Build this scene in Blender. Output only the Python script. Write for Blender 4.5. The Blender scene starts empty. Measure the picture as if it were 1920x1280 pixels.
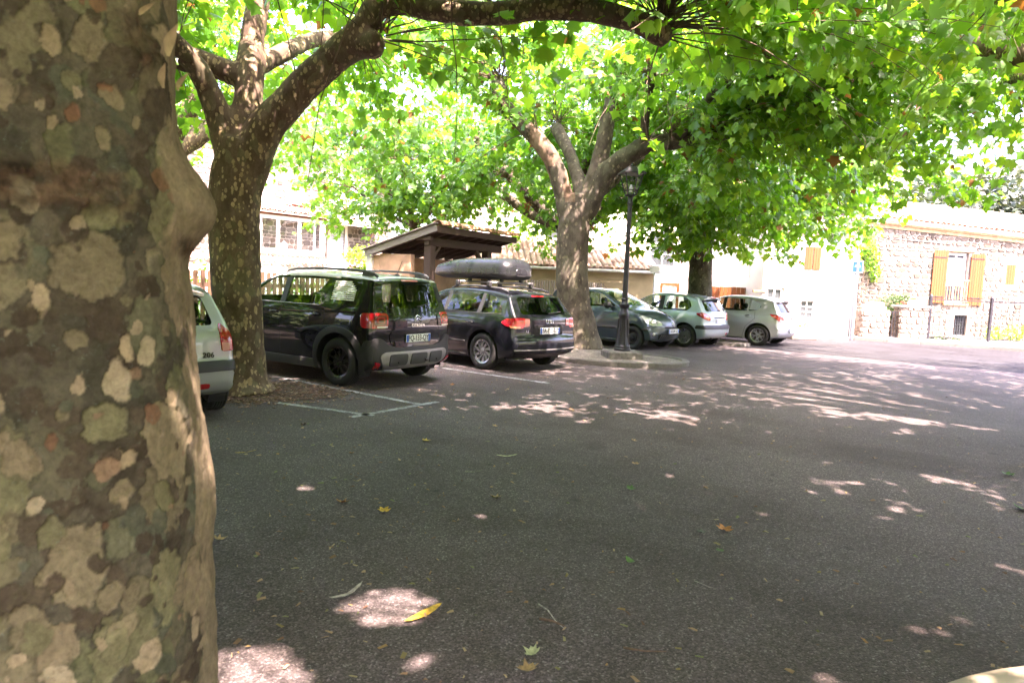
import bpy, bmesh, math, random
import numpy as np
from mathutils import Vector, Matrix, noise
from mathutils.bvhtree import BVHTree
from mathutils.geometry import delaunay_2d_cdt

# ------------------------------------------------------------------ camera, sky, sun, exposure
R = math.radians
scn = bpy.context.scene
CAM_H, PITCH, ROLL = 1.55, R(5.05), R(2.4)
cam_d = bpy.data.cameras.new('camera'); cam = bpy.data.objects.new('camera', cam_d)
scn.collection.objects.link(cam); scn.camera = cam
cam_d.sensor_width = 36; cam_d.lens = 24; cam_d.clip_start = .05; cam_d.clip_end = 2000
fw = Vector((0, math.cos(PITCH), -math.sin(PITCH))); u0 = Vector((0, math.sin(PITCH), math.cos(PITCH)))
rt = Vector((1, 0, 0))*math.cos(ROLL)+u0*math.sin(ROLL); upv = u0*math.cos(ROLL)-Vector((1, 0, 0))*math.sin(ROLL)
m = Matrix((rt, upv, -fw)).transposed().to_4x4(); m.translation = (0, 0, CAM_H); cam.matrix_world = m
cam_d.dof.use_dof = True; cam_d.dof.focus_distance = 10.5; cam_d.dof.aperture_fstop = 5.0

SUN_EL, SUN_AZ = R(60), (0.50, -0.866)             # direction (x,y) towards the sun
wd = bpy.data.worlds.new('World'); scn.world = wd; wd.use_nodes = True
nt = wd.node_tree; bg = nt.nodes['Background']
sky = nt.nodes.new('ShaderNodeTexSky'); sky.sky_type = 'NISHITA'; sky.sun_disc = False
sky.sun_elevation = SUN_EL; sky.sun_rotation = math.atan2(SUN_AZ[0], SUN_AZ[1]); sky.air_density = 1.0; sky.dust_density = 5.0; sky.ozone_density = 1.0
nt.links.new(sky.outputs[0], bg.inputs[0]); bg.inputs[1].default_value = .15
sd = bpy.data.lights.new('sun', 'SUN'); sun = bpy.data.objects.new('sun', sd); scn.collection.objects.link(sun)
sd.energy = 3.1; sd.angle = R(.53); sd.color = (1, .91, .72)
sv = Vector((SUN_AZ[0]*math.cos(SUN_EL), SUN_AZ[1]*math.cos(SUN_EL), math.sin(SUN_EL)))
sun.rotation_euler = (-sv).to_track_quat('-Z', 'Y').to_euler(); sun.location = sv*60
vs = scn.view_settings; vs.view_transform = 'Standard'; vs.look = 'None'; vs.exposure = 3.87; vs.gamma = 1; vs.use_curve_mapping = False; vs.use_white_balance = True; vs.white_balance_temperature = 6500; vs.white_balance_tint = 38
scn.cycles.max_bounces = 10; scn.cycles.diffuse_bounces = 5; scn.cycles.transparent_max_bounces = 16; scn.cycles.transmission_bounces = 8
scn.cycles.use_denoising = True; scn.cycles.sample_clamp_indirect = 8; scn.cycles.caustics_reflective = False; scn.cycles.caustics_refractive = False
COL = scn.collection
rng = np.random.default_rng(7); random.seed(7)

# ------------------------------------------------------------------ helpers: objects
def tag(o, label=None, cat=None, group=None, kind=None):
    if label: o['label'] = label
    if cat: o['category'] = cat
    if group: o['group'] = group
    if kind: o['kind'] = kind
    return o
def empty(name, loc=(0, 0, 0), rz=0., label=None, cat=None, group=None, parent=None):
    o = bpy.data.objects.new(name, None); o.empty_display_size = .2; COL.objects.link(o)
    o.location = loc; o.rotation_euler = (0, 0, rz); o.parent = parent
    return tag(o, label, cat, group)
def link(name, me, parent=None, loc=None, rot=None, scale=None):
    o = bpy.data.objects.new(name, me); COL.objects.link(o); o.parent = parent
    if loc is not None: o.location = loc
    if rot is not None: o.rotation_euler = rot
    if scale is not None: o.scale = scale
    return o
def mesh(name, V, F, mats, smooth=False, idx=None):
    me = bpy.data.meshes.new(name); me.from_pydata([tuple(map(float, v)) for v in V], [], [tuple(int(i) for i in f) for f in F])
    for mt in (mats if isinstance(mats, (list, tuple)) else [mats]): me.materials.append(mt)
    if idx is not None: me.polygons.foreach_set('material_index', np.array(idx, np.int32))
    if smooth: me.polygons.foreach_set('use_smooth', np.ones(len(F), bool))
    me.update(); return me
def fastmesh(name, V, T, mat, smooth=False, attr=None):
    """triangles from numpy arrays; attr: dict name->per vertex float"""
    V = np.ascontiguousarray(V, np.float32); T = np.ascontiguousarray(T, np.int32)
    me = bpy.data.meshes.new(name); me.vertices.add(len(V)); me.vertices.foreach_set('co', V.ravel())
    me.loops.add(T.size); me.loops.foreach_set('vertex_index', T.ravel()); k = T.shape[1]
    me.polygons.add(len(T)); me.polygons.foreach_set('loop_start', np.arange(0, T.size, k, dtype=np.int32))
    me.polygons.foreach_set('loop_total', np.full(len(T), k, np.int32))
    if smooth: me.polygons.foreach_set('use_smooth', np.ones(len(T), bool))
    me.materials.append(mat)
    if attr:
        for n, a in attr.items():
            at_ = me.attributes.new(n, 'FLOAT', 'POINT'); at_.data.foreach_set('value', np.asarray(a, np.float32))
    me.update(); me.validate(); return me
class MB:
    """collects simple shapes into one mesh"""
    def __init__(s): s.V = []; s.F = []; s.I = []
    def add(s, V, F, mi=0):
        n = len(s.V); s.V += [tuple(v) for v in V]; s.F += [tuple(i+n for i in f) for f in F]; s.I += [mi]*len(F); return s
    def box(s, a, b, mi=0, bev=0.0, M=None):
        x0, y0, z0 = a; x1, y1, z1 = b
        if bev <= 0:
            V = [(x0, y0, z0), (x1, y0, z0), (x1, y1, z0), (x0, y1, z0), (x0, y0, z1), (x1, y0, z1), (x1, y1, z1), (x0, y1, z1)]
            F = [(3, 2, 1, 0), (4, 5, 6, 7), (0, 1, 5, 4), (1, 2, 6, 5), (2, 3, 7, 6), (3, 0, 4, 7)]
        else:
            e = min(bev, abs(x1-x0)*.45, abs(y1-y0)*.45, abs(z1-z0)*.45); V = []; ids = {}
            for i in (0, 1):
                for j in (0, 1):
                    for k in (0, 1):
                        for ax in range(3):
                            p = [(x0+e, x1-e)[i], (y0+e, y1-e)[j], (z0+e, z1-e)[k]]
                            p[ax] = ((x0, x1)[i], (y0, y1)[j], (z0, z1)[k])[ax]
                            ids[i, j, k, ax] = len(V); V.append(tuple(p))
            F = []
            for ax in range(3):
                o1, o2 = [a_ for a_ in range(3) if a_ != ax]
                for sgn in (0, 1):
                    q = []
                    for (p1, p2) in ((0, 0), (1, 0), (1, 1), (0, 1)):
                        t = [0, 0, 0]; t[ax] = sgn; t[o1] = p1; t[o2] = p2; q.append(ids[t[0], t[1], t[2], ax])
                    flip = (sgn == 0) ^ (ax == 1)
                    F.append(tuple(q[::-1]) if flip else tuple(q))
            for ax in range(3):              # edges along ax
                o1, o2 = [a_ for a_ in range(3) if a_ != ax]
                for p1 in (0, 1):
                    for p2 in (0, 1):
                        t = [0, 0, 0]; t[o1] = p1; t[o2] = p2; t0 = list(t); t1 = list(t); t1[ax] = 1
                        F.append((ids[tuple(t0)+(o1,)], ids[tuple(t1)+(o1,)], ids[tuple(t1)+(o2,)], ids[tuple(t0)+(o2,)]))
            for i in (0, 1):
                for j in (0, 1):
                    for k in (0, 1): F.append((ids[i, j, k, 0], ids[i, j, k, 1], ids[i, j, k, 2]))
        if M is not None: V = [tuple(M @ Vector(v)) for v in V]
        return s.add(V, F, mi)
    def tube(s, P, r, n=8, cap=True, mi=0, up=(0, 0, 1)):
        P = [Vector(p) for p in P]; r = r if isinstance(r, (list, tuple, np.ndarray)) else [r]*len(P); V = []; F = []
        pn = None
        for i, p in enumerate(P):
            t = (P[min(i+1, len(P)-1)]-P[max(i-1, 0)]).normalized()
            if pn is None:
                a = Vector(up); a = a if abs(a.dot(t)) < .95 else Vector((1, 0, 0)); pn = a
            pn = (pn-t*pn.dot(t)).normalized(); b = t.cross(pn)
            for k in range(n):
                an = 2*math.pi*k/n; V.append(p+(pn*math.cos(an)+b*math.sin(an))*r[i])
        for i in range(len(P)-1):
            for k in range(n):
                k2 = (k+1) % n; F.append((i*n+k, i*n+k2, (i+1)*n+k2, (i+1)*n+k))
        if cap: F.append(tuple(range(n))[::-1]); F.append(tuple((len(P)-1)*n+k for k in range(n)))
        return s.add(V, F, mi)
    def lathe(s, prof, n=24, mi=0, axis='z', c=(0, 0, 0), closed=False):
        V = []; F = []
        for (r_, h) in prof:
            for k in range(n):
                a = 2*math.pi*k/n
                if axis == 'z': V.append((c[0]+r_*math.cos(a), c[1]+r_*math.sin(a), c[2]+h))
                else: V.append((c[0]+r_*math.cos(a), c[1]+h, c[2]+r_*math.sin(a)))
        m_ = len(prof)
        for i in range(m_ if closed else m_-1):
            i2 = (i+1) % m_
            for k in range(n):
                k2 = (k+1) % n; q = (i*n+k, i*n+k2, i2*n+k2, i2*n+k); F.append(q if axis == 'z' else q[::-1])
        return s.add(V, F, mi)
    def prism(s, poly, h0, h1, plane='xy', mi=0, M=None):
        """extrude a ccw polygon"""
        n = len(poly); V = [(p[0], p[1], h0) for p in poly]+[(p[0], p[1], h1) for p in poly]
        F = [tuple(range(n))[::-1], tuple(range(n, 2*n))]+[(i, (i+1) % n, n+(i+1) % n, n+i) for i in range(n)]
        if plane == 'xz': V = [(v[0], -v[2], v[1]) for v in V]
        if plane == 'yz': V = [(v[2], v[0], v[1]) for v in V]
        if M is not None: V = [tuple(M @ Vector(v)) for v in V]
        return s.add(V, F, mi)
    def build(s, name, mats, parent=None, smooth=False, loc=None, rz=None, kind=None):
        o = link(name, mesh(name, s.V, s.F, mats, smooth, s.I), parent, loc, None if rz is None else (0, 0, rz))
        if kind: o['kind'] = kind
        return o
def autosmooth(o, ang=35):
    me = o.data; me.polygons.foreach_set('use_smooth', np.ones(len(me.polygons), bool))
    bm = bmesh.new(); bm.from_mesh(me)
    for e in bm.edges: e.smooth = (len(e.link_faces) == 2 and e.calc_face_angle(0) < R(ang))
    bm.to_mesh(me); bm.free(); return o
def crom(P, n):
    """Catmull-Rom resample of control points (any dimension), n per span"""
    P = np.array(P, float); Q = np.vstack([2*P[0]-P[1], P, 2*P[-1]-P[-2]]); out = []
    for i in range(1, len(Q)-2):
        for k in range(n):
            t = k/n; a, b, c, d = Q[i-1], Q[i], Q[i+1], Q[i+2]
            out.append(.5*(2*b+(c-a)*t+(2*a-5*b+4*c-d)*t*t+(3*b-a-3*c+d)*t**3))
    out.append(P[-1]); return np.array(out)

# ------------------------------------------------------------------ helpers: materials
class NT:
    def __init__(s, name):
        s.m = bpy.data.materials.new(name); s.m.use_nodes = True; s.t = s.m.node_tree; s.b = s.t.nodes['Principled BSDF']; s.out = s.t.nodes['Material Output']
    def n(s, typ, **kw):
        nd = s.t.nodes.new(typ)
        for k, v in kw.items():
            if k.startswith('i_'):
                key = k[2:]; key = int(key) if key.isdigit() else key
                s.set(nd.inputs[key], v)
            else: setattr(nd, k, v)
        return nd
    def set(s, inp, v):
        if isinstance(v, bpy.types.NodeSocket): s.t.links.new(v, inp)
        elif isinstance(v, bpy.types.Node): s.t.links.new(v.outputs[0], inp)
        else:
            if isinstance(v, tuple) and len(v) == 3 and inp.type == 'RGBA': v = v+(1,)
            inp.default_value = v
    def P(s, **kw):
        for k, v in kw.items(): s.set(s.b.inputs[k.replace('_', ' ')], v)
        return s.m
    def co(s, kind='Object'): return s.n('ShaderNodeTexCoord').outputs[kind]
    def noise(s, sc, det=3, rough=.55, co=None, dist=0): 
        return s.n('ShaderNodeTexNoise', i_Vector=co or s.co(), i_Scale=sc, i_Detail=det, i_Roughness=rough, i_Distortion=dist)
    def vor(s, sc, co=None, feature='F1', rnd=1.): 
        return s.n('ShaderNodeTexVoronoi', feature=feature, i_Vector=co or s.co(), i_Scale=sc, i_Randomness=rnd)
    def ramp(s, fac, stops, interp='LINEAR'):
        r_ = s.n('ShaderNodeValToRGB', i_0=fac); e = r_.color_ramp; e.interpolation = interp
        while len(e.elements) < len(stops): e.elements.new(.5)
        for el, (p, c) in zip(e.elements, stops):
            el.position = p; el.color = (c if isinstance(c, tuple) else (c, c, c))+(1,)
        return r_.outputs[0]
    def mix(s, fac, a, b, mode='MIX'):
        nd = s.n('ShaderNodeMix', data_type='RGBA', blend_type=mode); s.set(nd.inputs[0], fac); s.set(nd.inputs[6], a); s.set(nd.inputs[7], b); return nd.outputs[2]
    def math(s, op, a, b=0., c=None):
        nd = s.n('ShaderNodeMath', operation=op); s.set(nd.inputs[0], a); s.set(nd.inputs[1], b)
        if c is not None: s.set(nd.inputs[2], c)
        return nd.outputs[0]
    def warp(s, co, sc, amt, det=2):
        nz = s.noise(sc, det, .5, co); v = s.n('ShaderNodeVectorMath', operation='SUBTRACT', i_0=nz.outputs['Color'], i_1=(.5, .5, .5))
        v2 = s.n('ShaderNodeVectorMath', operation='SCALE', i_0=v.outputs[0]); v2.inputs['Scale'].default_value = amt
        return s.n('ShaderNodeVectorMath', operation='ADD', i_0=co, i_1=v2.outputs[0]).outputs[0]
    def scale(s, co, v): return s.n('ShaderNodeVectorMath', operation='MULTIPLY', i_0=co, i_1=v).outputs[0]
    def bump(s, h, strength=.3, dist=.01, nrm=None):
        nd = s.n('ShaderNodeBump', i_Height=h, i_Strength=strength, i_Distance=dist)
        if nrm is not None: s.set(nd.inputs['Normal'], nrm)
        return nd.outputs[0]
def simple(name, col, rough=.6, metal=0., var=.12, sc=8., bump=0., bsc=60., **kw):
    """plain surface with a little colour variation and fine relief"""
    t = NT(name); nz = t.noise(sc, 4).outputs[0]
    dark = tuple(c*(1-var*1.6) for c in col); lite = tuple(min(1, c*(1+var)) for c in col)
    kw2 = dict(Base_Color=t.ramp(nz, [(.3, dark), (.7, lite)]), Roughness=t.ramp(nz, [(.3, max(0, rough-.06)), (.7, min(1, rough+.06))]), Metallic=metal)
    if bump: kw2['Normal'] = t.bump(t.noise(bsc, 3).outputs[0], bump, .004)
    kw2.update(kw); return t.P(**kw2)
def island(name, cols, rough=.8, bump=.3, bsc=25., seedmix=.25):
    """each loose piece takes its own colour"""
    t = NT(name); g = t.n('ShaderNodeNewGeometry').outputs['Random Per Island']
    c = t.ramp(g, [(i/max(1, len(cols)-1), cc) for i, cc in enumerate(cols)])
    nz = t.noise(bsc*.5, 4).outputs[0]
    c = t.mix(seedmix*1.6, c, t.ramp(nz, [(.3, (.5, .5, .5)), (.7, (1.3, 1.25, 1.2))]), 'MULTIPLY')
    return t.P(Base_Color=c, Roughness=rough, Normal=t.bump(t.noise(bsc, 4).outputs[0], bump, .01))
def objrand(name, cols, rough=.8, bump=.3, bsc=25., grain=None):
    """each object takes its own colour"""
    t = NT(name); g = t.n('ShaderNodeObjectInfo').outputs['Random']
    c = t.ramp(g, [(i/max(1, len(cols)-1), cc) for i, cc in enumerate(cols)])
    co = t.co() if grain is None else t.scale(t.co(), grain)
    nz = t.noise(bsc*.5, 4, co=co).outputs[0]
    c = t.mix(.4, c, t.ramp(nz, [(.3, (.5, .5, .5)), (.7, (1.3, 1.25, 1.2))]), 'MULTIPLY')
    return t.P(Base_Color=c, Roughness=rough, Normal=t.bump(t.noise(bsc, 4, co=co).outputs[0], bump, .006))
M = {}
def m_asphalt(name, lo, hi, tint, fine=95., spec=.3):
    t = NT(name); co = t.co()
    v = t.vor(fine, co); rnd = t.n('ShaderNodeSeparateColor', i_0=v.outputs['Color']).outputs[0]
    agg = t.ramp(rnd, [(0, tuple(lo*c for c in tint)), (.55, tuple(.5*(lo+hi)*c for c in tint)), (.86, tuple(hi*c for c in tint)), (.97, tuple(hi*1.5*c for c in tint)), (1, (hi*2.2, hi*2.1, hi*2.0))])
    big = t.noise(.55, 5, .6, co, .6).outputs[0]; mid = t.noise(3.1, 5, .65, co).outputs[0]
    c = t.mix(1., agg, t.ramp(big, [(.3, (.66, .62, .58)), (.5, (.97, .97, .97)), (.72, (1.2, 1.2, 1.22))]), 'MULTIPLY')
    c = t.mix(1., c, t.ramp(mid, [(.25, (.72, .68, .62)), (.5, (1, 1, 1)), (.8, (1.14, 1.14, 1.16))]), 'MULTIPLY')
    spots = t.vor(2.3, t.warp(co, 3., .3)).outputs[0]
    c = t.mix(t.ramp(spots, [(.03, .75), (.10, 0.)]), c, tuple(lo*.6*x for x in tint))
    st = t.vor(.9, t.warp(co, 2.2, .35, 4)); sg_ = t.n('ShaderNodeSeparateColor', i_0=st.outputs['Color'])
    c = t.mix(t.math('MULTIPLY', t.math('GREATER_THAN', sg_.outputs[0], .72), t.ramp(t.math('ADD', st.outputs['Distance'], t.math('MULTIPLY', t.noise(16., 4, .7, co).outputs[0], .22)), [(.16, .55), (.30, 0.)])), c, tuple(lo*.75*x for x in tint))
    wv = t.noise(.9, 4, .6, t.scale(t.n('ShaderNodeMapping', i_Vector=co, i_Rotation=(0, 0, .62)).outputs[0], (.12, 1.3, 1))).outputs[0]
    c = t.mix(.8, c, t.ramp(wv, [(.34, (.84, .82, .80)), (.5, (1, 1, 1)), (.66, (1.12, 1.12, 1.13))]), 'MULTIPLY')
    h = t.math('SUBTRACT', 1., v.outputs['Distance'])
    return t.P(Base_Color=c, Roughness=t.ramp(mid, [(.3, .72), (.7, .9)]), Specular_IOR_Level=spec, Normal=t.bump(h, .55, .006))
M['asphalt'] = m_asphalt('asphalt', .038, .100, (1.22, 1.0, .96), 120.)
M['road'] = m_asphalt('road_asphalt', .018, .040, (.98, .99, 1.03), 70., .1)
def m_line():
    t = NT('line_paint'); co = t.co(); nz = t.noise(26., 5, .75, co).outputs[0]; n2 = t.noise(3.5, 4, .6, co).outputs[0]
    f = t.math('ADD', nz, t.math('MULTIPLY', n2, .55)); w = t.ramp(f, [(.68, 0.), (.90, 1.)])
    sp = t.vor(95., co); g = t.n('ShaderNodeSeparateColor', i_0=sp.outputs['Color']).outputs[0]
    asp = t.ramp(g, [(0, .03), (1, .11)])
    return t.P(Base_Color=t.mix(w, (.38, .38, .38), asp), Roughness=.8, Normal=t.bump(sp.outputs['Distance'], .4, .005))
M['line'] = m_line()
M['concrete'] = simple('kerb_concrete', (.16, .145, .13), .9, var=.35, sc=9, bump=.6, bsc=70)
M['pave'] = simple('pavement_concrete', (.34, .33, .31), .9, var=.2, sc=2.5, bump=.4, bsc=40)
def m_gravel(name, cols, sc):
    t = NT(name); co = t.co(); v = t.vor(sc, t.warp(co, 20, .02)); g = t.n('ShaderNodeSeparateColor', i_0=v.outputs['Color']).outputs[1]
    c = t.ramp(g, [(i/(len(cols)-1), cc) for i, cc in enumerate(cols)]); c = t.mix(1, c, t.ramp(t.noise(2.2, 4).outputs[0], [(.3, .6), (.7, 1.15)]), 'MULTIPLY')
    return t.P(Base_Color=c, Roughness=.95, Normal=t.bump(v.outputs[0], .8, .015))
M['gravel'] = m_gravel('gravel', [(.11, .09, .07), (.18, .15, .12), (.23, .20, .17), (.30, .27, .23)], 55)
M['soil'] = m_gravel('soil', [(.05, .03, .02), (.10, .06, .04), (.15, .10, .07)], 60)
M['chips'] = island('bark_chips', [(.09, .05, .03), (.17, .09, .055), (.24, .14, .09), (.30, .21, .14), (.13, .08, .05)], .85, .4, 60)
M['white_plaster'] = simple('white_plaster', (.80, .76, .70), .9, var=.07, sc=1.2, bump=.3, bsc=30)
M['cream_plaster'] = simple('cream_plaster', (.52, .40, .25), .9, var=.12, sc=2.0, bump=.3, bsc=30)
M['peach_plaster'] = simple('peach_plaster', (.52, .32, .215), .9, var=.2, sc=2.2, bump=.5, bsc=30)
M['mortar'] = simple('mortar', (.27, .235, .19), .95, var=.2, sc=4, bump=.7, bsc=35)
M['stone'] = island('rubble_stone', [(.058, .047, .035), (.086, .070, .050), (.112, .096, .074), (.076, .062, .046), (.15, .132, .105), (.090, .068, .044)], .9, .7, 22)
M['stone_obj'] = objrand('pillar_stone', [(.11, .085, .065), (.17, .13, .10), (.22, .18, .15), (.14, .10, .075)], .9, .8, 25)
M['tile'] = island('roof_tile', [(.40, .23, .15), (.50, .33, .23), (.55, .41, .31), (.44, .27, .19), (.58, .46, .37)], .85, .4, 30)
M['tile_obj'] = objrand('roof_tile_piece', [(.34, .16, .085), (.43, .24, .13), (.46, .30, .18), (.38, .18, .10)], .85, .5, 30)
M['tile_pale'] = objrand('pale_roof_tile', [(.46, .36, .29), (.56, .46, .38), (.60, .52, .44)], .85, .5, 30)
M['tile_red'] = objrand('red_roof_tile', [(.36, .17, .12), (.46, .25, .18), (.50, .32, .24)], .85, .5, 30)
M['wood_dark'] = objrand('dark_timber', [(.050, .030, .021), (.075, .046, .032), (.062, .040, .030)], .75, .5, 22, (14, 14, 1.4))
M['wood_grey'] = objrand('weathered_board', [(.20, .18, .165), (.26, .24, .22)], .9, .8, 22, (1.2, 12, 12))
M['picket'] = objrand('picket_wood', [(.30, .25, .20), (.40, .34, .28), (.35, .29, .24)], .9, .5, 20, (12, 12, 1.2))
M['picket_brown'] = objrand('brown_picket_wood', [(.085, .045, .026), (.14, .075, .035), (.10, .06, .04)], .85, .5, 20, (12, 12, 1.2))
M['shutter'] = objrand('varnished_shutter_wood', [(.15, .038, .003), (.19, .052, .005), (.17, .045, .004)], .55, .3, 20, (12, 12, 1.0))
M['iron'] = simple('black_iron', (.022, .022, .026), .45, .3, var=.25, sc=14, bump=.15, bsc=70)
M['white_paint'] = simple('white_paint', (.78, .77, .75), .5, var=.04)
M['grey_paint'] = simple('grey_shutter', (.46, .49, .53), .5, var=.05)
M['zinc'] = simple('zinc_flashing', (.20, .24, .31), .4, .5, var=.1)
M['galv'] = simple('galvanised_steel', (.42, .44, .46), .4, .75, var=.12)
M['sign_blue'] = simple('sign_blue', (.003, .05, .22), .35, var=.04)
M['sign_white'] = simple('sign_white', (.80, .80, .80), .4, var=.03)
M['red_flower'] = simple('red_petals', (.55, .06, .03), .6, var=.3)
M['planter'] = m_gravel('exposed_aggregate', [(.14, .10, .08), (.26, .19, .15), (.36, .29, .24)], 60)
M['dark_gap'] = simple('black_gap', (.006, .006, .006), .9, var=.0)
def m_glass(name, tint, rough=0.0, spec=1.0):
    t = NT(name); t.t.nodes.remove(t.b)
    tr = t.n('ShaderNodeBsdfTransparent', i_Color=tint); gl = t.n('ShaderNodeBsdfGlossy', i_Color=(1, 1, 1), i_Roughness=rough)
    lw = t.n('ShaderNodeLayerWeight', i_Blend=.5); fr = t.math('ADD', t.math('MULTIPLY', t.math('POWER', lw.outputs['Facing'], 4.), .85), .05); mx = t.n('ShaderNodeMixShader', i_0=t.math('MULTIPLY', fr, spec), i_1=tr.outputs[0], i_2=gl.outputs[0])
    t.t.links.new(mx.outputs[0], t.out.inputs[0]); return t.m
M['glass'] = m_glass('window_glass', (.62, .74, .70)); M['glass_dark'] = m_glass('privacy_glass', (.22, .27, .26)); M['lens'] = m_glass('clear_lens', (.9, .92, .93), 0., .9)
M['house_glass'] = simple('house_window_glass', (.05, .06, .065), .08, var=.1)
#@@ ground
def sheet(name, poly, z, mat, kind='structure', parent=None):
    o = link(name, mesh(name, [(p[0], p[1], z) for p in poly], [tuple(range(len(poly)))], mat), parent)
    if kind: o['kind'] = kind
    return o
M['terrain'] = simple('dry_grass_ground', (.16, .15, .075), .95, var=.4, sc=.35, bump=.6, bsc=8)
sheet('ground', [(-900, -900), (900, -900), (900, 900), (-900, 900)], -.03, M['terrain'])
sheet('parking_lot', [(-28, -30), (26, -30), (26, 6.2), (11.26, 14.91), (5.78, 19.43), (2.6, 23.6), (1.2, 25.2), (-8, 25.2), (-28, 14)], 0, M['asphalt'])
sheet('road', [(60, -14), (60, 6), (30, 17.8), (12.0, 23.75), (5.6, 26.0), (1.2, 25.2), (2.6, 23.6), (5.78, 19.43), (11.26, 14.91), (26, 6.2)], .004, M['road'])
# tarred joint between the lot and the road
J = crom([(2.6, 23.6), (5.78, 19.43), (11.26, 14.91), (26, 6.2)], 10); mb = MB()
for a, b in zip(J[:-1], J[1:]):
    d = (b-a)/np.linalg.norm(b-a); nn = np.array([-d[1], d[0]])*.035; k = len(mb.V)
    mb.V += [(*(a-nn), .008), (*(b-nn), .008), (*(b+nn), .008), (*(a+nn), .008)]; mb.F.append((k, k+1, k+2, k+3)); mb.I.append(0)
M['tar'] = simple('tar_joint', (.018, .018, .02), .5, var=.4, sc=6)
o = mb.build('tar_joint', M['tar']); o['kind'] = 'structure'
pv = [(11.9, 23.72), (14.0, 22.75), (16.1, 21.5), (22, 17.6), (40, 6), (40, 30), (22, 26.6), (12.1, 25.3)]
mb = MB().prism([(x+.14, y+.16) for x, y in pv], -.02, .116); mb.build('pavement', M['pave'])['kind'] = 'structure'
kerb = empty('pavement_kerb', (11.9, 23.72, 0)); kerb['kind'] = 'structure'
def kerb_run(parent, P, w, h, mat, L=.95, off=(0, 0), name='kerb_stone', gap=.012, step=4):
    P = crom(P, step); P3 = [Vector((p[0], p[1], 0)) for p in P]; acc = 0; cur = [P3[0]]
    segs = []
    for a, b in zip(P3[:-1], P3[1:]):
        d = (b-a).length
        while acc+d >= L:
            t = (L-acc)/d; c = a.lerp(b, t); cur.append(c); segs.append(cur); cur = [c]; a = c; d = (b-a).length; acc = 0
        cur.append(b); acc += d
    if len(cur) > 1: segs.append(cur)
    for s_ in segs:
        if (s_[-1]-s_[0]).length < .12: continue
        o0 = Vector((off[0], off[1], 0)); V = []; F = []; n = len(s_); jit = random.uniform(-.006, .006)
        tl = [(s_[min(i+1, n-1)]-s_[max(i-1, 0)]).normalized() for i in range(n)]
        for i, p in enumerate(s_):
            q = p.copy()
            if i == 0: q += tl[0]*gap*.5
            if i == n-1: q -= tl[-1]*gap*.5
            nn = Vector((-tl[i].y, tl[i].x, 0)); e = .018
            for (o_, z_) in ((0, -.05), (0, h-e+jit), (e, h+jit), (w-e, h+jit), (w, h-e+jit), (w, -.05)): V.append(q+nn*o_+Vector((0, 0, z_))-o0)
        for i in range(n-1):
            for k in range(5): F.append((i*6+k, (i+1)*6+k, (i+1)*6+k+1, i*6+k+1))
        F.append(tuple(range(6))); F.append(tuple((n-1)*6+k for k in range(6))[::-1])
        link(name, mesh(name, V, F, mat), parent)
M['kerb_obj'] = objrand('kerb_block', [(.10, .092, .082), (.15, .138, .122), (.125, .112, .098)], .92, .7, 45)
kerb_run(kerb, [(40, 6), (22, 17.6), (16.1, 21.5), (14.0, 22.75), (11.9, 23.72)][::-1], .15, .12, M['kerb_obj'], 1.0, (11.9, 23.72))
# bay lines
def line(a, b, w=.09):
    a = Vector(a); b = Vector(b); d = (b-a).normalized(); n = Vector((-d.y, d.x))*w*.5
    sheet('bay_marking', [a-n, b-n, b+n, a+n], .0045, M['line'])
line((-2.75, 7.98), (-1.50, 7.46)); line((-1.72, 7.33), (-.90, 8.47)); 
mb = MB(); mb.V = [(-3.42, 9.87, .0085), (-3.37, 9.95, .0085), (-1.03, 8.23, .0085), (-1.08, 8.15, .0085)]; mb.F = [(0, 3, 2, 1)]; mb.I = [0]; mb.build('bay_marking', M['line'])['kind'] = 'structure'
line((-1.18, 11.73), (.60, 10.44)); line((-4.3, 6.35), (-5.6, 7.3))
# island with tree and lamp
isl = [(.75, 13.75), (1.25, 13.22), (1.85, 12.98), (2.50, 12.90), (3.10, 13.06), (3.50, 13.45), (3.60, 13.95), (3.30, 14.45), (2.3, 15.35), (1.1, 16.5), (-.6, 18.0)]
ke = empty('island_kerb', (2.5, 12.9, 0)); ke['kind'] = 'structure'
kerb_run(ke, isl, .15, .105, M['kerb_obj'], .78, (2.5, 12.9))
gp = [tuple(p) for p in crom([(.85, 13.9)]+[(x*.94+.06*1.6, y*.94+.06*15.0) for x, y in isl[1:9]]+[(1.1, 16.35), (-.6, 17.85), (-1.6, 16.2)], 3)]
V = [(x, y, .08) for x, y in gp]; cx = np.mean([p[0] for p in gp]); cy = np.mean([p[1] for p in gp]); V.append((1.45, 15.1, .14)); n = len(gp)
o = link('island_ground', mesh('island_ground', V, [(i, (i+1) % n, n) for i in range(n)], M['gravel'])); o['kind'] = 'structure'
# planting strip under the far plane tree
st = [(3.6, 20.0), (6.3, 18.95), (6.75, 19.15), (6.5, 19.6), (3.2, 23.2), (2.0, 22.6)]
sheet('planting_strip', st, .012, M['gravel'])
ke = empty('strip_kerb', (6.5, 19.1, 0)); ke['kind'] = 'structure'
kerb_run(ke, [(5.7, 19.15), (6.35, 18.95), (6.72, 19.2), (6.4, 19.75), (4.8, 21.6), (3.3, 23.3)], .12, .09, M['kerb_obj'], .8, (6.5, 19.1))
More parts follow.
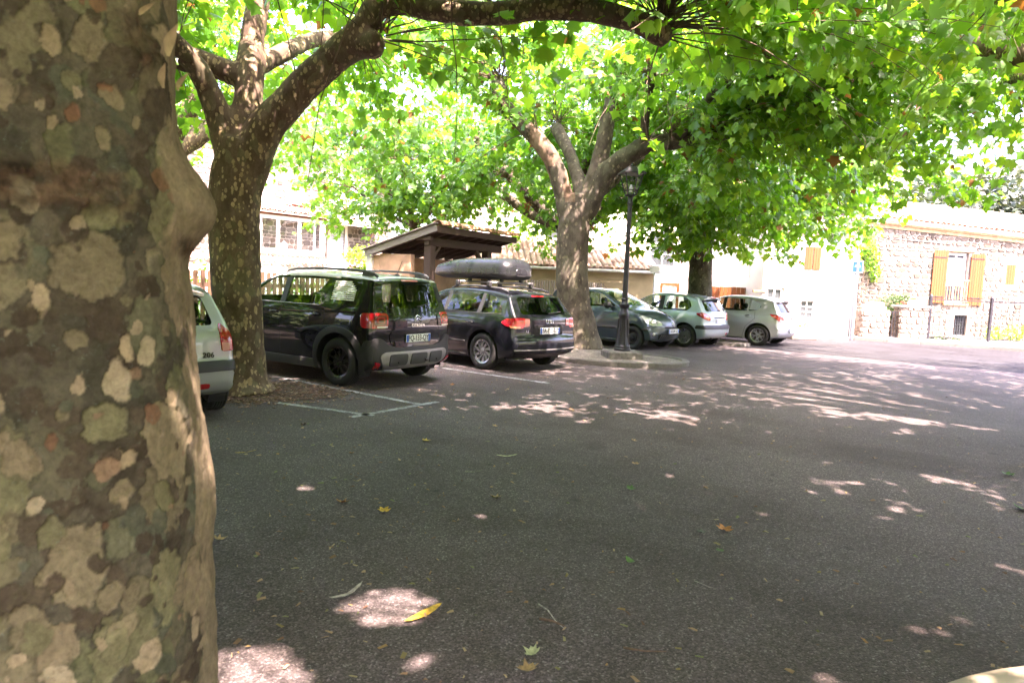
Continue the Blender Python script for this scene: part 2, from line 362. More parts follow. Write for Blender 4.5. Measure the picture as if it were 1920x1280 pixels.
# bark mulch round the second trunk
pts = [(-3.43+1.22*math.cos(a)*(1+.12*math.sin(3*a+1)), 8.62+.86*math.sin(a)*(1+.15*math.sin(2*a))) for a in np.linspace(0, 2*math.pi, 36, endpoint=False)]
sheet('tree_pit', pts, .0075, M['soil'])
N = 1500; a = rng.uniform(0, 2*math.pi, N); r = np.sqrt(rng.uniform(.03, 1.0, N))*rng.uniform(.8, 1.45, N)
L = rng.uniform(.008, .035, N); W = L*rng.uniform(.15, .5, N); yaw = rng.uniform(0, 6.28, N); tl = rng.normal(0, .12, N)
cx = -3.43+1.2*r*np.cos(a); cy = 8.62+.84*r*np.sin(a); cz = .010+rng.uniform(0, .008, N)
ux = np.stack([np.cos(yaw)*np.cos(tl), np.sin(yaw)*np.cos(tl), np.sin(tl)], 1)*L[:, None]; uy = np.stack([-np.sin(yaw), np.cos(yaw), 0*yaw], 1)*W[:, None]
C = np.stack([cx, cy, cz+np.abs(np.sin(tl))*L], 1); h = np.array([0, 0, .004])
V = np.stack([C-ux-uy, C+ux-uy*.6, C+ux+uy*.6, C-ux+uy, C-ux-uy+h, C+ux-uy*.6+h, C+ux+uy*.6+h, C-ux+uy+h], 1).reshape(-1, 3)
q = np.array([(4, 5, 6), (4, 6, 7), (0, 1, 5), (0, 5, 4), (1, 2, 6), (1, 6, 5), (2, 3, 7), (2, 7, 6), (3, 0, 4), (3, 4, 7)])
T = (np.arange(N)[:, None, None]*8+q[None]).reshape(-1, 3)
o = link('bark_mulch', fastmesh('bark_mulch', V, T, M['chips'])); tag(o, 'brown bark mulch scattered round the foot of the mottled trunk', 'mulch', kind='stuff')

#@@ buildings
def wall_holes(mb, L, H0, H1, holes, depth=.22, y=0., mi=0, base=0.):
    """front face in local xz with rectangular openings and their reveals; the top edge may slope"""
    xs = sorted({0, L, *[h[0] for h in holes], *[h[1] for h in holes]}); zs = sorted({base, *[h[2] for h in holes], *[h[3] for h in holes]})
    top = lambda x: H0+(H1-H0)*x/L
    for i in range(len(xs)-1):
        for k in range(len(zs)):
            za = zs[k]; zb = zs[k+1] if k+1 < len(zs) else None
            xm = (xs[i]+xs[i+1])/2; zm = (za+zb)/2 if zb else za+.01
            if any(h[0] < xm < h[1] and h[2] < zm < h[3] for h in holes): continue
            t0, t1 = (zb, zb) if zb else (top(xs[i]), top(xs[i+1]))
            mb.add([(xs[i], y, za), (xs[i+1], y, za), (xs[i+1], y, t1), (xs[i], y, t0)], [(0, 1, 2, 3)], mi)
    for (a, b, c, d) in holes:
        mb.add([(a, y, c), (b, y, c), (b, y, d), (a, y, d), (a, y+depth, c), (b, y+depth, c), (b, y+depth, d), (a, y+depth, d)],
               [(0, 4, 5, 1), (1, 5, 6, 2), (2, 6, 7, 3), (3, 7, 4, 0)], mi)
def shell(mb, L, D, H0, H1, mi=0, y=0.):
    """back and sides"""
    mb.add([(0, y, 0), (0, y+D, 0), (0, y+D, H0), (0, y, H0), (L, y, 0), (L, y+D, 0), (L, y+D, H1), (L, y, H1)], [(0, 3, 2, 1), (4, 5, 6, 7), (1, 2, 6, 5)], mi)
def rubble(L, H0, H1, holes, sw=.26, sh=.17, base=0., depth=.03, seed=1, x0=0.):
    rn = np.random.default_rng(seed); V = []; F = []; z = base
    while z < max(H0, H1)-.04:
        h = sh*rn.uniform(.65, 1.4); x = x0-rn.uniform(0, sw)
        while x < L:
            w = sw*rn.uniform(.5, 1.6); a, b = max(x, x0)+.012, min(x+w, L)-.012; c, d = z+.01, z+h-.012
            d = min(d, H0+(H1-H0)*((a+b)/2)/L-.02)
            x += w
            if b-a < .05 or d-c < .04: continue
            if any(a < h_[1]+.02 and b > h_[0]-.02 and c < h_[3]+.02 and d > h_[2]-.02 for h_ in holes): continue
            k = len(V); rx, rz = min(.06, (b-a)*.3), min(.05, (d-c)*.32)
            out = [(a+rx, c), (b-rx, c), (b, c+rz), (b, d-rz), (b-rx, d), (a+rx, d), (a, d-rz), (a, c+rz)]
            out = [(p[0]+rn.normal(0, .012), p[1]+rn.normal(0, .010)) for p in out]; mx, mz = (a+b)/2, (c+d)/2; pr_ = depth*rn.uniform(.4, 1.2)
            V += [(p[0], .004, p[1]) for p in out]+[(mx+(p[0]-mx)*.82, -pr_, mz+(p[1]-mz)*.82) for p in out]
            F += [(k+i, k+(i+1) % 8, k+8+(i+1) % 8, k+8+i) for i in range(8)]+[tuple(k+8+i for i in range(8))]
        z += h
    return V, F
def tile_mesh(w=.20, l=.42, n=6, mat=None, name='roof_tile', t=.014):
    """one half-round clay tile; long axis local y (up the slope), narrower at the top"""
    V = []; F = []
    for j, (y, s_) in enumerate(((0, 1.), (l, .82))):
        for k in range(n+1):
            a = math.pi*k/n
            V.append((math.cos(a)*w/2*s_, y, math.sin(a)*w*.42*s_))
        for k in range(n+1):
            a = math.pi*k/n; V.append((math.cos(a)*(w/2-t)*s_, y, math.sin(a)*(w*.42-t)*s_))
    m_ = n+1
    for k in range(n):
        F += [(k, k+1, 2*m_+k+1, 2*m_+k), (m_+k+1, m_+k, 3*m_+k, 3*m_+k+1), (k+1, k, m_+k, m_+k+1), (2*m_+k, 2*m_+k+1, 3*m_+k+1, 3*m_+k)]
    return mesh(name, V, [f[::-1] for f in F], mat, True)
def tile_roof_stuff(L, slope_len, pitch, w=.21, l=.36, seed=3, over=0.):
    """rows of half-round tiles, joined; x along the eave, rises with +y"""
    rn = np.random.default_rng(seed); cols = int(L/w); rows = int(slope_len/l); n = 5
    tv = [(math.cos(math.pi*k/n)*w*.49*s_, y, math.sin(math.pi*k/n)*w*.40*s_) for (y, s_) in ((0, 1.), (l*1.1, .84)) for k in range(n+1)]
    tv = np.array(tv); q = []
    for k in range(n): q += [(k+1, k, n+1+k), (k+1, n+1+k, n+2+k)]
    q = np.array(q); off = []
    for i in range(cols):
        for j in range(rows): off.append(((i+.5)*w+rn.normal(0, .006), j*l+rn.normal(0, .012), .03*0+rn.normal(0, .004)+.012*(1)))
    off = np.array(off); V = (tv[None]+off[:, None]).reshape(-1, 3); cp, sp = math.cos(pitch), math.sin(pitch)
    V = np.stack([V[:, 0], V[:, 1]*cp-V[:, 2]*sp-over, V[:, 1]*sp+V[:, 2]*cp], 1)
    return V, (np.arange(len(off))[:, None, None]*len(tv)+q[None]).reshape(-1, 3)
def window(parent, x0, x1, z0, z1, y, frame=None, glass=None, fw_=.06, bars=(1, 2), name='window', door=False):
    """casement: frame, glazing bars, one pane object per light"""
    frame = frame or M['white_paint']; glass = glass or M['house_glass']
    mb = MB(); mb.box((x0, y-.03, z0), (x0+fw_, y+.05, z1)).box((x1-fw_, y-.03, z0), (x1, y+.05, z1)).box((x0+fw_, y-.03, z1-fw_), (x1-fw_, y+.05, z1)).box((x0+fw_, y-.03, z0), (x1-fw_, y+.05, z0+fw_))
    nx, nz = bars; ix0, ix1, iz0, iz1 = x0+fw_, x1-fw_, z0+fw_, z1-fw_; bw = fw_*.32
    for i in range(1, nx): xx = ix0+(ix1-ix0)*i/nx; mb.box((xx-bw, y-.022, iz0), (xx+bw, y+.03, iz1))
    for i in range(1, nz): zz = iz0+(iz1-iz0)*i/nz; mb.box((ix0, y-.018, zz-bw), (ix1, y+.028, zz+bw))
    w = mb.build(name, frame, parent)
    for i in range(nx):
        for k in range(nz):
            a, b = ix0+(ix1-ix0)*i/nx, ix0+(ix1-ix0)*(i+1)/nx; c, d = iz0+(iz1-iz0)*k/nz, iz0+(iz1-iz0)*(k+1)/nz
            link('pane', mesh('pane', [(a, y+.01, c), (b, y+.01, c), (b, y+.01, d), (a, y+.01, d)], [(0, 1, 2, 3)], glass), w)
    return w
def board_shutter(parent, x0, x1, z0, z1, y, mat, nb=5, name='shutter', braces=True):
    """batten shutter: each board its own piece"""
    mb = MB()
    if braces:
        c0, c1, t0_, t1_ = z0+(z1-z0)*.10, z0+(z1-z0)*.15, z0+(z1-z0)*.85, z0+(z1-z0)*.90; a_, b_, w_ = x0+.01, x1-.01, .07*(x1-x0)/.5
        mb.prism([(a_, c0), (b_, c0), (b_, c1), (a_+w_, c1), (b_, t0_), (b_, t1_), (a_, t1_), (a_, t0_), (b_-w_, t0_), (a_, c1)], -.02-y, -.002-y, 'xz')
    else: mb.box((x0+.01, y+.001, z0+.05), (x1-.01, y+.012, z0+.10))
    s_ = mb.build(name, M['iron'] if braces == 'iron' else mat, parent); w = (x1-x0)/nb
    for i in range(nb): MB().box((x0+i*w+.002, y-.03, z0+random.uniform(-.004, .004)), (x0+(i+1)*w-.002, y, z1+random.uniform(-.004, .004)), bev=.004).build('board', mat, s_)
    return s_
# ---- right stone house
hr = empty('stone_house', (12.35, 25.3, 0), math.atan2(.07, .9975), 'long rubble stone house with a low tiled roof and orange shutters, at the right', 'house')
LR, E0, E1 = 22., 4.42, 3.15
# openings in house coordinates
dw = (3.70, 4.52, 1.42, 3.30); sm = (6.02, 6.38, 2.19, 2.93); ce = (4.16, 4.68, .22, .98)
mb = MB(); wall_holes(mb, LR, E0, E1, [dw, sm, ce], .25); shell(mb, LR, 6., E0, E1); mb.build('wall', M['mortar'], hr)
V, F = rubble(LR, E0-.28, E1-.28, [(dw[0]-.1, dw[1]+.12, dw[2]-.1, dw[3]+.18), (sm[0]-.06, sm[1]+.06, sm[2]-.06, sm[3]+.2), (ce[0]-.06, ce[1]+.06, ce[2]-.1, ce[3]+.2)], .24, .16, seed=4)
o = link('wall_stones', mesh('wall_stones', V, F, M['stone']), hr); o['kind'] = 'stuff'
M['genoise'] = simple('eave_mortar', (.44, .27, .15), .9, var=.25, sc=9, bump=.6, bsc=30)
mb = MB()
for k, (a, b, pr_) in enumerate(((.30, .17, .05), (.17, .05, .11))):
    mb.add([(0, -pr_, E0-a), (LR, -pr_, E1-a), (LR, -pr_, E1-b), (0, -pr_, E0-b), (0, .01, E0-a), (LR, .01, E1-a), (LR, .01, E1-b), (0, .01, E0-b)], [(0, 1, 2, 3), (0, 4, 5, 1), (3, 2, 6, 7)])
mb.build('eave_moulding', M['genoise'], hr)
mb = MB(); mb.tube([(0, -.21, E0-.03), (LR, -.21, E1-.03)], .055, 8); mb.build('gutter', M['zinc'], hr)
V, T = tile_roof_stuff(LR, 5.2, R(17), seed=5, over=.16); V = V+np.stack([0*V[:, 0], 0*V[:, 0], E0+(E1-E0)*V[:, 0]/LR+.03], 1)
o = link('roof_tiles', fastmesh('roof_tiles', V, T, M['tile'], True), hr); o['kind'] = 'stuff'
mb = MB(); mb.add([(0, -.14, E0), (LR, -.14, E1), (LR, 5., E1+1.52), (0, 5., E0+1.52), (0, 6, E0), (LR, 6, E1)], [(0, 1, 2, 3), (3, 2, 5, 4)]); mb.build('roof', M['tile'], hr)
w = window(hr, dw[0]+.02, dw[1]-.02, dw[2]+.02, dw[3]-.02, .16, bars=(2, 3), fw_=.09, name='french_window')
M['curtain'] = simple('net_curtain', (.62, .62, .62), .8, var=.1)
for a, b in ((dw[0]+.12, dw[0]+.36), (dw[1]-.36, dw[1]-.12)): 
    mb = MB(); xs = np.linspace(a, b, 12)
    for i in range(11): mb.add([(xs[i], .155+.006*(i % 2), 2.05), (xs[i+1], .155+.006*((i+1) % 2), 2.05), (xs[i+1], .155+.006*((i+1) % 2), 3.1), (xs[i], .155+.006*(i % 2), 3.1)], [(0, 1, 2, 3)])
    mb.build('curtain', M['curtain'], hr)
board_shutter(hr, 3.10, 3.66, 1.40, 3.34, -.05, M['shutter'], 6); board_shutter(hr, 4.56, 5.10, 1.36, 3.26, -.05, M['shutter'], 6)
board_shutter(hr, sm[0], sm[1], sm[2], sm[3], .03, M['shutter'], 4, braces='iron')
M['oak'] = simple('oak_lintel', (.36, .19, .085), .8, var=.3, sc=8, bump=.4)
MB().box((dw[0]-.18, -.04, dw[3]+.01), (dw[1]+.2, .1, dw[3]+.15), bev=.015).build('lintel', M['oak'], hr)
mb = MB(); mb.box((dw[0]-.02, -.10, 2.24), (dw[1]+.02, -.05, 2.29)).box((dw[0]-.02, -.10, 1.46), (dw[1]+.02, -.05, 1.50)); rl = mb.build('window_railing', M['oak'], hr)
for i in range(8): x = dw[0]+.02+i*(dw[1]-dw[0]-.04)/7; MB().box((x-.012, -.085, 1.50), (x+.012, -.062, 2.24)).build('baluster', M['oak'], rl)
window(hr, ce[0], ce[1], ce[2], ce[3], .12, M['iron'], bars=(5, 6), fw_=.03, name='cellar_grille')
mb = MB(); mb.box((dw[0]-.08, -.1, dw[2]-.09), (dw[1]+.08, .2, dw[2]-.003), bev=.012).build('window_sill', M['oak'], hr)
MB().tube([(.25, -.06, 0), (.25, -.06, E0-.1), (.25, -.2, E0-.06)], .04, 8).build('downpipe', M['zinc'], hr, True)
MB().tube([(.4, -.03, 3.72), (3., -.035, 3.60), (6., -.03, 3.40), (11., -.03, 3.1)], .012, 5).build('cable', M['iron'], hr, True)
for x in (3.10, 4.56):
    for z in (1.62, 3.08): MB().box((x+.02, -.090, z-.018), (x+.50, -.083, z+.018)).build('hinge_strap', M['iron'], hr)
# ---- white house
hw = empty('white_house', (8.45, 23.35, 0), math.atan2(.5, 3.5), 'sunlit white rendered house with small window, right behind the silver hatchback', 'house')
w1 = (1.44, 1.98, .69, 1.31); w2 = (1.48, 2.02, 2.36, 3.14); d1 = (.15, .80, .02, 1.72)
mb = MB(); wall_holes(mb, 3.5, 4.5, 4.5, [w1, w2, d1], .16); shell(mb, 3.5, 6, 4.5, 4.5); mb.build('wall', M['white_plaster'], hw)
V, F = rubble(3.48, 4.45, 4.45, [], .24, .16, base=3.45, seed=9, x0=.02); link('wall_stones', mesh('wall_stones', V, F, M['stone']), hw)['kind'] = 'stuff'
window(hw, *w1, .1, bars=(2, 3), fw_=.045); window(hw, *d1, .1, bars=(2, 3), fw_=.09, name='glazed_door')
board_shutter(hw, w2[0]-.02, w2[0]+.26, w2[2], w2[3], -.004, M['shutter'], 3); board_shutter(hw, w2[0]+.28, w2[1]+.02, w2[2], w2[3], -.004, M['shutter'], 3)
MB().box((-.35, -.06, 1.52), (.13, .04, 1.60), bev=.01).build('timber_lintel', M['oak'], hw)
V, T = tile_roof_stuff(3.9, 5.2, R(17), seed=6, over=.2); V[:, 2] += 4.55; V[:, 0] -= .2
link('roof_tiles', fastmesh('roof_tiles', V, T, M['tile'], True), hw)['kind'] = 'stuff'
MB().prism([(2.55, 0), (2.86, 0), (2.92, .5), (2.86, .95), (2.72, 1.15), (2.62, .9), (2.66, .45)], -.002, .02, 'xz').build('bare_render_patch', M['genoise'], hw)
mb = MB()
for x in (2.26, 2.40): mb.box((x, -.05, .9), (x+.1, 0, 1.05))
mb.build('meter_box', M['grey_paint'], hw); MB().tube([(3.4, -.06, 0), (3.4, -.06, 4.4)], .045, 8).build('downpipe', M['zinc'], hw)
wl = empty('wall_lantern', (10.95, 23.62, 3.3), math.atan2(.5, 3.5), 'black four sided lantern on a bracket high on the white house', 'lamp')
def lantern(parent, z0, h, wb, wt, mats, roof_h=.16, over=1.22):
    mb = MB(); c0 = [(-wb, -wb), (wb, -wb), (wb, wb), (-wb, wb)]; c1 = [(-wt, -wt), (wt, -wt), (wt, wt), (-wt, wt)]
    for i in range(4): mb.tube([(*c0[i], z0), (*c1[i], z0+h)], .011, 6); 
    for i in range(4):
        for (c, z_) in ((c0, z0), (c1, z0+h)): mb.tube([(*c[i], z_), (*c[(i+1) % 4], z_)], .013, 6)
        m0 = [(c0[i][k]*.78+c1[i][k]*.22) for k in (0, 1)]; m1 = [(c0[(i+1) % 4][k]*.78+c1[(i+1) % 4][k]*.22) for k in (0, 1)]
        mb.tube([(*m0, z0+h*.22), (*m1, z0+h*.22)], .008, 6)
    mb.build('cage', mats[0], parent)
    for i in range(4):
        j = (i+1) % 4; link('pane', mesh('pane', [(*[q*.97 for q in c0[i]], z0), (*[q*.97 for q in c0[j]], z0), (*[q*.97 for q in c1[j]], z0+h), (*[q*.97 for q in c1[i]], z0+h)], [(0, 1, 2, 3)], M['lens']), parent)
    mb = MB(); o_ = wt*over; a = .42*wt; z1 = z0+h
    V = [(-o_, -o_, z1+.012), (o_, -o_, z1+.012), (o_, o_, z1+.012), (-o_, o_, z1+.012), (-a, -a, z1+roof_h), (a, -a, z1+roof_h), (a, a, z1+roof_h), (-a, a, z1+roof_h), (-o_, -o_, z1-.012), (o_, -o_, z1-.012), (o_, o_, z1-.012), (-o_, o_, z1-.012)]
    mb.add(V, [(0, 1, 5, 4), (1, 2, 6, 5), (2, 3, 7, 6), (3, 0, 4, 7), (4, 5, 6, 7), (8, 9, 1, 0), (9, 10, 2, 1), (10, 11, 3, 2), (11, 8, 0, 3), (11, 10, 9, 8)])
    rf = mb.build('hood', mats[0], parent)
    MB().lathe([(.03, z1+roof_h), (.05, z1+roof_h+.02), (.02, z1+roof_h+.04), (.028, z1+roof_h+.06), (.0, z1+roof_h+.09)], 10).build('finial', mats[0], rf, True)
    MB().lathe([(0, z0+.05), (.03, z0+.06), (.035, z0+.14), (.02, z0+.2), (0, z0+.21)], 10).build('bulb', M['white_paint'], parent, True)
lantern(wl, -.05, .34, .09, .17, [M['iron']]); MB().tube([(0, .3, -.2), (0, .05, -.22), (0, 0, -.06)], .014, 6).build('bracket', M['iron'], wl)
# planter under the window
pl = empty('planter_trough', (9.75, 22.95, 0), .1, 'brown exposed aggregate planter trough under the white house window', 'planter')
mb = MB(); mb.box((-.45, -.2, .0), (.45, .2, .42), bev=.025); mb.build('trough', M['planter'], pl)
# setback white wall and board gate
sw = empty('setback_white_building', (-2.0, 28.6, 0), .02, 'blown out white building far behind the wooden pickets and cars', 'building')
mb = MB(); wall_holes(mb, 12.5, 5.2, 5.2, [(3.2, 4.3, 2.4, 3.9), (7.6, 8.7, 2.4, 3.9)], .15); shell(mb, 12.5, 6, 5.2, 5.2); mb.build('wall', M['white_plaster'], sw)
window(sw, 3.2, 4.3, 2.4, 3.9, .1, bars=(2, 3)); window(sw, 7.6, 8.7, 2.4, 3.9, .1, bars=(2, 3))
V, T = tile_roof_stuff(12.9, 5.2, R(17), seed=16, over=.2); V[:, 2] += 5.25; V[:, 0] -= .2
link('roof_tiles', fastmesh('roof_tiles', V, T, M['tile'], True), sw)['kind'] = 'stuff'
gt = empty('board_gate', (6.3, 24.6, 0), -.04, 'orange wooden gate of upright boards behind the silver hatchback', 'gate')
mb = MB(); mb.box((0, .03, .3), (2.1, .07, .42)).box((0, .03, 1.35), (2.1, .07, 1.47)); mb.build('rail', M['shutter'], gt)
for i in range(14): MB().box((i*.15+.004, 0, .06), (i*.15+.146, .028, 1.66+random.uniform(-.01, .01)), bev=.005).build('board', M['shutter'], gt)
gt2 = empty('orange_door_frame', (5.45, 25.6, 0), 0, 'small orange door frame between the pale green car and the far trunk', 'door')
mb = MB(); mb.box((0, 0, 0), (.09, .09, 1.72)).box((.62, 0, 0), (.71, .09, 1.72)).box((.09, 0, 1.62), (.62, .09, 1.72)); mb.build('frame', M['shutter'], gt2)
for i in range(4): MB().box((.095+i*.131, .03, .02), (.095+(i+1)*.131-.004, .06, 1.615)).build('board', M['white_paint'], gt2)
# ---- low cream outbuilding
lb = empty('cream_outbuilding', (-3.2, 23.9, 0), .06, 'low cream rendered outbuilding with tiled roof behind the roof box', 'building')
mb = MB(); wall_holes(mb, 8.2, 2.06, 2.06, [], .1); shell(mb, 8.2, 4.5, 2.06, 2.06); mb.build('wall', M['cream_plaster'], lb)
V, T = tile_roof_stuff(8.6, 3.6, R(18), seed=17, over=.22); V[:, 2] += 2.10; V[:, 0] -= .2
link('roof_tiles', fastmesh('roof_tiles', V, T, M['tile'], True), lb)['kind'] = 'stuff'
mb = MB(); mb.add([(-.2, -.2, 2.08), (8.4, -.2, 2.08), (8.4, 3.3, 3.2), (-.2, 3.3, 3.2), (8.4, 4.5, 2.1), (-.2, 4.5, 2.1)], [(0, 1, 2, 3), (3, 2, 4, 5)]); mb.build('roof', M['tile'], lb)
MB().tube([(-.2, -.26, 2.05), (8.4, -.26, 2.05)], .05, 8).build('gutter', M['white_paint'], lb)
# ---- left stone house
UL = Vector((.62, .785)).normalized(); hl = empty('tall_stone_house', (-15.5, 21.8, 0), math.atan2(UL.y, UL.x), 'two storey rubble stone house with white shutters, behind the left trunk', 'house')
def toL(x, y): v = Vector((x+15.5, y-21.8)); return v.dot(UL), v.dot(Vector((-UL.y, UL.x)))
LL, HL = 15.2, 7.3
shw = (11.75, 13.5, 4.62, 5.85); dl = (11.55, 12.35, .1, 3.64); wl_ = (7.5, 8.5, 4.55, 5.7)
mb = MB(); wall_holes(mb, LL, HL, HL-.5, [shw, dl, wl_], .2); shell(mb, LL, 8, HL, HL-.5); mb.build('wall', M['mortar'], hl)
V, F = rubble(LL, HL-.05, HL-.55, [(h[0]-.14, h[1]+.14, h[2]-.05, h[3]+.16) for h in (shw, dl, wl_)], .30, .19, seed=11); link('wall_stones', mesh('wall_stones', V, F, M['stone']), hl)['kind'] = 'stuff'
for h in (shw, dl, wl_):
    mb = MB(); mb.box((h[0]-.13, -.03, h[2]), (h[0]-.001, .05, h[3]+.14)).box((h[1]+.001, -.03, h[2]), (h[1]+.13, .05, h[3]+.14)).box((h[0], -.03, h[3]+.001), (h[1], .05, h[3]+.14)); mb.build('window_surround', M['white_plaster'], hl)
for h, n_ in ((shw, 10), (wl_, 6)):
    xm = (h[0]+h[1])/2
    board_shutter(hl, h[0]+.01, xm-.005, h[2], h[3], .02, M['white_paint'], n_//2); board_shutter(hl, xm+.005, h[1]-.01, h[2], h[3], .02, M['white_paint'], n_//2)
mb = MB()
for k in range(26): z = .15+k*.134; mb.box((dl[0]+.02, .04, z), (dl[1]-.02, .07, z+.124), bev=.01)
mb.build('roller_shutter', M['grey_paint'], hl)
V, T = tile_roof_stuff(LL+.5, 6.2, R(18), seed=12, over=.35); V = V+np.stack([0*V[:, 0]-.25, 0*V[:, 0], HL+.02-.5*V[:, 0]/LL], 1)
link('roof_tiles', fastmesh('roof_tiles', V, T, M['tile_red'] if False else M['tile'], True), hl)['kind'] = 'stuff'
def small_roof(name, parent, x0, x1, ztop, zlow, proj, mat, cols, rows, y0=0.):
    """lean-to roof; each clay tile is a piece"""
    rf = MB(); rf.add([(x0, y0, ztop-.05), (x1, y0, ztop-.05), (x1, y0-proj, zlow-.05), (x0, y0-proj, zlow-.05), (x0, y0, ztop-.09), (x1, y0, ztop-.09), (x1, y0-proj, zlow-.09), (x0, y0-proj, zlow-.09)],
                  [(3, 2, 1, 0), (4, 5, 6, 7), (3, 7, 6, 2), (0, 4, 7, 3), (1, 2, 6, 5)]); r_ = rf.build(name, M['mortar'], parent)
    sl = math.hypot(proj, ztop-zlow); pit = math.atan2(ztop-zlow, proj); w = (x1-x0)/cols; l = sl/rows
    tm = tile_mesh(w*.98, l*1.12, 6, mat); lowm = tile_mesh(w*.9, l*1.12, 5, mat)
    for i in range(cols):
        for j in range(rows):
            link('roof_tile', tm, r_, (x0+(i+.5)*w+random.uniform(-.006, .006), y0-proj+j*l*math.cos(pit), zlow-.02+j*l*math.sin(pit)+random.uniform(-.004, .006)), (pit-.06+random.uniform(-.02, .02), 0, random.uniform(-.03, .03)))
    return r_
# glazed bay and its roof: facade metres 7.6 .. 11.0
bx0, bx1, by = 6.2, 10.72, -.75
mb = MB(); fr = M['white_paint']
mb.box((bx0, by, 2.35), (bx1, 0, 2.47)); mb.box((bx0, by, 3.70), (bx1, 0, 3.80))
for x in (bx0, 7.62, 8.42, 9.42, 10.52): mb.box((x, by-.01, 2.47), (x+(.2 if x > 10 else .10), by+.09, 3.70))
mb.box((bx1-.09, by+.09, 2.47), (bx1, 0, 2.6)).box((bx1-.09, -.09, 2.6), (bx1, 0, 3.7))
bay = mb.build('glazed_bay', fr, hl)
MB().box((bx0-.05, by-.05, 3.805), (bx1+.06, by+.06, 3.93), bev=.01).build('eave_beam', M['shutter'], bay)
MB().box((bx0, by, 0), (bx1, -.01, 2.345)).build('bay_base', M['mortar'], bay)
V, F = rubble(bx1-bx0, 2.3, 2.3, [], .26, .17, seed=21); o = link('base_stones', mesh('base_stones', [(v[0]+bx0, v[1]+by, v[2]) for v in V], F, M['stone']), bay); o['kind'] = 'stuff'
for a, b in ((7.72, 8.42), (8.52, 9.42), (9.52, 10.52)): link('pane', mesh('pane', [(a, by+.05, 2.47), (b, by+.05, 2.47), (b, by+.05, 3.70), (a, by+.05, 3.70)], [(0, 1, 2, 3)], M['lens']), bay)
mb = MB().lathe([(0, 0), (.12, .01), (.16, .1), (.12, .2), (.05, .24), (.03, .3), (0, .3)], 12, c=(8.95, by+.35, 2.50)); mb.build('soup_tureen', M['white_paint'], None, True).parent = hl
small_roof('bay_roof', hl, bx0-.1, bx1+.15, 4.42, 3.96, .98, M['tile_red'], 20, 3)
MB().box((bx0-.1, -.06, 4.43), (bx1-.9, .02, 4.50)).build('flashing', M['white_paint'], hl)
small_roof('door_canopy', hl, 10.95, 13.95, 4.20, 3.78, .85, M['tile_pale'], 14, 3)
MB().box((10.95, -.16, 4.19), (13.95, .02, 4.30), bev=.01).build('flashing', M['zinc'], hl)
mb = MB()
for x in (11.2, 13.7): mb.tube([(x, -.02, 3.15), (x, -.6, 3.7)], .04, 4).tube([(x, 0, 3.68), (x, -.8, 3.68)], .045, 4)
mb.build('canopy_bracket', M['oak'], hl)
ac = empty('air_conditioner', tuple(Vector((-15.5, 21.8, 4.36))+Vector((UL.x*9.55, UL.y*9.55, 0))+Vector((UL.y, -UL.x, 0))*.32), math.atan2(UL.y, UL.x), 'white air conditioning unit with round grille on the stone wall', 'air conditioner')
MB().box((-.42, -.16, 0), (.42, .16, .55), bev=.025).build('casing', M['white_paint'], ac)
mb = MB()
for r_ in (.05, .09, .13, .17, .21): mb.lathe([(r_, -.172), (r_+.012, -.178), (r_+.024, -.172)], 20, axis='y', c=(-.12, 0, .28))
gr_ = mb.build('fan_grille', M['grey_paint'], ac, True); MB().lathe([(0, -.163), (.22, -.164), (.225, -.16)], 20, axis='y', c=(-.12, 0, .28)).build('fan_opening', M['grey_paint'], gr_)
mb = MB().box((-.36, -.14, -.06), (-.31, .3, -.002)).box((.31, -.14, -.06), (.36, .3, -.002)); mb.build('bracket', M['white_paint'], ac)
# garden wall with a pale tiled coping in front of that house
gw = empty('garden_wall', (-12.2, 20.4, 0), math.atan2(8.2, 7.4), 'low garden wall with a pale tiled top behind the black car', 'wall')
mb = MB().box((0, 0, 0), (10.6, .3, 1.72)); mb.build('wall', M['white_plaster'], gw)
V, T = tile_roof_stuff(10.6, .75, R(16), seed=31, over=.1); V[:, 2] += 1.80; link('coping_tiles', fastmesh('coping_tiles', V, T, M['tile'], True), gw)['kind'] = 'stuff'

#@@ street
# one-way sign
sg = empty('one_way_sign', (11.72, 23.82, .116), 0, 'blue square sign with a white upward arrow on a grey pole', 'traffic sign')
MB().tube([(0, 0, 0), (0, 0, 2.66)], .03, 10).build('pole', M['galv'], sg, True)
pn = MB().box((-.19+.11, -.05, 2.22), (.19+.11, -.034, 2.62), bev=.006).build('panel', M['sign_white'], sg)
mb = MB().box((-.172+.11, -.0525, 2.238), (.172+.11, -.0505, 2.602)); mb.build('blue_field', M['sign_blue'], pn)
MB().prism([(.075, 2.26), (.145, 2.26), (.145, 2.42), (.21, 2.42), (.11, 2.58), (.01, 2.42), (.075, 2.42)], .0535, .0545, 'xz').build('arrow', M['sign_white'], pn)
ls = empty('small_white_sign', (4.55, 22.4, 0), 0, 'small pale sign on a thin post above the pale green car', 'sign')
MB().tube([(0, 0, 0), (0, 0, 2.2)], .022, 8).build('pole', M['galv'], ls, True); MB().box((-.17, -.04, 2.02), (.17, -.025, 2.24), bev=.005).build('panel', M['sign_white'], ls)
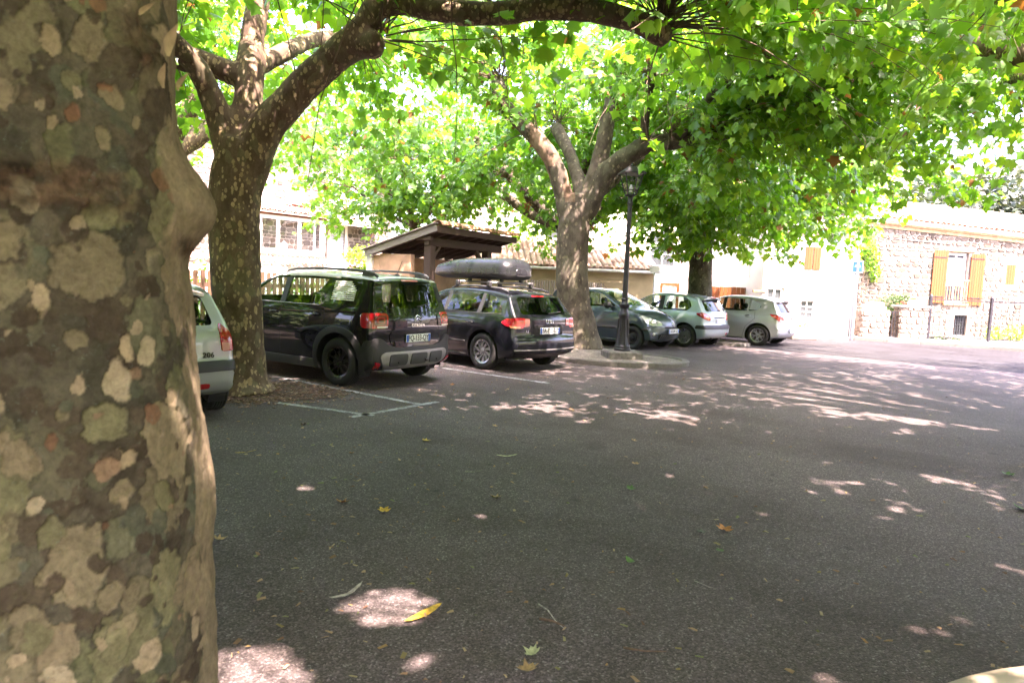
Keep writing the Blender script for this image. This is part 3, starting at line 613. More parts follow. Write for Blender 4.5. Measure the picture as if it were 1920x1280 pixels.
# gate pillars of stone: each stone a piece
def stone_block(parent, w, d, h, seed, course=.19):
    rn = np.random.default_rng(seed); MB().box((.015, .015, 0), (w-.015, d-.015, h-.02)).build('mortar_core', M['mortar'], parent); z = 0
    while z < h-.05:
        hh = min(course*rn.uniform(.75, 1.25), h-z)
        for (ax, L_, dep) in (('f', w, 0), ('l', d, 0), ('r', d, 1)):
            x = 0
            while x < L_-.02:
                ww = rn.uniform(.18, .38); ww = L_-x if L_-x-ww < .12 else ww
                a, b, c, e = x+.008, x+ww-.008, z+.008, z+hh-.008; x += ww
                pr_ = rn.uniform(.005, .035); rx = min(.05, (b-a)*.25); rz = min(.04, (e-c)*.28)
                o8 = [(a+rx, c), (b-rx, c), (b, c+rz), (b, e-rz), (b-rx, e), (a+rx, e), (a, e-rz), (a, c+rz)]; o8 = [(p[0]+rn.normal(0, .008), p[1]+rn.normal(0, .006)) for p in o8]
                mx, mz = (a+b)/2, (c+e)/2; V = [(p[0], .02, p[1]) for p in o8]+[(mx+(p[0]-mx)*.84, -pr_, mz+(p[1]-mz)*.84) for p in o8]
                F = [(i, (i+1) % 8, 8+(i+1) % 8, 8+i) for i in range(8)]+[tuple(8+i for i in range(8))]
                if ax == 'l': V = [(v[1], d-v[0], v[2]) for v in V]
                if ax == 'r': V = [(w-v[1], v[0], v[2]) for v in V]
                link('stone', mesh('stone', V, F, M['stone_obj']), parent)
        z += hh
p1 = empty('stone_gate_wall', (12.25, 23.98, .116), .05, 'pale stone wall end with a white rock on top, left of the gap', 'wall'); stone_block(p1, 1.0, .45, .98, 3)
p2 = empty('stone_gate_pillar', (13.62, 24.05, .116), .05, 'squat stone pillar with white mortar joining the iron railing', 'pillar'); stone_block(p2, 1.02, .45, 1.08, 8, .2)
MB().box((-.04, -.05, 1.08), (1.06, .5, 1.16), bev=.02).build('cap_slab', M['pave'], p2)
def rock(name, c, s_, mat, seed, parent=None, **kw):
    bm = bmesh.new(); bmesh.ops.create_icosphere(bm, subdivisions=3, radius=1)
    for v in bm.verts: v.co *= 1+.35*noise.noise(v.co*1.7+Vector((seed*3.1, 0, 0))); v.co = Vector((v.co.x*s_[0], v.co.y*s_[1], max(v.co.z, -.55)*s_[2]))
    me = bpy.data.meshes.new(name); bm.to_mesh(me); bm.free(); me.materials.append(mat); me.polygons.foreach_set('use_smooth', np.ones(len(me.polygons), bool)); o = link(name, me, parent, c); return o
M['limestone'] = simple('white_limestone', (.62, .58, .52), .9, var=.2, sc=6, bump=.8, bsc=12)
tag(rock('white_rock', (12.75, 24.2, 1.18), (.42, .2, .17), M['limestone'], 2), 'large white rock lying on the pale stone wall end', 'rock')
tag(rock('white_rock', (14.25, 24.3, 1.345), (.30, .18, .12), M['limestone'], 5), 'white rock lying on the squat stone pillar beside red flowers', 'rock')
# small iron gate and long iron railing, each bar a piece
ig = empty('iron_gate', (13.28, 24.15, .116), 0, 'narrow black iron gate between the two stone pillars', 'gate')
mb = MB().box((0, 0, .02), (.33, .03, .05)).box((0, 0, .9), (.33, .03, .93)); mb.build('rail', M['iron'], ig)
for i in range(4): MB().box((.01+i*.1, .005, .05), (.03+i*.1, .025, .9)).build('bar', M['iron'], ig)
ir = empty('iron_railing', (14.72, 24.2, .116), -.03, 'black iron railing with thin upright bars in front of the stone house', 'railing')
mb = MB().box((0, -.02, 1.39), (7.5, .02, 1.43)).box((0, -.02, .06), (7.5, .02, .09)); mb.build('rail', M['iron'], ir)
bar = None
for i in range(34):
    x = .16+i*.21
    if bar is None: bar = MB().tube([(0, 0, .07), (0, 0, 1.5)], .009, 6).lathe([(.0, 1.56), (.016, 1.52), (.0, 1.49)], 6).build('bar', M['iron'], ir, False, (x, 0, 0))
    else: link('bar', bar.data, ir, (x, 0, 0))
for x in (0, 2.12, 4.6, 7.1):
    MB().box((x-.045, -.045, -.1), (x+.045, .045, 1.5), bev=.008).lathe([(.05, 1.5), (.06, 1.53), (.03, 1.58), (0, 1.6)], 10, c=(x, 0, 0)).build('post', M['iron'], ir)
# garden behind the railing
M['gravel_pale'] = m_gravel('pale_gravel', [(.34, .31, .27), (.46, .42, .38), (.54, .50, .45)], 40)
# picket fences, each picket a piece
def picket_fence(name, P, h, label, mat, w=.075, gap=.05, z0=0.):
    a, b = Vector(P[0]), Vector(P[-1]); f = empty(name, (a.x, a.y, 0), 0, label, 'fence'); pk = None
    for p, q in zip(P[:-1], P[1:]):
        p, q = Vector(p), Vector(q); L_ = (q-p).length; d = (q-p)/L_; ang = math.atan2(d.y, d.x); n = int(L_/(w+gap)); o0 = Vector((p.x-a.x, p.y-a.y, 0))
        for z_ in (h*.28, h*.80):
            Mx = Matrix.Translation(o0+Vector((0, 0, z_))) @ Matrix.Rotation(ang, 4, 'Z'); MB().box((0, .016, -.045), (L_, .055, .045), M=Mx).build('rail', mat, f)
        for i in range(int(L_/2.2)+1):
            Mx = Matrix.Translation(o0+Vector((d.x, d.y, 0))*min(L_, i*2.2)) @ Matrix.Rotation(ang, 4, 'Z'); MB().box((-.05, .057, 0), (.05, .15, h*.96), bev=.01, M=Mx).build('post', mat, f)
        for i in range(n):
            x = (i+.5)*(w+gap); loc = o0+Vector((d.x*x, d.y*x, random.uniform(-.012, .012)))
            if pk is None: pk = MB().prism([(-w/2, .06), (w/2, .06), (w/2, h-.03), (w*.2, h), (-w*.2, h), (-w/2, h-.03)], -.012, .012, 'xz').build('picket', mat, f); pk.location = loc; pk.rotation_euler = (0, 0, ang)
            else: link('picket', pk.data, f, loc, (0, 0, ang+random.uniform(-.02, .02)))
picket_fence('picket_fence', [(-8.6, 10.2), (-6.9, 12.4), (-4.25, 17.9)], 1.52, 'brown wooden picket fence behind the black car', M['picket_brown'], .10, .075)
picket_fence('picket_fence', [(.15, 20.6), (3.0, 24.2), (5.3, 25.45)], 1.62, 'pale wooden picket fence behind the parked cars in the middle', M['picket'], .07, .065)
# street lamp
lp = empty('street_lamp', (2.24, 13.82, .11), R(10), 'black cast iron lamp post with a four sided lantern, on the kerbed island', 'street lamp')
MB().box((-.36, -.30, -.04), (.36, .30, .13), bev=.03).build('plinth', M['concrete'], lp)
pr_ = [(.205, .13), (.205, .17), (.185, .19), (.19, .22), (.16, .26), (.135, .42), (.118, .62), (.110, .80), (.125, .83), (.125, .87), (.10, .90), (.085, .98), (.115, 1.02), (.12, 1.06), (.08, 1.09), (.068, 1.14), (.085, 1.17), (.06, 1.20)]
pr_ = [(r*.86, z) for r, z in pr_]; mb = MB().lathe(pr_, 24)
for k in range(8):
    a = 2*math.pi*k/8; mb.tube([(.142*math.cos(a), .142*math.sin(a), .22), (.119*math.cos(a), .119*math.sin(a), .42), (.099*math.cos(a), .099*math.sin(a), .78)], .015, 6)
autosmooth(mb.build('base', M['iron'], lp), 40)
autosmooth(MB().lathe([(.058, 1.195), (.052, 1.6), (.046, 2.4), (.042, 3.05), (.055, 3.06), (.06, 3.09), (.045, 3.12), (.05, 3.20), (.08, 3.22)], 16).build('pole', M['iron'], lp), 40)
lantern(lp, 3.24, .42, .085, .185, [M['iron']], .13)
# timber shelter
sh = empty('timber_shelter', (-2.05, 17.55, 0), math.atan2(3.66, 2.05), 'open timber shelter with tiled lean-to roof and peach wall behind the cars', 'shelter')
# local x runs along the high edge (away to the right), local y points left/back; roof falls with +y
LS, DS, ZH, ZL = 4.15, 2.25, 2.86, 2.20
def sbox(name, a, b, mat, bev=.01, M_=None, parent=sh): return MB().box(a, b, bev=bev, M=M_).build(name, mat, parent)
tiltS = Matrix.Translation((0, 0, ZH)) @ Matrix.Rotation(-math.atan2(ZH-ZL, DS), 4, 'X'); sl = math.hypot(DS, ZH-ZL)
sbox('roof_deck', (0, .02, -.02), (LS, sl, .02), M['wood_dark'], .004, tiltS)
sbox('barge_board', (-.03, -.02, -.13), (-.002, sl+.1, .05), M['wood_grey'], .005, tiltS)
MB().box((-.10, -.05, .052), (.06, sl+.16, .085), bev=.01, M=tiltS).build('barge_capping', M['wood_grey'], sh)
sbox('fascia', (0, -.05, ZH-.16), (LS, -.012, ZH+.02), M['wood_dark'])
for i in range(9): sbox('rafter', (.08+i*(LS-.2)/8, .03, -.12), (.15+i*(LS-.2)/8, sl-.02, -.022), M['wood_dark'], .006, tiltS)
sbox('beam', (.12, .30, ZH-.48), (LS-.3, .46, ZH-.27), M['wood_dark'])
for x, y in ((.16, .27), (3.0, .27)): sbox('post', (x, y, 0), (x+.24, y+.22, ZH-.482), M['wood_dark'], .015)
for x in (.40, 2.75): 
    Mx = Matrix.Translation((x, .38, ZH-.75)) @ Matrix.Rotation(R(45 if x < 1 else -45), 4, 'Y'); sbox('brace', (-.05, -.06, -.1), (.05, .06, .40), M['wood_dark'], .008, Mx)
Mx = Matrix.Translation((.05, .20, ZH-.35)); sbox('corner_bracket', (0, 0, 0), (.10, .45, .10), M['wood_dark'], .01, Mx)
sbox('wall', (.15, DS-.30, 0), (LS-.15, DS-.08, ZL-.1), M['peach_plaster']); sbox('side_wall', (.15, .9, 0), (.33, DS-.302, ZL-.06), M['peach_plaster']); sbox('corner_pillar', (.08, DS-.07, 0), (.42, DS+.12, ZL-.12), M['white_plaster'])
sbox('door', (.10, 1.0, .05), (.147, 1.5, 1.5), M['wood_dark'])
tmS = tile_mesh(.30, .50, 8, M['tile_obj'])
for i in range(9): link('roof_tile', tmS, sh, (i*.46+.02, -.02, ZH+.035+random.uniform(0, .01)), (R(3), 0, R(-90)+random.uniform(-.03, .03)))
tmS2 = tile_mesh(.24, .50, 6, M['tile_obj'])
for i in range(16):
    for j in range(5): 
        y = .22+j*.44; link('roof_tile', tmS2, sh, (.1+(i+.5)*.255, y+.45, ZH+.03-(y+.45)*(ZH-ZL)/DS+random.uniform(0, .008)), (math.atan2(ZH-ZL, DS)-.04, 0, R(180)))
#@@ trees
def m_bark(name, base, patches, flecks, sc=1., spots=None, bump=.5, ring=0.):
    """plane bark: base mottling, layers of flaked plates with their own colour and a raised edge"""
    t = NT(name); co = t.scale(t.co(), (1, 1, .62)); w = t.warp(co, 5*sc, .16/sc, 4)
    nz = t.noise(7*sc, 6, .65, w).outputs[0]; c = t.ramp(nz, [(.25, base[0]), (.45, base[1]), (.58, base[2]), (.75, base[3])]); h = t.math('MULTIPLY', nz, .5)
    for i, (s_, thr, rad, col, col2) in enumerate(patches+flecks):
        ww = t.warp(t.n('ShaderNodeVectorMath', operation='ADD', i_0=co, i_1=(i*3.7, i*1.9, i*5.3)).outputs[0], 9*sc*(s_/5), .22/(sc*s_/5)*.5, 3)
        v = t.vor(s_*sc, ww); sp = t.n('ShaderNodeSeparateColor', i_0=v.outputs['Color'])
        on = t.math('GREATER_THAN', sp.outputs[0], thr); r_ = t.math('MULTIPLY', t.math('ADD', sp.outputs[1], .45), rad)
        e = t.math('MULTIPLY', on, t.ramp(t.math('SUBTRACT', r_, v.outputs['Distance']), [(.0, 0.), (.035, 1.)]))
        cc = t.mix(sp.outputs[2], col, col2); cc = t.mix(.55, cc, t.ramp(t.noise(16*sc, 4, .6, co).outputs[0], [(.3, (.55, .55, .55)), (.7, (1.25, 1.25, 1.25))]), 'MULTIPLY')
        c = t.mix(e, c, cc); h = t.math('SUBTRACT', h, t.math('MULTIPLY', e, .30))
    fn = t.noise(60*sc, 5, .7, co).outputs[0]; h = t.math('ADD', h, t.math('MULTIPLY', fn, .18))
    c = t.mix(.6, c, t.ramp(fn, [(.3, (.68, .68, .68)), (.7, (1.2, 1.2, 1.2))]), 'MULTIPLY')
    if ring: pass
    return t, c, h
def bark(name, *a, bump=.5, rough=.85, **k):
    t, c, h = m_bark(name, *a, **k); return t.P(Base_Color=c, Roughness=rough, Specular_IOR_Level=.25, Normal=t.bump(h, bump, .012))
BB = [(.050, .033, .023), (.100, .068, .046), (.140, .100, .068), (.18, .14, .10)]
M['bark_mottled'] = bark('mottled_plane_bark', BB, [(7, .55, .62, (.12, .10, .060), (.155, .13, .08))], [(15, .62, .40, (.36, .265, .14), (.25, .195, .11)), (27, .64, .42, (.42, .32, .18), (.26, .205, .12))])
M['bark_grey'] = bark('grey_plane_bark', [(.034, .026, .019), (.070, .056, .042), (.10, .083, .064), (.135, .115, .09)], [(6, .5, .6, (.095, .084, .058), (.125, .11, .08))], [(16, .70, .40, (.24, .20, .135), (.18, .15, .10))])
M['bark_peeled'] = bark('peeled_wood', [(.07, .04, .025), (.15, .095, .064), (.21, .145, .10), (.26, .19, .135)], [(6, .75, .5, (.05, .035, .025), (.09, .06, .045))], [])
def m_t0():
    t = NT('near_plane_bark'); c = t.n('ShaderNodeAttribute', attribute_name='bark').outputs['Color']
    co = t.co(); fine = t.noise(55., 6, .75, t.warp(co, 12, .05)).outputs[0]; mid = t.noise(18., 5, .65, co).outputs[0]
    c = t.mix(.8, c, t.ramp(fine, [(.32, (.62, .60, .57)), (.5, (1, 1, 1)), (.68, (1.35, 1.33, 1.28))]), 'MULTIPLY'); c = t.mix(.7, c, t.ramp(mid, [(.3, (.72, .72, .70)), (.7, (1.22, 1.2, 1.15))]), 'MULTIPLY')
    lich = t.noise(60., 5, .8).outputs[0]; c = t.mix(t.ramp(lich, [(.60, 0.), (.67, .4)]), c, (.125, .15, .125))
    return t.P(Base_Color=c, Roughness=.88, Specular_IOR_Level=.2, Normal=t.bump(t.math('ADD', fine, t.math('MULTIPLY', mid, .7)), .5, .006))
M['bark_near'] = m_t0()
M['shoot'] = simple('young_shoot_bark', (.125, .085, .052), .8, var=.35, sc=5)
def m_leaf(name, cols, trans, tw=.5):
    t = NT(name); t.t.nodes.remove(t.b)
    a = t.n('ShaderNodeAttribute', attribute_name='tint').outputs['Fac']
    c = t.ramp(a, cols); tc = t.ramp(a, trans)
    df = t.n('ShaderNodeBsdfDiffuse', i_Color=c); tr = t.n('ShaderNodeBsdfTranslucent', i_Color=tc); mx = t.n('ShaderNodeMixShader', i_0=tw, i_1=df.outputs[0], i_2=tr.outputs[0])
    gl = t.n('ShaderNodeBsdfGlossy', i_Color=(.9, .95, 1), i_Roughness=.38); lw = t.n('ShaderNodeLayerWeight', i_Blend=.5); fr = t.math('ADD', t.math('MULTIPLY', t.math('POWER', lw.outputs['Facing'], 4.), .5), .03)
    m2 = t.n('ShaderNodeMixShader', i_0=fr, i_1=mx.outputs[0], i_2=gl.outputs[0]); t.t.links.new(m2.outputs[0], t.out.inputs[0]); return t.m
LC = [(0, (.046, .130, .016)), (.35, (.072, .195, .020)), (.7, (.110, .25, .024)), (.93, (.155, .28, .030)), (1., (.20, .09, .025))]
LT = [(0, (.13, .33, .012)), (.35, (.22, .52, .014)), (.7, (.36, .66, .016)), (.93, (.52, .72, .022)), (1., (.30, .12, .02))]
M['leaf'] = m_leaf('plane_leaf', LC, LT, .58)
# leaf outline: palmate, five lobes, with a folded midrib; x across, y towards the tip
LO = np.array([(0, -.06), (.16, -.16), (.40, -.10), (.30, .06), (.60, .26), (.36, .30), (.36, .48), (.13, .46), (0, .80), (-.13, .46), (-.36, .48), (-.36, .30), (-.60, .26), (-.30, .06), (-.40, -.10), (-.16, -.16)])
LS_ = [(0, -.05), (.38, -.13), (.26, .07), (.60, .25), (.29, .40), (0, .80), (-.29, .40), (-.60, .25), (-.26, .07), (-.38, -.13)]
def leaf_geo(LO):
    V = [(0, .14, .0)]+[(x, y, -.16*abs(x)-.26*max(0, y-.1)**2-.12*x*x) for x, y in LO]; n = len(LO)
    return np.array(V), np.array([(0, i+1, (i+1) % n+1) for i in range(n)])
LV, LTRI = leaf_geo(LS_); LVF, LTRIF = leaf_geo(LO)
def leaves_mesh(name, P, T_, size, tint, mat, rn, flat=.35):
    """P: bases, T_: outward tip direction"""
    n = len(P); tip = T_/np.linalg.norm(T_, axis=1, keepdims=True)
    up = np.array([0, 0, 1.])+rn.normal(0, flat, (n, 3)); x = np.cross(tip, up); x /= np.linalg.norm(x, axis=1, keepdims=True)+1e-9; z = np.cross(x, tip)
    curl = rng.uniform(.3, 1.9, n)[:, None, None]
    L = np.repeat(LV[None], n, 0); L[:, :, 2] *= curl[:, :, 0]
    V = P[:, None]+size[:, None, None]*(L[:, :, :1]*x[:, None]+L[:, :, 1:2]*tip[:, None]+L[:, :, 2:]*z[:, None])
    T = (np.arange(n)[:, None, None]*len(LV)+LTRI[None]).reshape(-1, 3)
    return fastmesh(name, V.reshape(-1, 3), T, mat, True, {'tint': np.repeat(tint, len(LV))})
def limb_mesh(name, limbs, mats, voxel=.03, amp=.02, seed=0, freq=3.5, peel=None):
    """limbs: list of control polylines [(x,y,z,r),...]; fused by a voxel remesh"""
    mb = MB()
    for L in limbs:
        c = crom(L, 6); mb.tube([tuple(p[:3]) for p in c], [max(.015, p[3]) for p in c], 16)
    me = mesh(name+'_raw', mb.V, mb.F, mats[0]); o = bpy.data.objects.new('tmp', me); COL.objects.link(o)
    md = o.modifiers.new('r', 'REMESH'); md.mode = 'VOXEL'; md.voxel_size = voxel
    s_ = o.modifiers.new('s', 'SMOOTH'); s_.iterations = 3; s_.factor = .5
    dg = bpy.context.evaluated_depsgraph_get(); m2 = bpy.data.meshes.new_from_object(o.evaluated_get(dg)); bpy.data.objects.remove(o); bpy.data.meshes.remove(me)
    m2.name = name; n = len(m2.vertices); co = np.empty(n*3, np.float32); m2.vertices.foreach_get('co', co); co = co.reshape(-1, 3)
    nr = np.empty(n*3, np.float32); m2.vertices.foreach_get('normal', nr); nr = nr.reshape(-1, 3)
    d = np.array([noise.noise(Vector(p)*freq+Vector((seed, 0, 0)))+.5*noise.noise(Vector(p)*freq*2.7+Vector((0, seed, 0))) for p in co])*amp
    m2.vertices.foreach_set('co', (co+nr*d[:, None]).ravel()); m2.polygons.foreach_set('use_smooth', np.ones(len(m2.polygons), bool))
    m2.materials.clear()
    for mt in mats: m2.materials.append(mt)
    if peel:
        ctr = np.empty(len(m2.polygons)*3, np.float32); m2.polygons.foreach_get('center', ctr); ctr = ctr.reshape(-1, 3)
        m2.polygons.foreach_set('material_index', np.array([1 if peel(p) else 0 for p in ctr], np.int32))
    m2.update(); return m2
def shoots(knobs, n_per, len_rng, rn, droop=.35, spread=1.0):
    """long whips growing from each pollard knob; returns list of polylines"""
    out = []
    for (k, axis, cnt, lm) in knobs:
        k = np.array(k, float); ax = np.array(axis, float)
        for _ in range(int(cnt*n_per)):
            d = rn.normal(0, 1, 3); d /= np.linalg.norm(d); d = d*.8*spread+ax; d[2] = d[2]*.8+.12; d /= np.linalg.norm(d)
            L = rn.uniform(*len_rng)*lm; n = 7; p = k+d*.05+rn.normal(0, .055, 3); P = [p.copy()]; v = d.copy()+rn.normal(0, .18, 3)
            for i in range(n):
                v = v+np.array([0, 0, -droop*.16*(i+1)/n*1.6])+rn.normal(0, .10, 3); v /= np.linalg.norm(v); p = p+v*L/n; P.append(p.copy())
            out.append(np.array(P))
    return out
SUNGAPS = [(-0.56, 3.13, 0.27), (-1.0, 2.55, 0.32), (-0.33, 2.67, 0.17), (-0.68, 2.68, 0.07), (-1.47, 4.87, 0.14), (-0.95, 5.08, 0.07), (-1.18, 4.78, 0.05), (0.16, 4.78, 0.06), (0.1, 3.93, 0.06), (0.5, 3.11, 0.06), (-0.76, 5.3, 0.05), (2.82, 4.92, 0.13), (3.12, 5.59, 0.05), (1.07, 9.42, 0.1), (-0.07, 8.72, 0.07), (-1.09, 2.64, 0.1)]
def crown(tree, S, rn, per_m, size, zmin, mat, keep=None, thick=.011, tintb=0., name='crown'):
    mb = MB()
    for P in S: mb.tube([tuple(p) for p in P], list(np.linspace(thick, .0025, len(P))), 4, False)
    sm = link('shoots', mesh('shoots', mb.V, mb.F, M['shoot'], True), tree); sm['kind'] = 'stuff'
    Bs, Ts = [], []
    for P in S:
        seg = np.diff(P, axis=0); ln = np.linalg.norm(seg, axis=1).sum(); n = max(3, int(ln*per_m*rn.uniform(.7, 1.3))); t = np.sort(rn.uniform(.16, 1., n)**.8)*(len(P)-1)
        i = np.minimum(t.astype(int), len(P)-2); f = (t-i)[:, None]; B = P[i]*(1-f)+P[i+1]*f; dr = seg[i]/np.linalg.norm(seg[i], axis=1, keepdims=True)
        side = rn.normal(0, 1, (n, 3)); side -= dr*(side*dr).sum(1, keepdims=True); side /= np.linalg.norm(side, axis=1, keepdims=True)+1e-9
        pet = side*.75+dr*.55+np.array([0, 0, -.10]); B = B+pet*rn.uniform(.04, .34, (n, 1)); T_ = side*.75+dr*.45+np.array([0, 0, -1.])*rn.uniform(.25, 1.5, (n, 1)); Bs.append(B); Ts.append(T_)
    B = np.vstack(Bs); T_ = np.vstack(Ts); ok = B[:, 2] > zmin(B) if callable(zmin) else B[:, 2] > zmin
    if keep is not None: ok &= keep(B)
    Bw_ = B+np.array(tree.location)
    for (gx, gy, gr2) in SUNGAPS:      # chinks in the crown along the sun's path
        k_ = Bw_[:, 2]/sv.z; dd = np.hypot(Bw_[:, 0]-(gx+sv.x*k_), Bw_[:, 1]-(gy+sv.y*k_)); ok &= dd > gr2
    B, T_ = B[ok], T_[ok]; n = len(B); sz = (rn.uniform(.42, 1.3, n)+.12*rn.normal(0, 1, n)).clip(.35, 1.5)*size; ti = np.clip(rn.beta(2.2, 2.4, n)*.92+tintb, 0, .93); ti[rn.random(n) < .02] = 1.
    return B, T_, sz, ti
def proj(B):
    v = B-np.array([0, 0, CAM_H]); w = v @ np.array(fw); return 960+1280*(v @ np.array(rt))/w, 640-1280*(v @ np.array(upv))/w, w
LEAFSTAT = []
def make_tree(label, base, limbs, barkm, knobs, n_per, len_rng, per_m, size, zmin, seed, voxel=.035, amp=.02, nbig=0, droop=.35, spread=1., keep=None, peel=None, tintb=0., trunk_mesh=None, thick=.010):
    rn = np.random.default_rng(seed); t = empty('plane_tree', base, 0, label, 'tree', 'plane trees shading the car park'); b = np.array([*base[:2], 0])
    loc = [[(p[0]-b[0], p[1]-b[1], p[2]-base[2], p[3]) for p in L] for L in limbs]
    tm = trunk_mesh or limb_mesh('trunk', loc, barkm, voxel, amp, seed, peel=peel); link('trunk', tm, t)
    S = shoots(knobs, n_per, len_rng, rn, droop, spread); B, T_, sz, ti = crown(t, [s_-np.array(base) for s_ in S], rn, per_m, size, (lambda q: (zmin(q+np.array(base)) if callable(zmin) else zmin)-base[2]), M['leaf'], None if keep is None else (lambda q: keep(q+np.array(base))), thick, tintb)
    # positions are local to the tree
    Bw = B+np.array(base); px, py, w = proj(Bw)
    rn2 = np.random.default_rng(seed+50)
    app = np.where((w > .5) & (px > 0) & (px < 1920) & (py > -10) & (py < 700), sz*1280/np.maximum(w, .5), 0); big = np.argsort(-app)[:nbig]; big = big[app[big] > 9] if nbig else np.array([], int)
    m_ = np.ones(len(B), bool); m_[big] = False; LEAFSTAT.append(len(B))
    o = link('crown', leaves_mesh('crown', B[m_], T_[m_], sz[m_], ti[m_], M['leaf'], rn2), t); o['kind'] = 'stuff'
    for i in big:
        tp = Vector(T_[i]).normalized(); x = tp.cross(Vector((0, 0, 1))+Vector(rn2.normal(0, .35, 3)))
        if x.length < 1e-3: continue
        x.normalize(); z = x.cross(tp); mw = Matrix((x, tp, z)).transposed().to_4x4(); link('leaf', LEAFV[int(np.clip(ti[i]*6, 0, 5))], t, B[i], mw.to_euler(), (sz[i],)*3)
    return t
LEAFV = []
for k in range(6):
    V = LVF.copy(); V[:, 2] *= (.5+.35*k); LEAFV.append(fastmesh('leaf', V, LTRIF, M['leaf'], True, {'tint': np.full(len(V), [.12, .3, .45, .58, .7, .85][k])}))

# near trunk: dense cylinder with burr, ridge and scars
def vnoise(x, y, seed):
    """smooth value noise on numpy arrays"""
    rn = np.random.default_rng(seed); G = rn.random((256, 256)); xi, yi = np.floor(x).astype(int), np.floor(y).astype(int); fx, fy = x-xi, y-yi; fx = fx*fx*(3-2*fx); fy = fy*fy*(3-2*fy); g = lambda i, j: G[i & 255, j & 255]
    return (g(xi, yi)*(1-fx)+g(xi+1, yi)*fx)*(1-fy)+(g(xi, yi+1)*(1-fx)+g(xi+1, yi+1)*fx)*fy
def fbm(x, y, sc, seed, oct=4, gain=.55):
    v = 0; a = 1; n = 0
    for o in range(oct): v = v+a*vnoise(x*sc*2**o+17.3*o, y*sc*2**o+5.1*o, seed+o); n += a; a *= gain
    return v/n
def near_trunk():
    """every flake of the bark stands proud of, or lies below, its neighbours"""
    an = np.concatenate([np.linspace(-1.75, .95, 380, endpoint=False), np.linspace(.95, -1.75+2*math.pi, 60, endpoint=False)]); zs = np.concatenate([np.linspace(-.1, .45, 40, endpoint=False), np.linspace(.45, 2.40, 470, endpoint=False), np.linspace(2.40, 3.6, 40)])
    A, Z = np.meshgrid(an, zs); na, nz_ = len(an), len(zs); S = A*.40
    r = .405+.05*np.clip(1-Z/.6, 0, 1)**2+.012*np.sin(Z*2.1)-.018*(Z-1.3)
    for (az, zz, sa, sz_, am) in ((.34, 1.715, .36, .085, .066), (.30, 1.66, .2, .05, .018), (.42, 1.80, .2, .07, .014), (.36, 1.555, .28, .045, -.016), (-1.15, 1.72, .26, .030, .028), (-.9, 1.76, .6, .03, -.010), (-.75, 1.68, .6, .018, .012), (-.30, 2.03, .20, .09, .026), (-.22, 2.08, .05, .035, -.035), (.35, 2.4, .7, .2, .02), (-1.0, 1.2, .9, .4, .012), (.40, .95, .25, .10, .010), (.30, 1.25, .2, .12, -.006)):
        da = (A-az+math.pi) % (2*math.pi)-math.pi; r = r+am*np.exp(-(da/sa)**2-((Z-zz)/sz_)**2)
    r = r+.010*np.sin(3*A+Z*1.3)+.006*np.sin(7*A-Z*2)+.022*(fbm(S, Z, 5., 1)-.5)+.010*(fbm(S, Z, 17., 2)-.5)
    wS = S+.030*(fbm(S, Z, 14., 3)-.5)+.012*(fbm(S, Z, 55., 4)-.5); wZ = Z+.040*(fbm(S, Z, 14., 5)-.5)+.012*(fbm(S, Z, 55., 6)-.5)
    f1, f2, f3 = fbm(S, Z*.7, 9., 7, 5, .6), fbm(S, Z, 38., 8, 4), fbm(S, Z*.6, 4., 9, 3); mixc = lambda a, b, f: np.array(a)*(1-f[..., None])+np.array(b)*f[..., None]
    C = mixc((.045, .036, .025), (.112, .104, .074), np.clip((f1-.25)*2, 0, 1)); C = C*(1-.35*np.clip((f3-.45)*4, 0, 1)[..., None])+np.array((.075, .050, .034))*(.35*np.clip((f3-.45)*4, 0, 1)[..., None]); H = np.zeros_like(S)
    rn = np.random.default_rng(23)
    def plates(cell, frac, rad, cols, h, elong, seed, sm, edge=.0, sub=None):
        nonlocal C, H
        q = np.random.default_rng(seed); s0, s1, z0, z1 = -.72, .42, .3, 2.5; n = int((s1-s0)*(z1-z0)/(cell*cell*elong)); px_, pz = q.uniform(s0, s1, n), q.uniform(z0, z1, n); on = q.random(n) < frac; R_ = rad*cell*np.clip(np.exp(q.normal(-.25, .50, n)), .25, 2.0); el = elong*q.uniform(.75, 1.4, n); rot = q.normal(0, .35, n); ci = q.integers(len(cols), size=n); jit = q.uniform(.82, 1.18, n)
        for i in np.where(on)[0]:
            i0 = np.searchsorted(zs, pz[i]-R_[i]*el[i]*1.6); i1 = np.searchsorted(zs, pz[i]+R_[i]*el[i]*1.6); sl = slice(max(0, i0), i1)
            dx, dz = wS[sl]-px_[i], wZ[sl]-pz[i]; c_, s_ = math.cos(rot[i]), math.sin(rot[i]); u, v = dx*c_+dz*s_, (-dx*s_+dz*c_)/el[i]
            d = np.sqrt(u*u+v*v)/R_[i]+.75*(f2[sl]-.5)*sm; m_ = np.clip((1-d)*9, 0, 1)*.86; rimm = np.clip(1-np.abs(d-1)*10, 0, 1)
            C[sl] = C[sl]*(1-m_[..., None])+np.array(cols[ci[i]])*jit[i]*m_[..., None]; C[sl] *= (1-edge*rimm)[..., None]; H[sl] = H[sl]*(1-m_)+h*q.uniform(.6, 1.3)*m_+(.0016*rimm if h < 0 else 0)
    plates(.11, .75, .62, [(.058, .043, .029), (.080, .062, .042), (.050, .046, .032)], .0020, 1.3, 41, 1.2)
    plates(.080, .60, .60, [(.150, .132, .080), (.118, .120, .064), (.165, .140, .088), (.100, .100, .062)], -.0026, 1.35, 42, 1.1, .25)
    plates(.058, .42, .58, [(.075, .080, .056), (.062, .048, .033), (.095, .088, .058)], .0018, 1.2, 43, 1.3)
    plates(.062, .34, .55, [(.185, .152, .096), (.150, .140, .078), (.175, .138, .090)], -.0030, 1.35, 44, 1.0, .3)
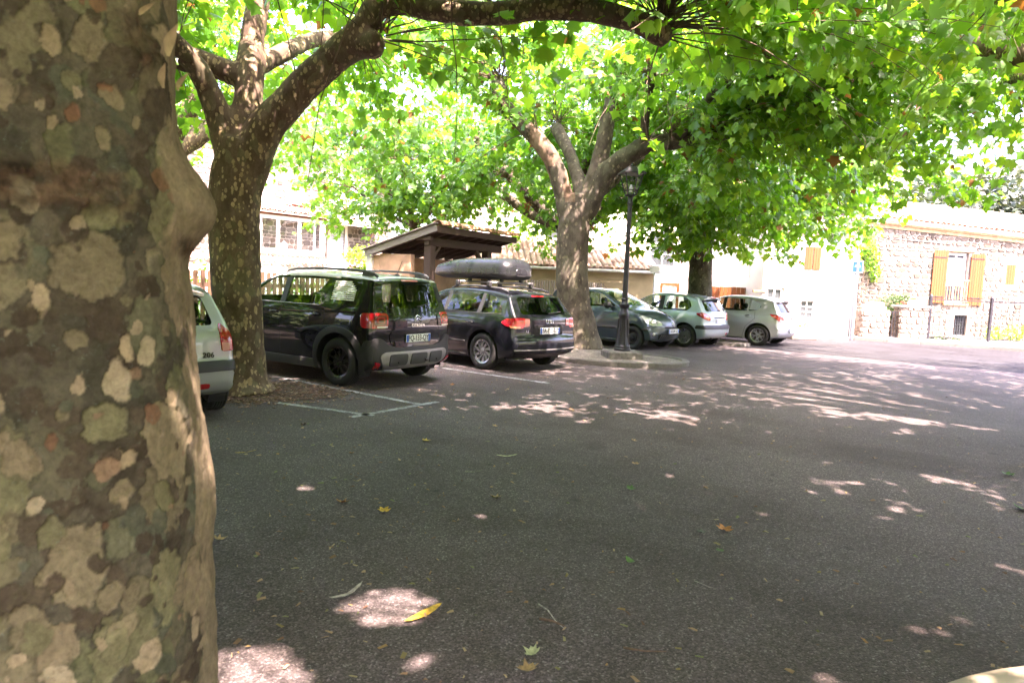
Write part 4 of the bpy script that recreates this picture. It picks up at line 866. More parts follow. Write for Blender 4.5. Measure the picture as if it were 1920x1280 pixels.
    plates(.05, .16, .50, [(.045, .032, .022), (.055, .040, .028)], .0024, 1.1, 45, 1.3)
    plates(.055, .13, .42, [(.30, .235, .155), (.25, .195, .125), (.33, .27, .185)], -.0034, 1.25, 46, .8, .3)
    plates(.03, .06, .40, [(.15, .078, .046), (.20, .13, .085), (.28, .22, .15)], -.002, 1.1, 47, 1.0, .2)
    da = (A-.40+math.pi) % (2*math.pi)-math.pi; b_ = np.clip((1-np.abs(da)/.74+1.5*(fbm(S, Z*.45, 11., 12, 5)-.5)-.35)*7, 0, 1)*.88
    pale = mixc((.150, .115, .074), (.265, .212, .142), np.clip((fbm(S, Z*.3, 16., 13, 5, .6)-.2)*1.7, 0, 1)); C = C*(1-b_[..., None])+pale*b_[..., None]; H = H*(1-.8*b_)
    for (az, zz, sa, sz_) in ((-.85, 1.705, .52, .050), (-1.2, 1.72, .25, .04), (-.30, 2.04, .13, .06), (.12, 1.60, .20, .022), (.30, 1.585, .12, .016)):
        da = (A-az+math.pi) % (2*math.pi)-math.pi; g = np.clip(np.exp(-(da/sa)**4-((Z-zz)/sz_)**4)*1.5*fbm(S, Z, 26., 14, 4), 0, 1); C = C*(1-g[..., None])+mixc((.022, .014, .009), (.120, .070, .042), np.clip((f2-.3)*2.2, 0, 1))*g[..., None]; H = H+g*.012*(fbm(S, Z, 60., 15, 4, .7)-.4)
    r = r+H+.0016*(fbm(S, Z, 120., 16, 3)-.5)
    cx = -.018*(Z-1.3); V = np.stack([cx+r*np.cos(A), r*np.sin(A), Z], -1).reshape(-1, 3)
    I = np.arange(nz_*na).reshape(nz_, na); Q = np.stack([I[:-1], np.roll(I, -1, 1)[:-1], np.roll(I, -1, 1)[1:], I[1:]], -1).reshape(-1, 4)
    me = fastmesh('trunk', V, Q, M['bark_near'], True); ca = me.attributes.new('bark', 'FLOAT_COLOR', 'POINT'); ca.data.foreach_set('color', np.concatenate([C.reshape(-1, 3), np.ones((len(V), 1))], 1).astype(np.float32).ravel()); return me
def ring_knobs(c, n, r, z, rn, lm=1., cnt=1.):
    return [((c[0]+r*rn.uniform(.6, 1.1)*math.cos(a), c[1]+r*rn.uniform(.6, 1.1)*math.sin(a), z+rn.uniform(-.4, .7)), (.45*math.cos(a), .45*math.sin(a), .35), cnt, lm) for a in np.linspace(0, 2*math.pi, n, endpoint=False)+rn.uniform(0, 1)]
def ring_limbs(top, knobs, r0=.2, r1=.13):
    out = []
    for k in knobs:
        a = np.array(top); b = np.array(k[0]); m_ = (a+b)/2+np.array([0, 0, -.12]); out.append([(*a, r0), (*m_, (r0+r1)/2), (*b, r1), (*(b+(b-m_)*.12), r1*1.45), (*(b+(b-m_)*.2), .04)])
    return out
rk = np.random.default_rng(3)

T0 = (-1.214, 1.65, 0)
k0 = ring_knobs((-1.2, 1.6), 8, 2.7, 4.6, rk)+[((-2.4, 6.0, 5.2), (0, .2, .4), 1.5, 1.), ((-3.9, 5.4, 5.0), (-.2, .1, .4), 1.2, 1.), ((-.6, 4.9, 4.9), (0, .3, .5), 1.2, 1.1), ((.9, 3.4, 5.0), (.3, .2, .5), 1.3, 1.1)]
t0 = make_tree('huge mottled plane trunk filling the left edge in the foreground', T0, [], None, k0+[((-1.2, 1.6, 4.6), (0, 0, .6), 1, 1)], 36, (1.5, 3.0), 32, .23, lambda q: np.maximum(3.4, 1.72+.44*q[:, 1]), 11, trunk_mesh=near_trunk(), droop=.25)
loc0 = ring_limbs((-1.24, 1.65, 3.3), k0, .22, .13); link('limbs', limb_mesh('limbs', [[(p[0]-T0[0], p[1]-T0[1], p[2], p[3]) for p in L] for L in loc0], [M['bark_mottled']], .045, .02, 5), t0)
for (az, z_, L_, yaw_) in ((-.20, 2.05, .075, .3), (-.26, 1.965, .05, -.2), (-.12, 1.97, .045, .6), (-.36, 2.09, .035, 1.)):
    P_ = Vector((.425*math.cos(az), .425*math.sin(az), z_)); n_ = Vector((math.cos(az), math.sin(az), 0)); tg_ = Vector((-n_.y, n_.x, 0)); V = []; F = []
    for i in range(9):
        t_ = i/8; w_ = L_*.22*math.sin(math.pi*min(1, t_*.9+.1)); c_ = P_+Vector((0, 0, 1))*(t_-.5)*L_+tg_*yaw_*(t_-.5)*L_*.8+n_*(.006+.03*(abs(t_-.3))**1.6)
        V += [c_-tg_*w_+n_*.004, c_, c_+tg_*w_+n_*.004]
    for i in range(8):
        for k in range(2): F.append((3*i+k, 3*i+k+1, 3*i+4+k, 3*i+3+k))
    link('bark_flake', mesh('bark_flake', V, F, simple('curled_bark', (.42, .31, .18), .8, var=.25, sc=30), True), t0)
# second tree, with the long bough over the car park
b1 = [[(-3.44, 8.6, -.02, 0.450), (-3.46, 8.6, .2, 0.351), (-3.48, 8.6, .91, 0.310), (-3.5, 8.6, 1.58, 0.302), (-3.52, 8.6, 2.24, 0.306), (-3.48, 8.6, 2.77, 0.311), (-3.43, 8.6, 3.13, 0.277)],
 [(-3.44, 8.6, 2.6, 0.270), (-3.2, 8.6, 3.2, 0.227), (-2.94, 8.6, 3.53, 0.206), (-2.61, 8.6, 3.9, 0.197), (-2.28, 8.55, 4.18, 0.189), (-1.95, 8.5, 4.49, 0.168), (-1.79, 8.45, 4.72, 0.151), (-1.52, 8.4, 4.77, 0.139), (-1.16, 8.3, 4.69, 0.139), (-.72, 8.25, 4.63, 0.139), (-.22, 8.2, 4.63, 0.134), (.27, 8.15, 4.68, 0.126), (.82, 8.1, 4.65, 0.126), (1.24, 8.05, 4.54, 0.126), (1.51, 8., 4.41, 0.143), (1.61, 8., 4.31, 0.084)],
 [(-2.34, 8.55, 4.11, 0.151), (-2.01, 8.5, 4.27, 0.143), (-1.77, 8.4, 4.29, 0.160), (-1.66, 8.4, 4.32, 0.050)],
 [(-3.52, 8.6, 2.8, 0.210), (-3.67, 8.55, 3.33, 0.168), (-3.78, 8.5, 3.63, 0.143), (-3.88, 8.3, 3.94, 0.126), (-4.13, 8., 4.19, 0.126), (-4.25, 7.9, 4.28, 0.042)],
 [(-3.5, 8.7, 2.9, 0.218), (-3.44, 8.8, 3.66, 0.185), (-3.45, 8.9, 4.21, 0.168), (-3.43, 9., 4.77, 0.143), (-3.37, 9.1, 5.4, 0.143), (-3.36, 9.1, 5.5, 0.042)],
 [(-3.53, 8.85, 3.95, 0.151), (-3.88, 8.8, 4.06, 0.143), (-4.23, 8.7, 4.11, 0.151), (-4.4, 8.7, 4.12, 0.042)],
 [(-3.44, 8.9, 4.1, 0.134), (-3.0, 10.2, 4.9, 0.109), (-2.6, 11.4, 5.3, 0.126)]]
k1 = [((1.55, 8., 4.5), (.3, 0, .5), 1.5, 1.15), ((1.5, 8., 4.5), (.5, -.7, .5), 1.0, 1.2), ((.3, 8.1, 4.75), (.0, -.7, .7), .9, 1.1), ((-1.72, 8.4, 4.4), (.3, .1, .5), .7, .8), ((-4.2, 7.95, 4.3), (-.5, -.2, .3), 1, 1.), ((-3.36, 9.1, 5.5), (0, .1, .6), 1.4, 1.), ((-4.35, 8.7, 4.15), (-.5, .2, .3), 1, .9), ((-2.6, 11.4, 5.3), (.2, .6, .3), 1.3, 1.), ((-.2, 8.2, 4.75), (.1, .2, .9), .7, .9), ((.8, 8.1, 4.75), (.2, -.2, .9), .6, .9)]
make_tree('dark trunk flecked with cream, its thick bough crossing the top of the photo', (-3.43, 8.6, 0), b1, [M['bark_mottled']], k1, 34, (1.4, 2.9), 19, .18, lambda q: 3.15+.9*np.clip((q[:, 0]+2.6)/2, 0, 1)*(q[:, 1] < 10.2), 21, .03, .016, nbig=280)
# third tree on the kerbed island
b2 = [[(1.57, 15.3, .05, 0.521), (1.49, 15.3, .5, 0.419), (1.33, 15.3, 1.21, 0.372), (1.26, 15.3, 1.92, 0.358), (1.26, 15.3, 2.63, 0.358), (1.27, 15.3, 3.16, 0.336), (1.3, 15.3, 3.51, 0.272)],
 [(1.15, 15.3, 2.95, 0.224), (.94, 15.25, 3.66, 0.200), (.74, 15.2, 4.16, 0.192), (.5, 15.2, 4.49, 0.188), (.16, 15.2, 4.82, 0.176), (-.26, 15.1, 5.17, 0.160), (-.5, 15.1, 5.5, 0.168), (-.51, 15.1, 5.72, 0.200), (-.46, 15.1, 5.86, 0.064)],
 [(1.41, 15.3, 3.05, 0.240), (1.67, 15.3, 3.87, 0.208), (1.81, 15.3, 4.51, 0.184), (1.89, 15.3, 5.2, 0.160), (2.02, 15.3, 5.99, 0.136), (2.09, 15.2, 6.58, 0.112), (2.34, 15.1, 6.95, 0.120), (2.61, 15.1, 7.12, 0.048)],
 [(1.53, 15.3, 3.1, 0.224), (1.82, 15.1, 3.85, 0.208), (2.17, 14.9, 4.22, 0.208), (2.69, 14.7, 4.52, 0.192), (3.34, 14.4, 4.59, 0.168), (3.94, 14.2, 4.71, 0.168), (4.35, 14., 4.79, 0.184), (4.46, 13.9, 5.03, 0.208), (4.5, 13.9, 5.18, 0.064)],
 [(4.4, 13.95, 4.95, .10), (5.5, 13.7, 5.3, .07), (6.6, 13.4, 5.5, .08), (6.7, 13.4, 5.55, .03)], [(2.6, 14.7, 4.5, .10), (2.5, 14.1, 5.1, .09), (2.45, 13.5, 5.6, .10), (2.45, 13.45, 5.7, .03)], [(3.2, 14.45, 4.58, 0.112), (3.45, 13.2, 5.05, 0.088), (3.7, 11.9, 5.35, 0.104), (3.72, 11.8, 5.4, 0.032)], [(1.5, 15.4, 3.3, 0.176), (1.2, 16.6, 4.6, 0.144), (.9, 17.6, 5.4, 0.160), (.85, 17.7, 5.5, 0.040)], [(1.6, 15.4, 3.4, 0.160), (2.9, 16.5, 4.7, 0.128), (3.4, 17.2, 5.3, 0.152), (3.45, 17.25, 5.4, 0.040)]]
k2 = [((6.6, 13.4, 5.5), (.3, -.1, .5), .9, 1.1), ((2.45, 13.5, 5.6), (.0, -.2, .45), 1.3, .9), ((3.0, 14.3, 4.7), (.6, -.5, .0), .7, .8), ((3.5, 14.0, 4.8), (.7, -.5, -.1), .9, .9), ((3.7, 11.9, 5.4), (.2, -.3, .5), 2.0, 1.2), ((3.7, 11.9, 5.4), (.9, -.2, .3), .8, 1.3), ((-.5, 15.1, 5.8), (-.3, -.1, .8), 1.6, 1.), ((2.5, 15.1, 7.05), (.2, 0, .5), 1.6, 1.), ((4.48, 13.9, 5.15), (.3, -.1, .7), 1.4, 1.05), ((4.48, 13.9, 5.1), (1.1, .1, .25), 1.5, 1.6), ((4.4, 13.9, 5.0), (.4, -.9, .3), .8, 1.3), ((.88, 17.6, 5.5), (-.2, .4, .4), 1.3, 1.), ((3.4, 17.2, 5.4), (.3, .4, .4), 1.3, 1.), ((1.9, 15.3, 5.2), (.2, .3, .8), .6, .8), ((3.3, 14.4, 4.7), (.2, .2, .9), .6, .8), ((.3, 15.2, 4.8), (-.5, .3, .4), .5, .9)]
make_tree('grey trunk on the kerbed island beside the lamp post', (1.5, 15.3, .1), b2, [M['bark_grey'], M['bark_peeled']], k2, 38, (1.4, 3.1), 20, .175, lambda q: np.where((q[:, 0] < 3.1) & (q[:, 1] < 15.1), 4.75, 3.1), 31, .035, .02, nbig=280,
    peel=lambda p: (p[2] > 3.2 and -1.3 < p[0] < -.25 and p[2] < 4.9 and (p[0]+.02*p[2])-(-.45) > -.95 and (p[1] < -.05) and noise.noise(Vector(p)*2.5) > -.25))
# far tree between the pale green and the silver car
b3 = [[(5.46, 19.8, .0, .46), (5.42, 19.8, .4, .38), (5.37, 19.8, 1.27, .34), (5.32, 19.8, 2.49, .33), (5.23, 19.8, 3.4, .35), (5.19, 19.8, 4., .28)], [(5.23, 19.8, 3.2, .24), (4.5, 19.7, 4.41, .2), (3.91, 19.6, 5.11, .18), (3.66, 19.6, 5.54, .2), (3.64, 19.6, 5.6, .05)],
 [(5.23, 19.8, 3.2, .24), (6.03, 19.4, 3.92, .21), (6.61, 19., 4.26, .2), (6.8, 18.8, 4.59, .24), (6.86, 18.8, 4.81, .08)], [(5.22, 19.8, 3.4, .24), (5.62, 20, 4.95, .2), (5.89, 20.2, 6.35, .18), (5.95, 20.3, 6.98, .2), (5.95, 20.3, 7.1, .05)],
 [(5.2, 19.9, 3.5, .2), (5.6, 21.2, 4.6, .18), (5.9, 22, 5.2, .2)], [(5.2, 19.7, 3.6, .2), (5.0, 18.2, 4.4, .17), (5.1, 17.3, 4.9, .2), (5.1, 17.2, 5.0, .05)]]
k3 = [((3.66, 19.6, 5.5), (-.4, -.1, .3), 1.4, 1.), ((6.84, 18.8, 4.75), (.5, -.2, .2), 1.3, 1.1), ((6.84, 18.8, 4.7), (1.1, -.25, .15), 1.5, 1.55), ((5.3, 19.3, 3.7), (-.1, -.7, -.35), 1.1, .75), ((4.6, 19.3, 4.2), (-.9, -.5, -.25), 1.0, .95), ((6.3, 19.0, 4.1), (.7, -.5, -.35), 1.0, .9), ((5.0, 17.6, 4.6), (-.2, -.5, -.3), .9, .9), ((5.95, 20.3, 7.), (.1, 0, .5), 1.4, 1.), ((5.9, 22, 5.2), (.3, .4, .2), 1.2, 1.), ((5.1, 17.3, 4.95), (.1, -.5, .2), 1.5, 1.1), ((5.2, 19.7, 3.9), (.1, -.4, .3), 1.1, .75), ((6.2, 19.3, 4.1), (.5, -.3, .0), .9, .9), ((4.4, 19.6, 4.4), (-.3, -.4, .1), .9, .8)]
make_tree('far plane tree rising between the pale green car and the silver hatchback', (5.42, 19.8, 0), b3, [M['bark_grey']], k3, 34, (1.4, 2.9), 20, .18, 2.35, 41, .04, .02, nbig=200, droop=.6)
def ring_tree(label, base, n, r, z, seed, lm=1., cnt=1., size=.185, zmin=3.0, per_m=9.5, nbig=0, barkm=None, n_per=30, droop=.4, rad=.36, tintb=0., extra=()):
    rn = np.random.default_rng(seed); kk = ring_knobs(base, n, r, z, rn, lm, cnt)+list(extra); top = (base[0], base[1], z-1.6)
    L = [[(base[0], base[1], -.02, rad*1.3), (base[0], base[1], .3, rad*1.05), (base[0]+.03, base[1], 1.4, rad), (*top, rad*1.02), (top[0], top[1], top[2]+.3, rad*.8)]]+ring_limbs(top, kk, rad*.62, rad*.4)
    return make_tree(label, (base[0], base[1], 0), L, [barkm or M['bark_mottled']], kk+[((base[0], base[1], z+.4), (0, 0, .7), 1.2, 1.)], n_per, (1.4, 2.9), per_m, size, zmin, seed, .05, .02, nbig=nbig, droop=droop, tintb=tintb)
ring_tree('plane tree whose branches hang into the top right corner, trunk out of the frame', (8.0, 5.9), 9, 3.1, 5.0, 51, zmin=lambda q: 3.3+.25*np.clip(8.5-q[:, 1], 0, 4), nbig=300, n_per=32, droop=.5, per_m=13, extra=[((7.2, 10.2, 5.4), (-.1, .4, .3), 1.3, 1.), ((9.6, 10.8, 5.3), (.2, .4, .3), 1.3, 1.), ((5.6, 9.2, 5.6), (-.4, .3, .4), 1.1, 1.), ((8.4, 12.4, 5.5), (.0, .3, .3), 1.0, 1.), ((4.2, 8.2, 5.9), (-.2, .2, .5), 1.2, .9), ((6.0, 11.4, 5.8), (-.2, .3, .4), 1.2, 1.)])
ring_tree('plane tree right of the camera shading the foreground', (4.3, 1.0), 8, 2.9, 5.3, 61, zmin=3.6, n_per=34, per_m=30, size=.26)
ring_tree('plane tree beyond the right edge of the lot', (13.6, 8.8), 8, 3.0, 5.0, 131, zmin=3.3, n_per=34, per_m=18, size=.2, droop=.5)
ring_tree('plane tree behind the tiled shelter and the island trunk', (1.75, 22.4), 7, 2.9, 4.8, 71, zmin=2.2, n_per=36, per_m=19, barkm=M['bark_grey'], tintb=-.12, droop=.85)
ring_tree('plane tree whose crown stands over the tiled shelter, trunk behind the peach wall', (-3.25, 21.7), 7, 2.6, 4.7, 75, zmin=2.75, n_per=32, per_m=18, barkm=M['bark_grey'], tintb=-.12, droop=.55, rad=.13, extra=[((-3.2, 21.0, 3.7), (0, -.6, .2), 1.4, .8), ((-2.4, 20.9, 3.9), (.4, -.5, .1), 1.0, .8)])
ring_tree('plane tree hidden behind the foreground trunk at far left', (-7.9, 14.9), 7, 2.7, 5.3, 81, zmin=3.6, n_per=30, per_m=16)
ring_tree('plane tree behind the camera to the left', (-4.5, -2.6), 7, 2.8, 5.0, 91, zmin=3.4, n_per=28, per_m=13, size=.26)
for i_, (x_, y_, lab_) in enumerate(((-9.5, 3.2, 'unseen plane tree added left of the foreground trunk'), (-10.2, 8.3, 'unseen plane tree added beyond the left edge, level with the black car'), (-16.5, 9.5, 'unseen plane tree added far beyond the left edge'), (-10.5, -6.0, 'unseen plane tree added far behind the camera on the left'), (.6, -8.0, 'unseen plane tree added straight behind the camera'), (8.5, -7.5, 'unseen plane tree added far behind the camera on the right'))):  # unseen trees added to block low sky light and darken car reflections
    ring_tree(lab_, (x_, y_), 6, 2.9, 4.7, 111+i_, zmin=2.0, n_per=26, per_m=9, size=.36, droop=.8)
ring_tree('plane tree far to the right, shading the lot edge', (13.0, .8), 7, 2.8, 5.0, 101, zmin=3.4, n_per=28, per_m=13, size=.26)
print('LEAVES', LEAFSTAT)
#@@ cars
def m_paint(name, col, metal=0., flake=0., rough=.35, dust=.0):
    t = NT(name); c = col
    if flake:
        v = t.vor(900.); g = t.n('ShaderNodeSeparateColor', i_0=v.outputs['Color']).outputs[0]; c = t.mix(flake, col, t.ramp(g, [(0, tuple(x*.6 for x in col)), (1, tuple(min(1, x*1.5) for x in col))]))
    nz = t.noise(3.5, 5, .6).outputs[0]
    if dust: c = t.mix(t.ramp(nz, [(.42, 0.), (.75, dust)]), c, (.22, .19, .16))
    return t.P(Base_Color=c, Metallic=metal, Roughness=rough, Specular_IOR_Level=.08, Coat_Weight=1., Coat_Roughness=t.ramp(nz, [(.35, .015), (.7, .06)]))
M['p_black'] = m_paint('black_car_paint', (.0035, .004, .0055), 0, 0, .3, 0)
M['p_roof'] = m_paint('pale_roof_paint', (.50, .50, .47), 0, 0, .35, .15)
M['p_dkgrey'] = m_paint('dark_grey_metallic', (.0065, .0075, .011), 0, .4, .35, .01)
M['p_blue'] = m_paint('blue_grey_metallic', (.050, .070, .090), .5, .4, .4, .12)
M['p_green'] = m_paint('pale_green_metallic', (.31, .38, .41), .4, .3, .36, .04)
M['p_silver'] = m_paint('silver_metallic', (.40, .42, .46), .45, .3, .34, .04)
M['p_silver2'] = m_paint('warm_silver_metallic', (.34, .35, .36), .4, .3, .36, .05)
M['plastic'] = simple('black_plastic', (.018, .018, .019), .55, var=.2, sc=6, bump=.12, bsc=300)
M['plastic_grey'] = simple('grey_plastic', (.055, .055, .058), .5, var=.15, sc=6)
M['skid'] = simple('matt_silver_trim', (.30, .29, .29), .42, .5, var=.08)
M['chrome'] = simple('chrome', (.75, .76, .78), .08, 1., var=.02)
M['rubber'] = simple('tyre_rubber', (.014, .014, .014), .8, var=.25, sc=10, bump=.2, bsc=90)
M['alloy_dark'] = simple('dark_alloy', (.045, .042, .040), .28, .7, var=.1)
M['alloy'] = simple('silver_alloy', (.42, .43, .45), .3, .8, var=.06)
M['steel_black'] = simple('black_steel', (.015, .015, .016), .5, .3, var=.2)
M['disc'] = simple('brake_disc', (.10, .09, .085), .4, .9, var=.2)
M['seat'] = simple('seat_cloth', (.020, .020, .023), .9, var=.2, sc=20)
M['lining'] = simple('cabin_lining', (.045, .044, .042), .9, var=.15)
def m_lamp(name, col, sp=.5):
    t = NT(name); w = t.n('ShaderNodeTexWave', i_Scale=38., i_Distortion=0.); w.bands_direction = 'Z'
    return t.P(Base_Color=t.mix(t.math('MULTIPLY', w.outputs[0], .4), col, tuple(x*.45 for x in col)), Roughness=.12, Coat_Weight=1., Coat_Roughness=.02)
M['red_lens'] = m_lamp('red_lens', (.42, .010, .016)); M['red_dark'] = m_lamp('deep_red_lens', (.12, .004, .008)); M['amber'] = m_lamp('amber_lens', (.55, .20, .10)); M['white_lens'] = m_lamp('white_lens', (.62, .58, .58)); M['pink_lens'] = m_lamp('pale_red_lens', (.50, .15, .14))
M['plate_white'] = simple('plate_white', (.74, .75, .76), .35, var=.02); M['plate_blue'] = simple('plate_blue', (.03, .12, .50), .35, var=.02); M['ink'] = simple('plate_black', (.012, .012, .012), .5, var=.0)

class Car:
    """body grown from a side outline, a plan taper and a cross-section; panels and glass cut out of it"""
    def __init__(s, name, loc, heading, label, outline, W, section, plan, wb, wr, arch, paint, res=14, low=.30, group='cars parked along the row', step=.036, rows_side=20):
        s.name = name; s.W = W; s.wb = wb; s.wr = wr; s.arch = arch; s.paint = paint
        s.root = empty(name, (loc[0], loc[1], .004), math.atan2(heading[1], heading[0]), label, 'car', group)
        s.sec = np.array(section); s.plan = np.array(plan)
        # outline, closed: (x,z,crown,k)
        P = np.array(outline, float); Q = crom(np.vstack([P, P[:1]]), res)[:-1]
        # even resample
        d = np.r_[0, np.cumsum(np.linalg.norm(np.diff(np.vstack([Q, Q[:1]])[:, :2], axis=0), axis=1))]; n = int(d[-1]/step); t = np.linspace(0, d[-1], n, endpoint=False)
        Q2 = np.vstack([Q, Q[:1]]); O = np.stack([np.interp(t, d, Q2[:, k]) for k in range(4)], 1); s.O = O
        tg = np.roll(O[:, :2], -1, 0)-np.roll(O[:, :2], 1, 0); tg /= np.linalg.norm(tg, axis=1, keepdims=True); area = np.sum(O[:, 0]*np.roll(O[:, 1], -1)-np.roll(O[:, 0], -1)*O[:, 1])
        nin = np.stack([-tg[:, 1], tg[:, 0]], 1)*(1 if area > 0 else -1)
        for _ in range(3): nin = (np.roll(nin, 1, 0)+2*nin+np.roll(nin, -1, 0)); nin /= np.linalg.norm(nin, axis=1, keepdims=True)
        xmin, xmax = O[:, 0].min(), O[:, 0].max(); rows = []; kc = O[:, 3]; cr = O[:, 2]
        E = O[:, :2]+nin*(cr+kc)[:, None]; Ye = s.Y(E[:, 0], E[:, 1])
        for q in np.linspace(0, 1, 9)[:-1]:
            p = O[:, :2]+nin*(cr*q*q)[:, None]; rows.append(np.stack([p[:, 0], q*(Ye-kc), p[:, 1]], 1))
        for th in np.linspace(0, math.pi/2, 7)[:-1]:
            p = O[:, :2]+nin*(cr+kc*(1-math.cos(th)))[:, None]; rows.append(np.stack([p[:, 0], Ye-kc+kc*math.sin(th), p[:, 1]], 1))
        sk = np.stack([xmin+.55+(E[:, 0]-xmin)/(xmax-xmin)*(xmax-xmin-1.1), np.full(n, low)], 1)
        for f in np.linspace(0, 1, rows_side):
            p = E*(1-f)+sk*f; rows.append(np.stack([p[:, 0], s.Y(p[:, 0], p[:, 1]), p[:, 1]], 1))
        A = np.array(rows); m_ = len(rows); V = []; idx = {}
        bm = bmesh.new(); L = [[bm.verts.new(A[i, j]) for j in range(n)] for i in range(m_)]
        Rr = [L[0]]+[[bm.verts.new((A[i, j, 0], -A[i, j, 1], A[i, j, 2])) for j in range(n)] for i in range(1, m_)]
        sg = area > 0
        for G, fl in ((L, sg), (Rr, not sg)):
            for i in range(m_-1):
                for j in range(n):
                    j2 = (j+1) % n; q = (G[i][j], G[i][j2], G[i+1][j2], G[i+1][j]); bm.faces.new(q[::-1] if fl else q)
        bmesh.ops.remove_doubles(bm, verts=bm.verts, dist=.0005); bm.normal_update()
        s.bm = bm; s.bvh = BVHTree.FromBMesh(bm); s.lay = bm.faces.layers.int.new('region'); s.regions = [('body', [paint, M['dark_gap']], None)]
    def Y(s, x, z):
        return s.W*np.interp(z, s.sec[:, 0], s.sec[:, 1])*np.interp(x, s.plan[:, 0], s.plan[:, 1]) if False else s.W*s._sm(z, s.sec)*s._sm(x, s.plan)
    @staticmethod
    def _sm(v, tab):
        v = np.asarray(v, float); out = 0
        for d, w in ((-.045, .2), (-.02, .2), (0, .2), (.02, .2), (.045, .2)): out = out+w*np.interp(v+d, tab[:, 0], tab[:, 1])
        return out
    def hit(s, u, v, d):
        """cast onto the body: d is the outward direction; u runs horizontally to the viewer's right, v = z"""
        d = Vector(d).normalized(); ua = Vector((-d.y, d.x, 0)).normalized() if abs(d.z) < .9 else Vector((1, 0, 0)); va = d.cross(ua) if abs(d.z) < .9 else Vector((0, 1, 0))
        o = ua*u+Vector((0, 0, v))+d*6 if abs(d.z) < .9 else Vector((u, v, 6))
        h = s.bvh.ray_cast(o, -d); return (h[0], h[1]) if h[0] is not None else (None, None)
    def knife(s, poly, axis, side, filt=None):
        """cut the closed outline (poly in the projection plane) into the mesh; axis 'y' side view (x,z), 'x' end view (y,z), 'z' top view (x,y)"""
        ia = {'y': (0, 2), 'x': (1, 2), 'z': (0, 1)}[axis]; bm = s.bm; n = len(poly)
        def okf(f):
            c = f.normal; k = {'y': 1, 'x': 0, 'z': 2}[axis]
            return c[k]*side > .12 and (filt is None or filt(f.calc_center_median()))
        X0, X1 = min(p[0] for p in poly)-.002, max(p[0] for p in poly)+.002; Z0, Z1 = min(p[1] for p in poly)-.002, max(p[1] for p in poly)+.002; i0, i1 = ia
        cand = set()
        for f in bm.faces:
            vv = f.verts; c0 = [v.co[i0] for v in vv]
            if max(c0) < X0 or min(c0) > X1: continue
            c1 = [v.co[i1] for v in vv]
            if max(c1) < Z0 or min(c1) > Z1: continue
            if okf(f): cand.add(f)
        for i in range(n):
            a, b = poly[i], poly[(i+1) % n]; lo = (min(a[0], b[0])-1e-4, min(a[1], b[1])-1e-4); hi = (max(a[0], b[0])+1e-4, max(a[1], b[1])+1e-4); fs = []
            for f in cand:
                vv = f.verts; c0 = [v.co[i0] for v in vv]
                if max(c0) < lo[0] or min(c0) > hi[0]: continue
                c1 = [v.co[i1] for v in vv]
                if max(c1) < lo[1] or min(c1) > hi[1]: continue
                fs.append(f)
            if not fs: continue
            pc = Vector((0, 0, 0)); pc[i0], pc[i1] = a; du, dv = b[0]-a[0], b[1]-a[1]; no = Vector((0, 0, 0)); no[i0], no[i1] = -dv, du
            if no.length < 1e-9: continue
            g = set(fs)
            for f in fs: g.update(f.edges); g.update(f.verts)
            res = bmesh.ops.bisect_plane(bm, geom=list(g), dist=1e-5, plane_co=pc, plane_no=no.normalized())
            cand = {f for f in cand if f.is_valid}; cand.update(f for f in res['geom'] if isinstance(f, bmesh.types.BMFace))
        for f in cand: f.normal_update()
        return cand
    def region(s, name, poly, axis, mats, sides=(1, -1), filt=None, over=True):
        """a closed outline becomes a region; one region per side"""
        ids = []
        for sd in sides:
            pl = poly
            if axis == 'x' and False: pl = poly
            cand = s.knife(pl, axis, sd, filt); ia = {'y': (0, 2), 'x': (1, 2), 'z': (0, 1)}[axis]
            rid = len(s.regions); s.regions.append((name, mats, None)); ids.append(rid)
            for f in cand:
                c = f.calc_center_median()
                if inpoly((c[ia[0]], c[ia[1]]), pl) and (over or f[s.lay] == 0): f[s.lay] = rid
        return ids
    def gapline(s, pts, axis='y', sides=(1, -1), w=.007, filt=None):
        for sd in sides:
            for a, b in zip(pts[:-1], pts[1:]):
                a, b = Vector(a), Vector(b); d = (b-a).normalized(); n = Vector((-d.y, d.x))*w*.5; poly = [tuple(a-n), tuple(b-n), tuple(b+n), tuple(a+n)]
                cand = s.knife(poly, axis, sd, filt); ia = {'y': (0, 2), 'x': (1, 2)}[axis]
                for f in cand:
                    c = f.calc_center_median()
                    if inpoly((c[ia[0]], c[ia[1]]), poly): f.material_index = 1
    def cut_arches(s):
        for cx in (0, s.wb):
            ar = s.arch if not isinstance(s.arch, tuple) else s.arch[0 if cx == 0 else 1]
            poly = [(cx+ar*math.cos(a), s.wr+.005+ar*math.sin(a)) for a in np.linspace(-.55, math.pi+.55, 34)]
            for sd in (1, -1): s.knife(poly+[(cx-ar*.85, 0), (cx+ar*.85, 0)], 'y', sd)
            dl = [f for f in s.bm.faces if (lambda c: (c.x-cx)**2+(c.z-s.wr-.005)**2 < (ar-1e-4)**2 and abs(c.y) > .42*s.W*1.0 and c.z < s.wr+ar)(f.calc_center_median())]
            dl += [f for f in s.bm.faces if (lambda c: abs(c.x-cx) < ar*.84 and c.z < s.wr and abs(c.y) > .5*s.W)(f.calc_center_median()) and f not in set(dl)]
            bmesh.ops.delete(s.bm, geom=list(set(dl)), context='FACES')
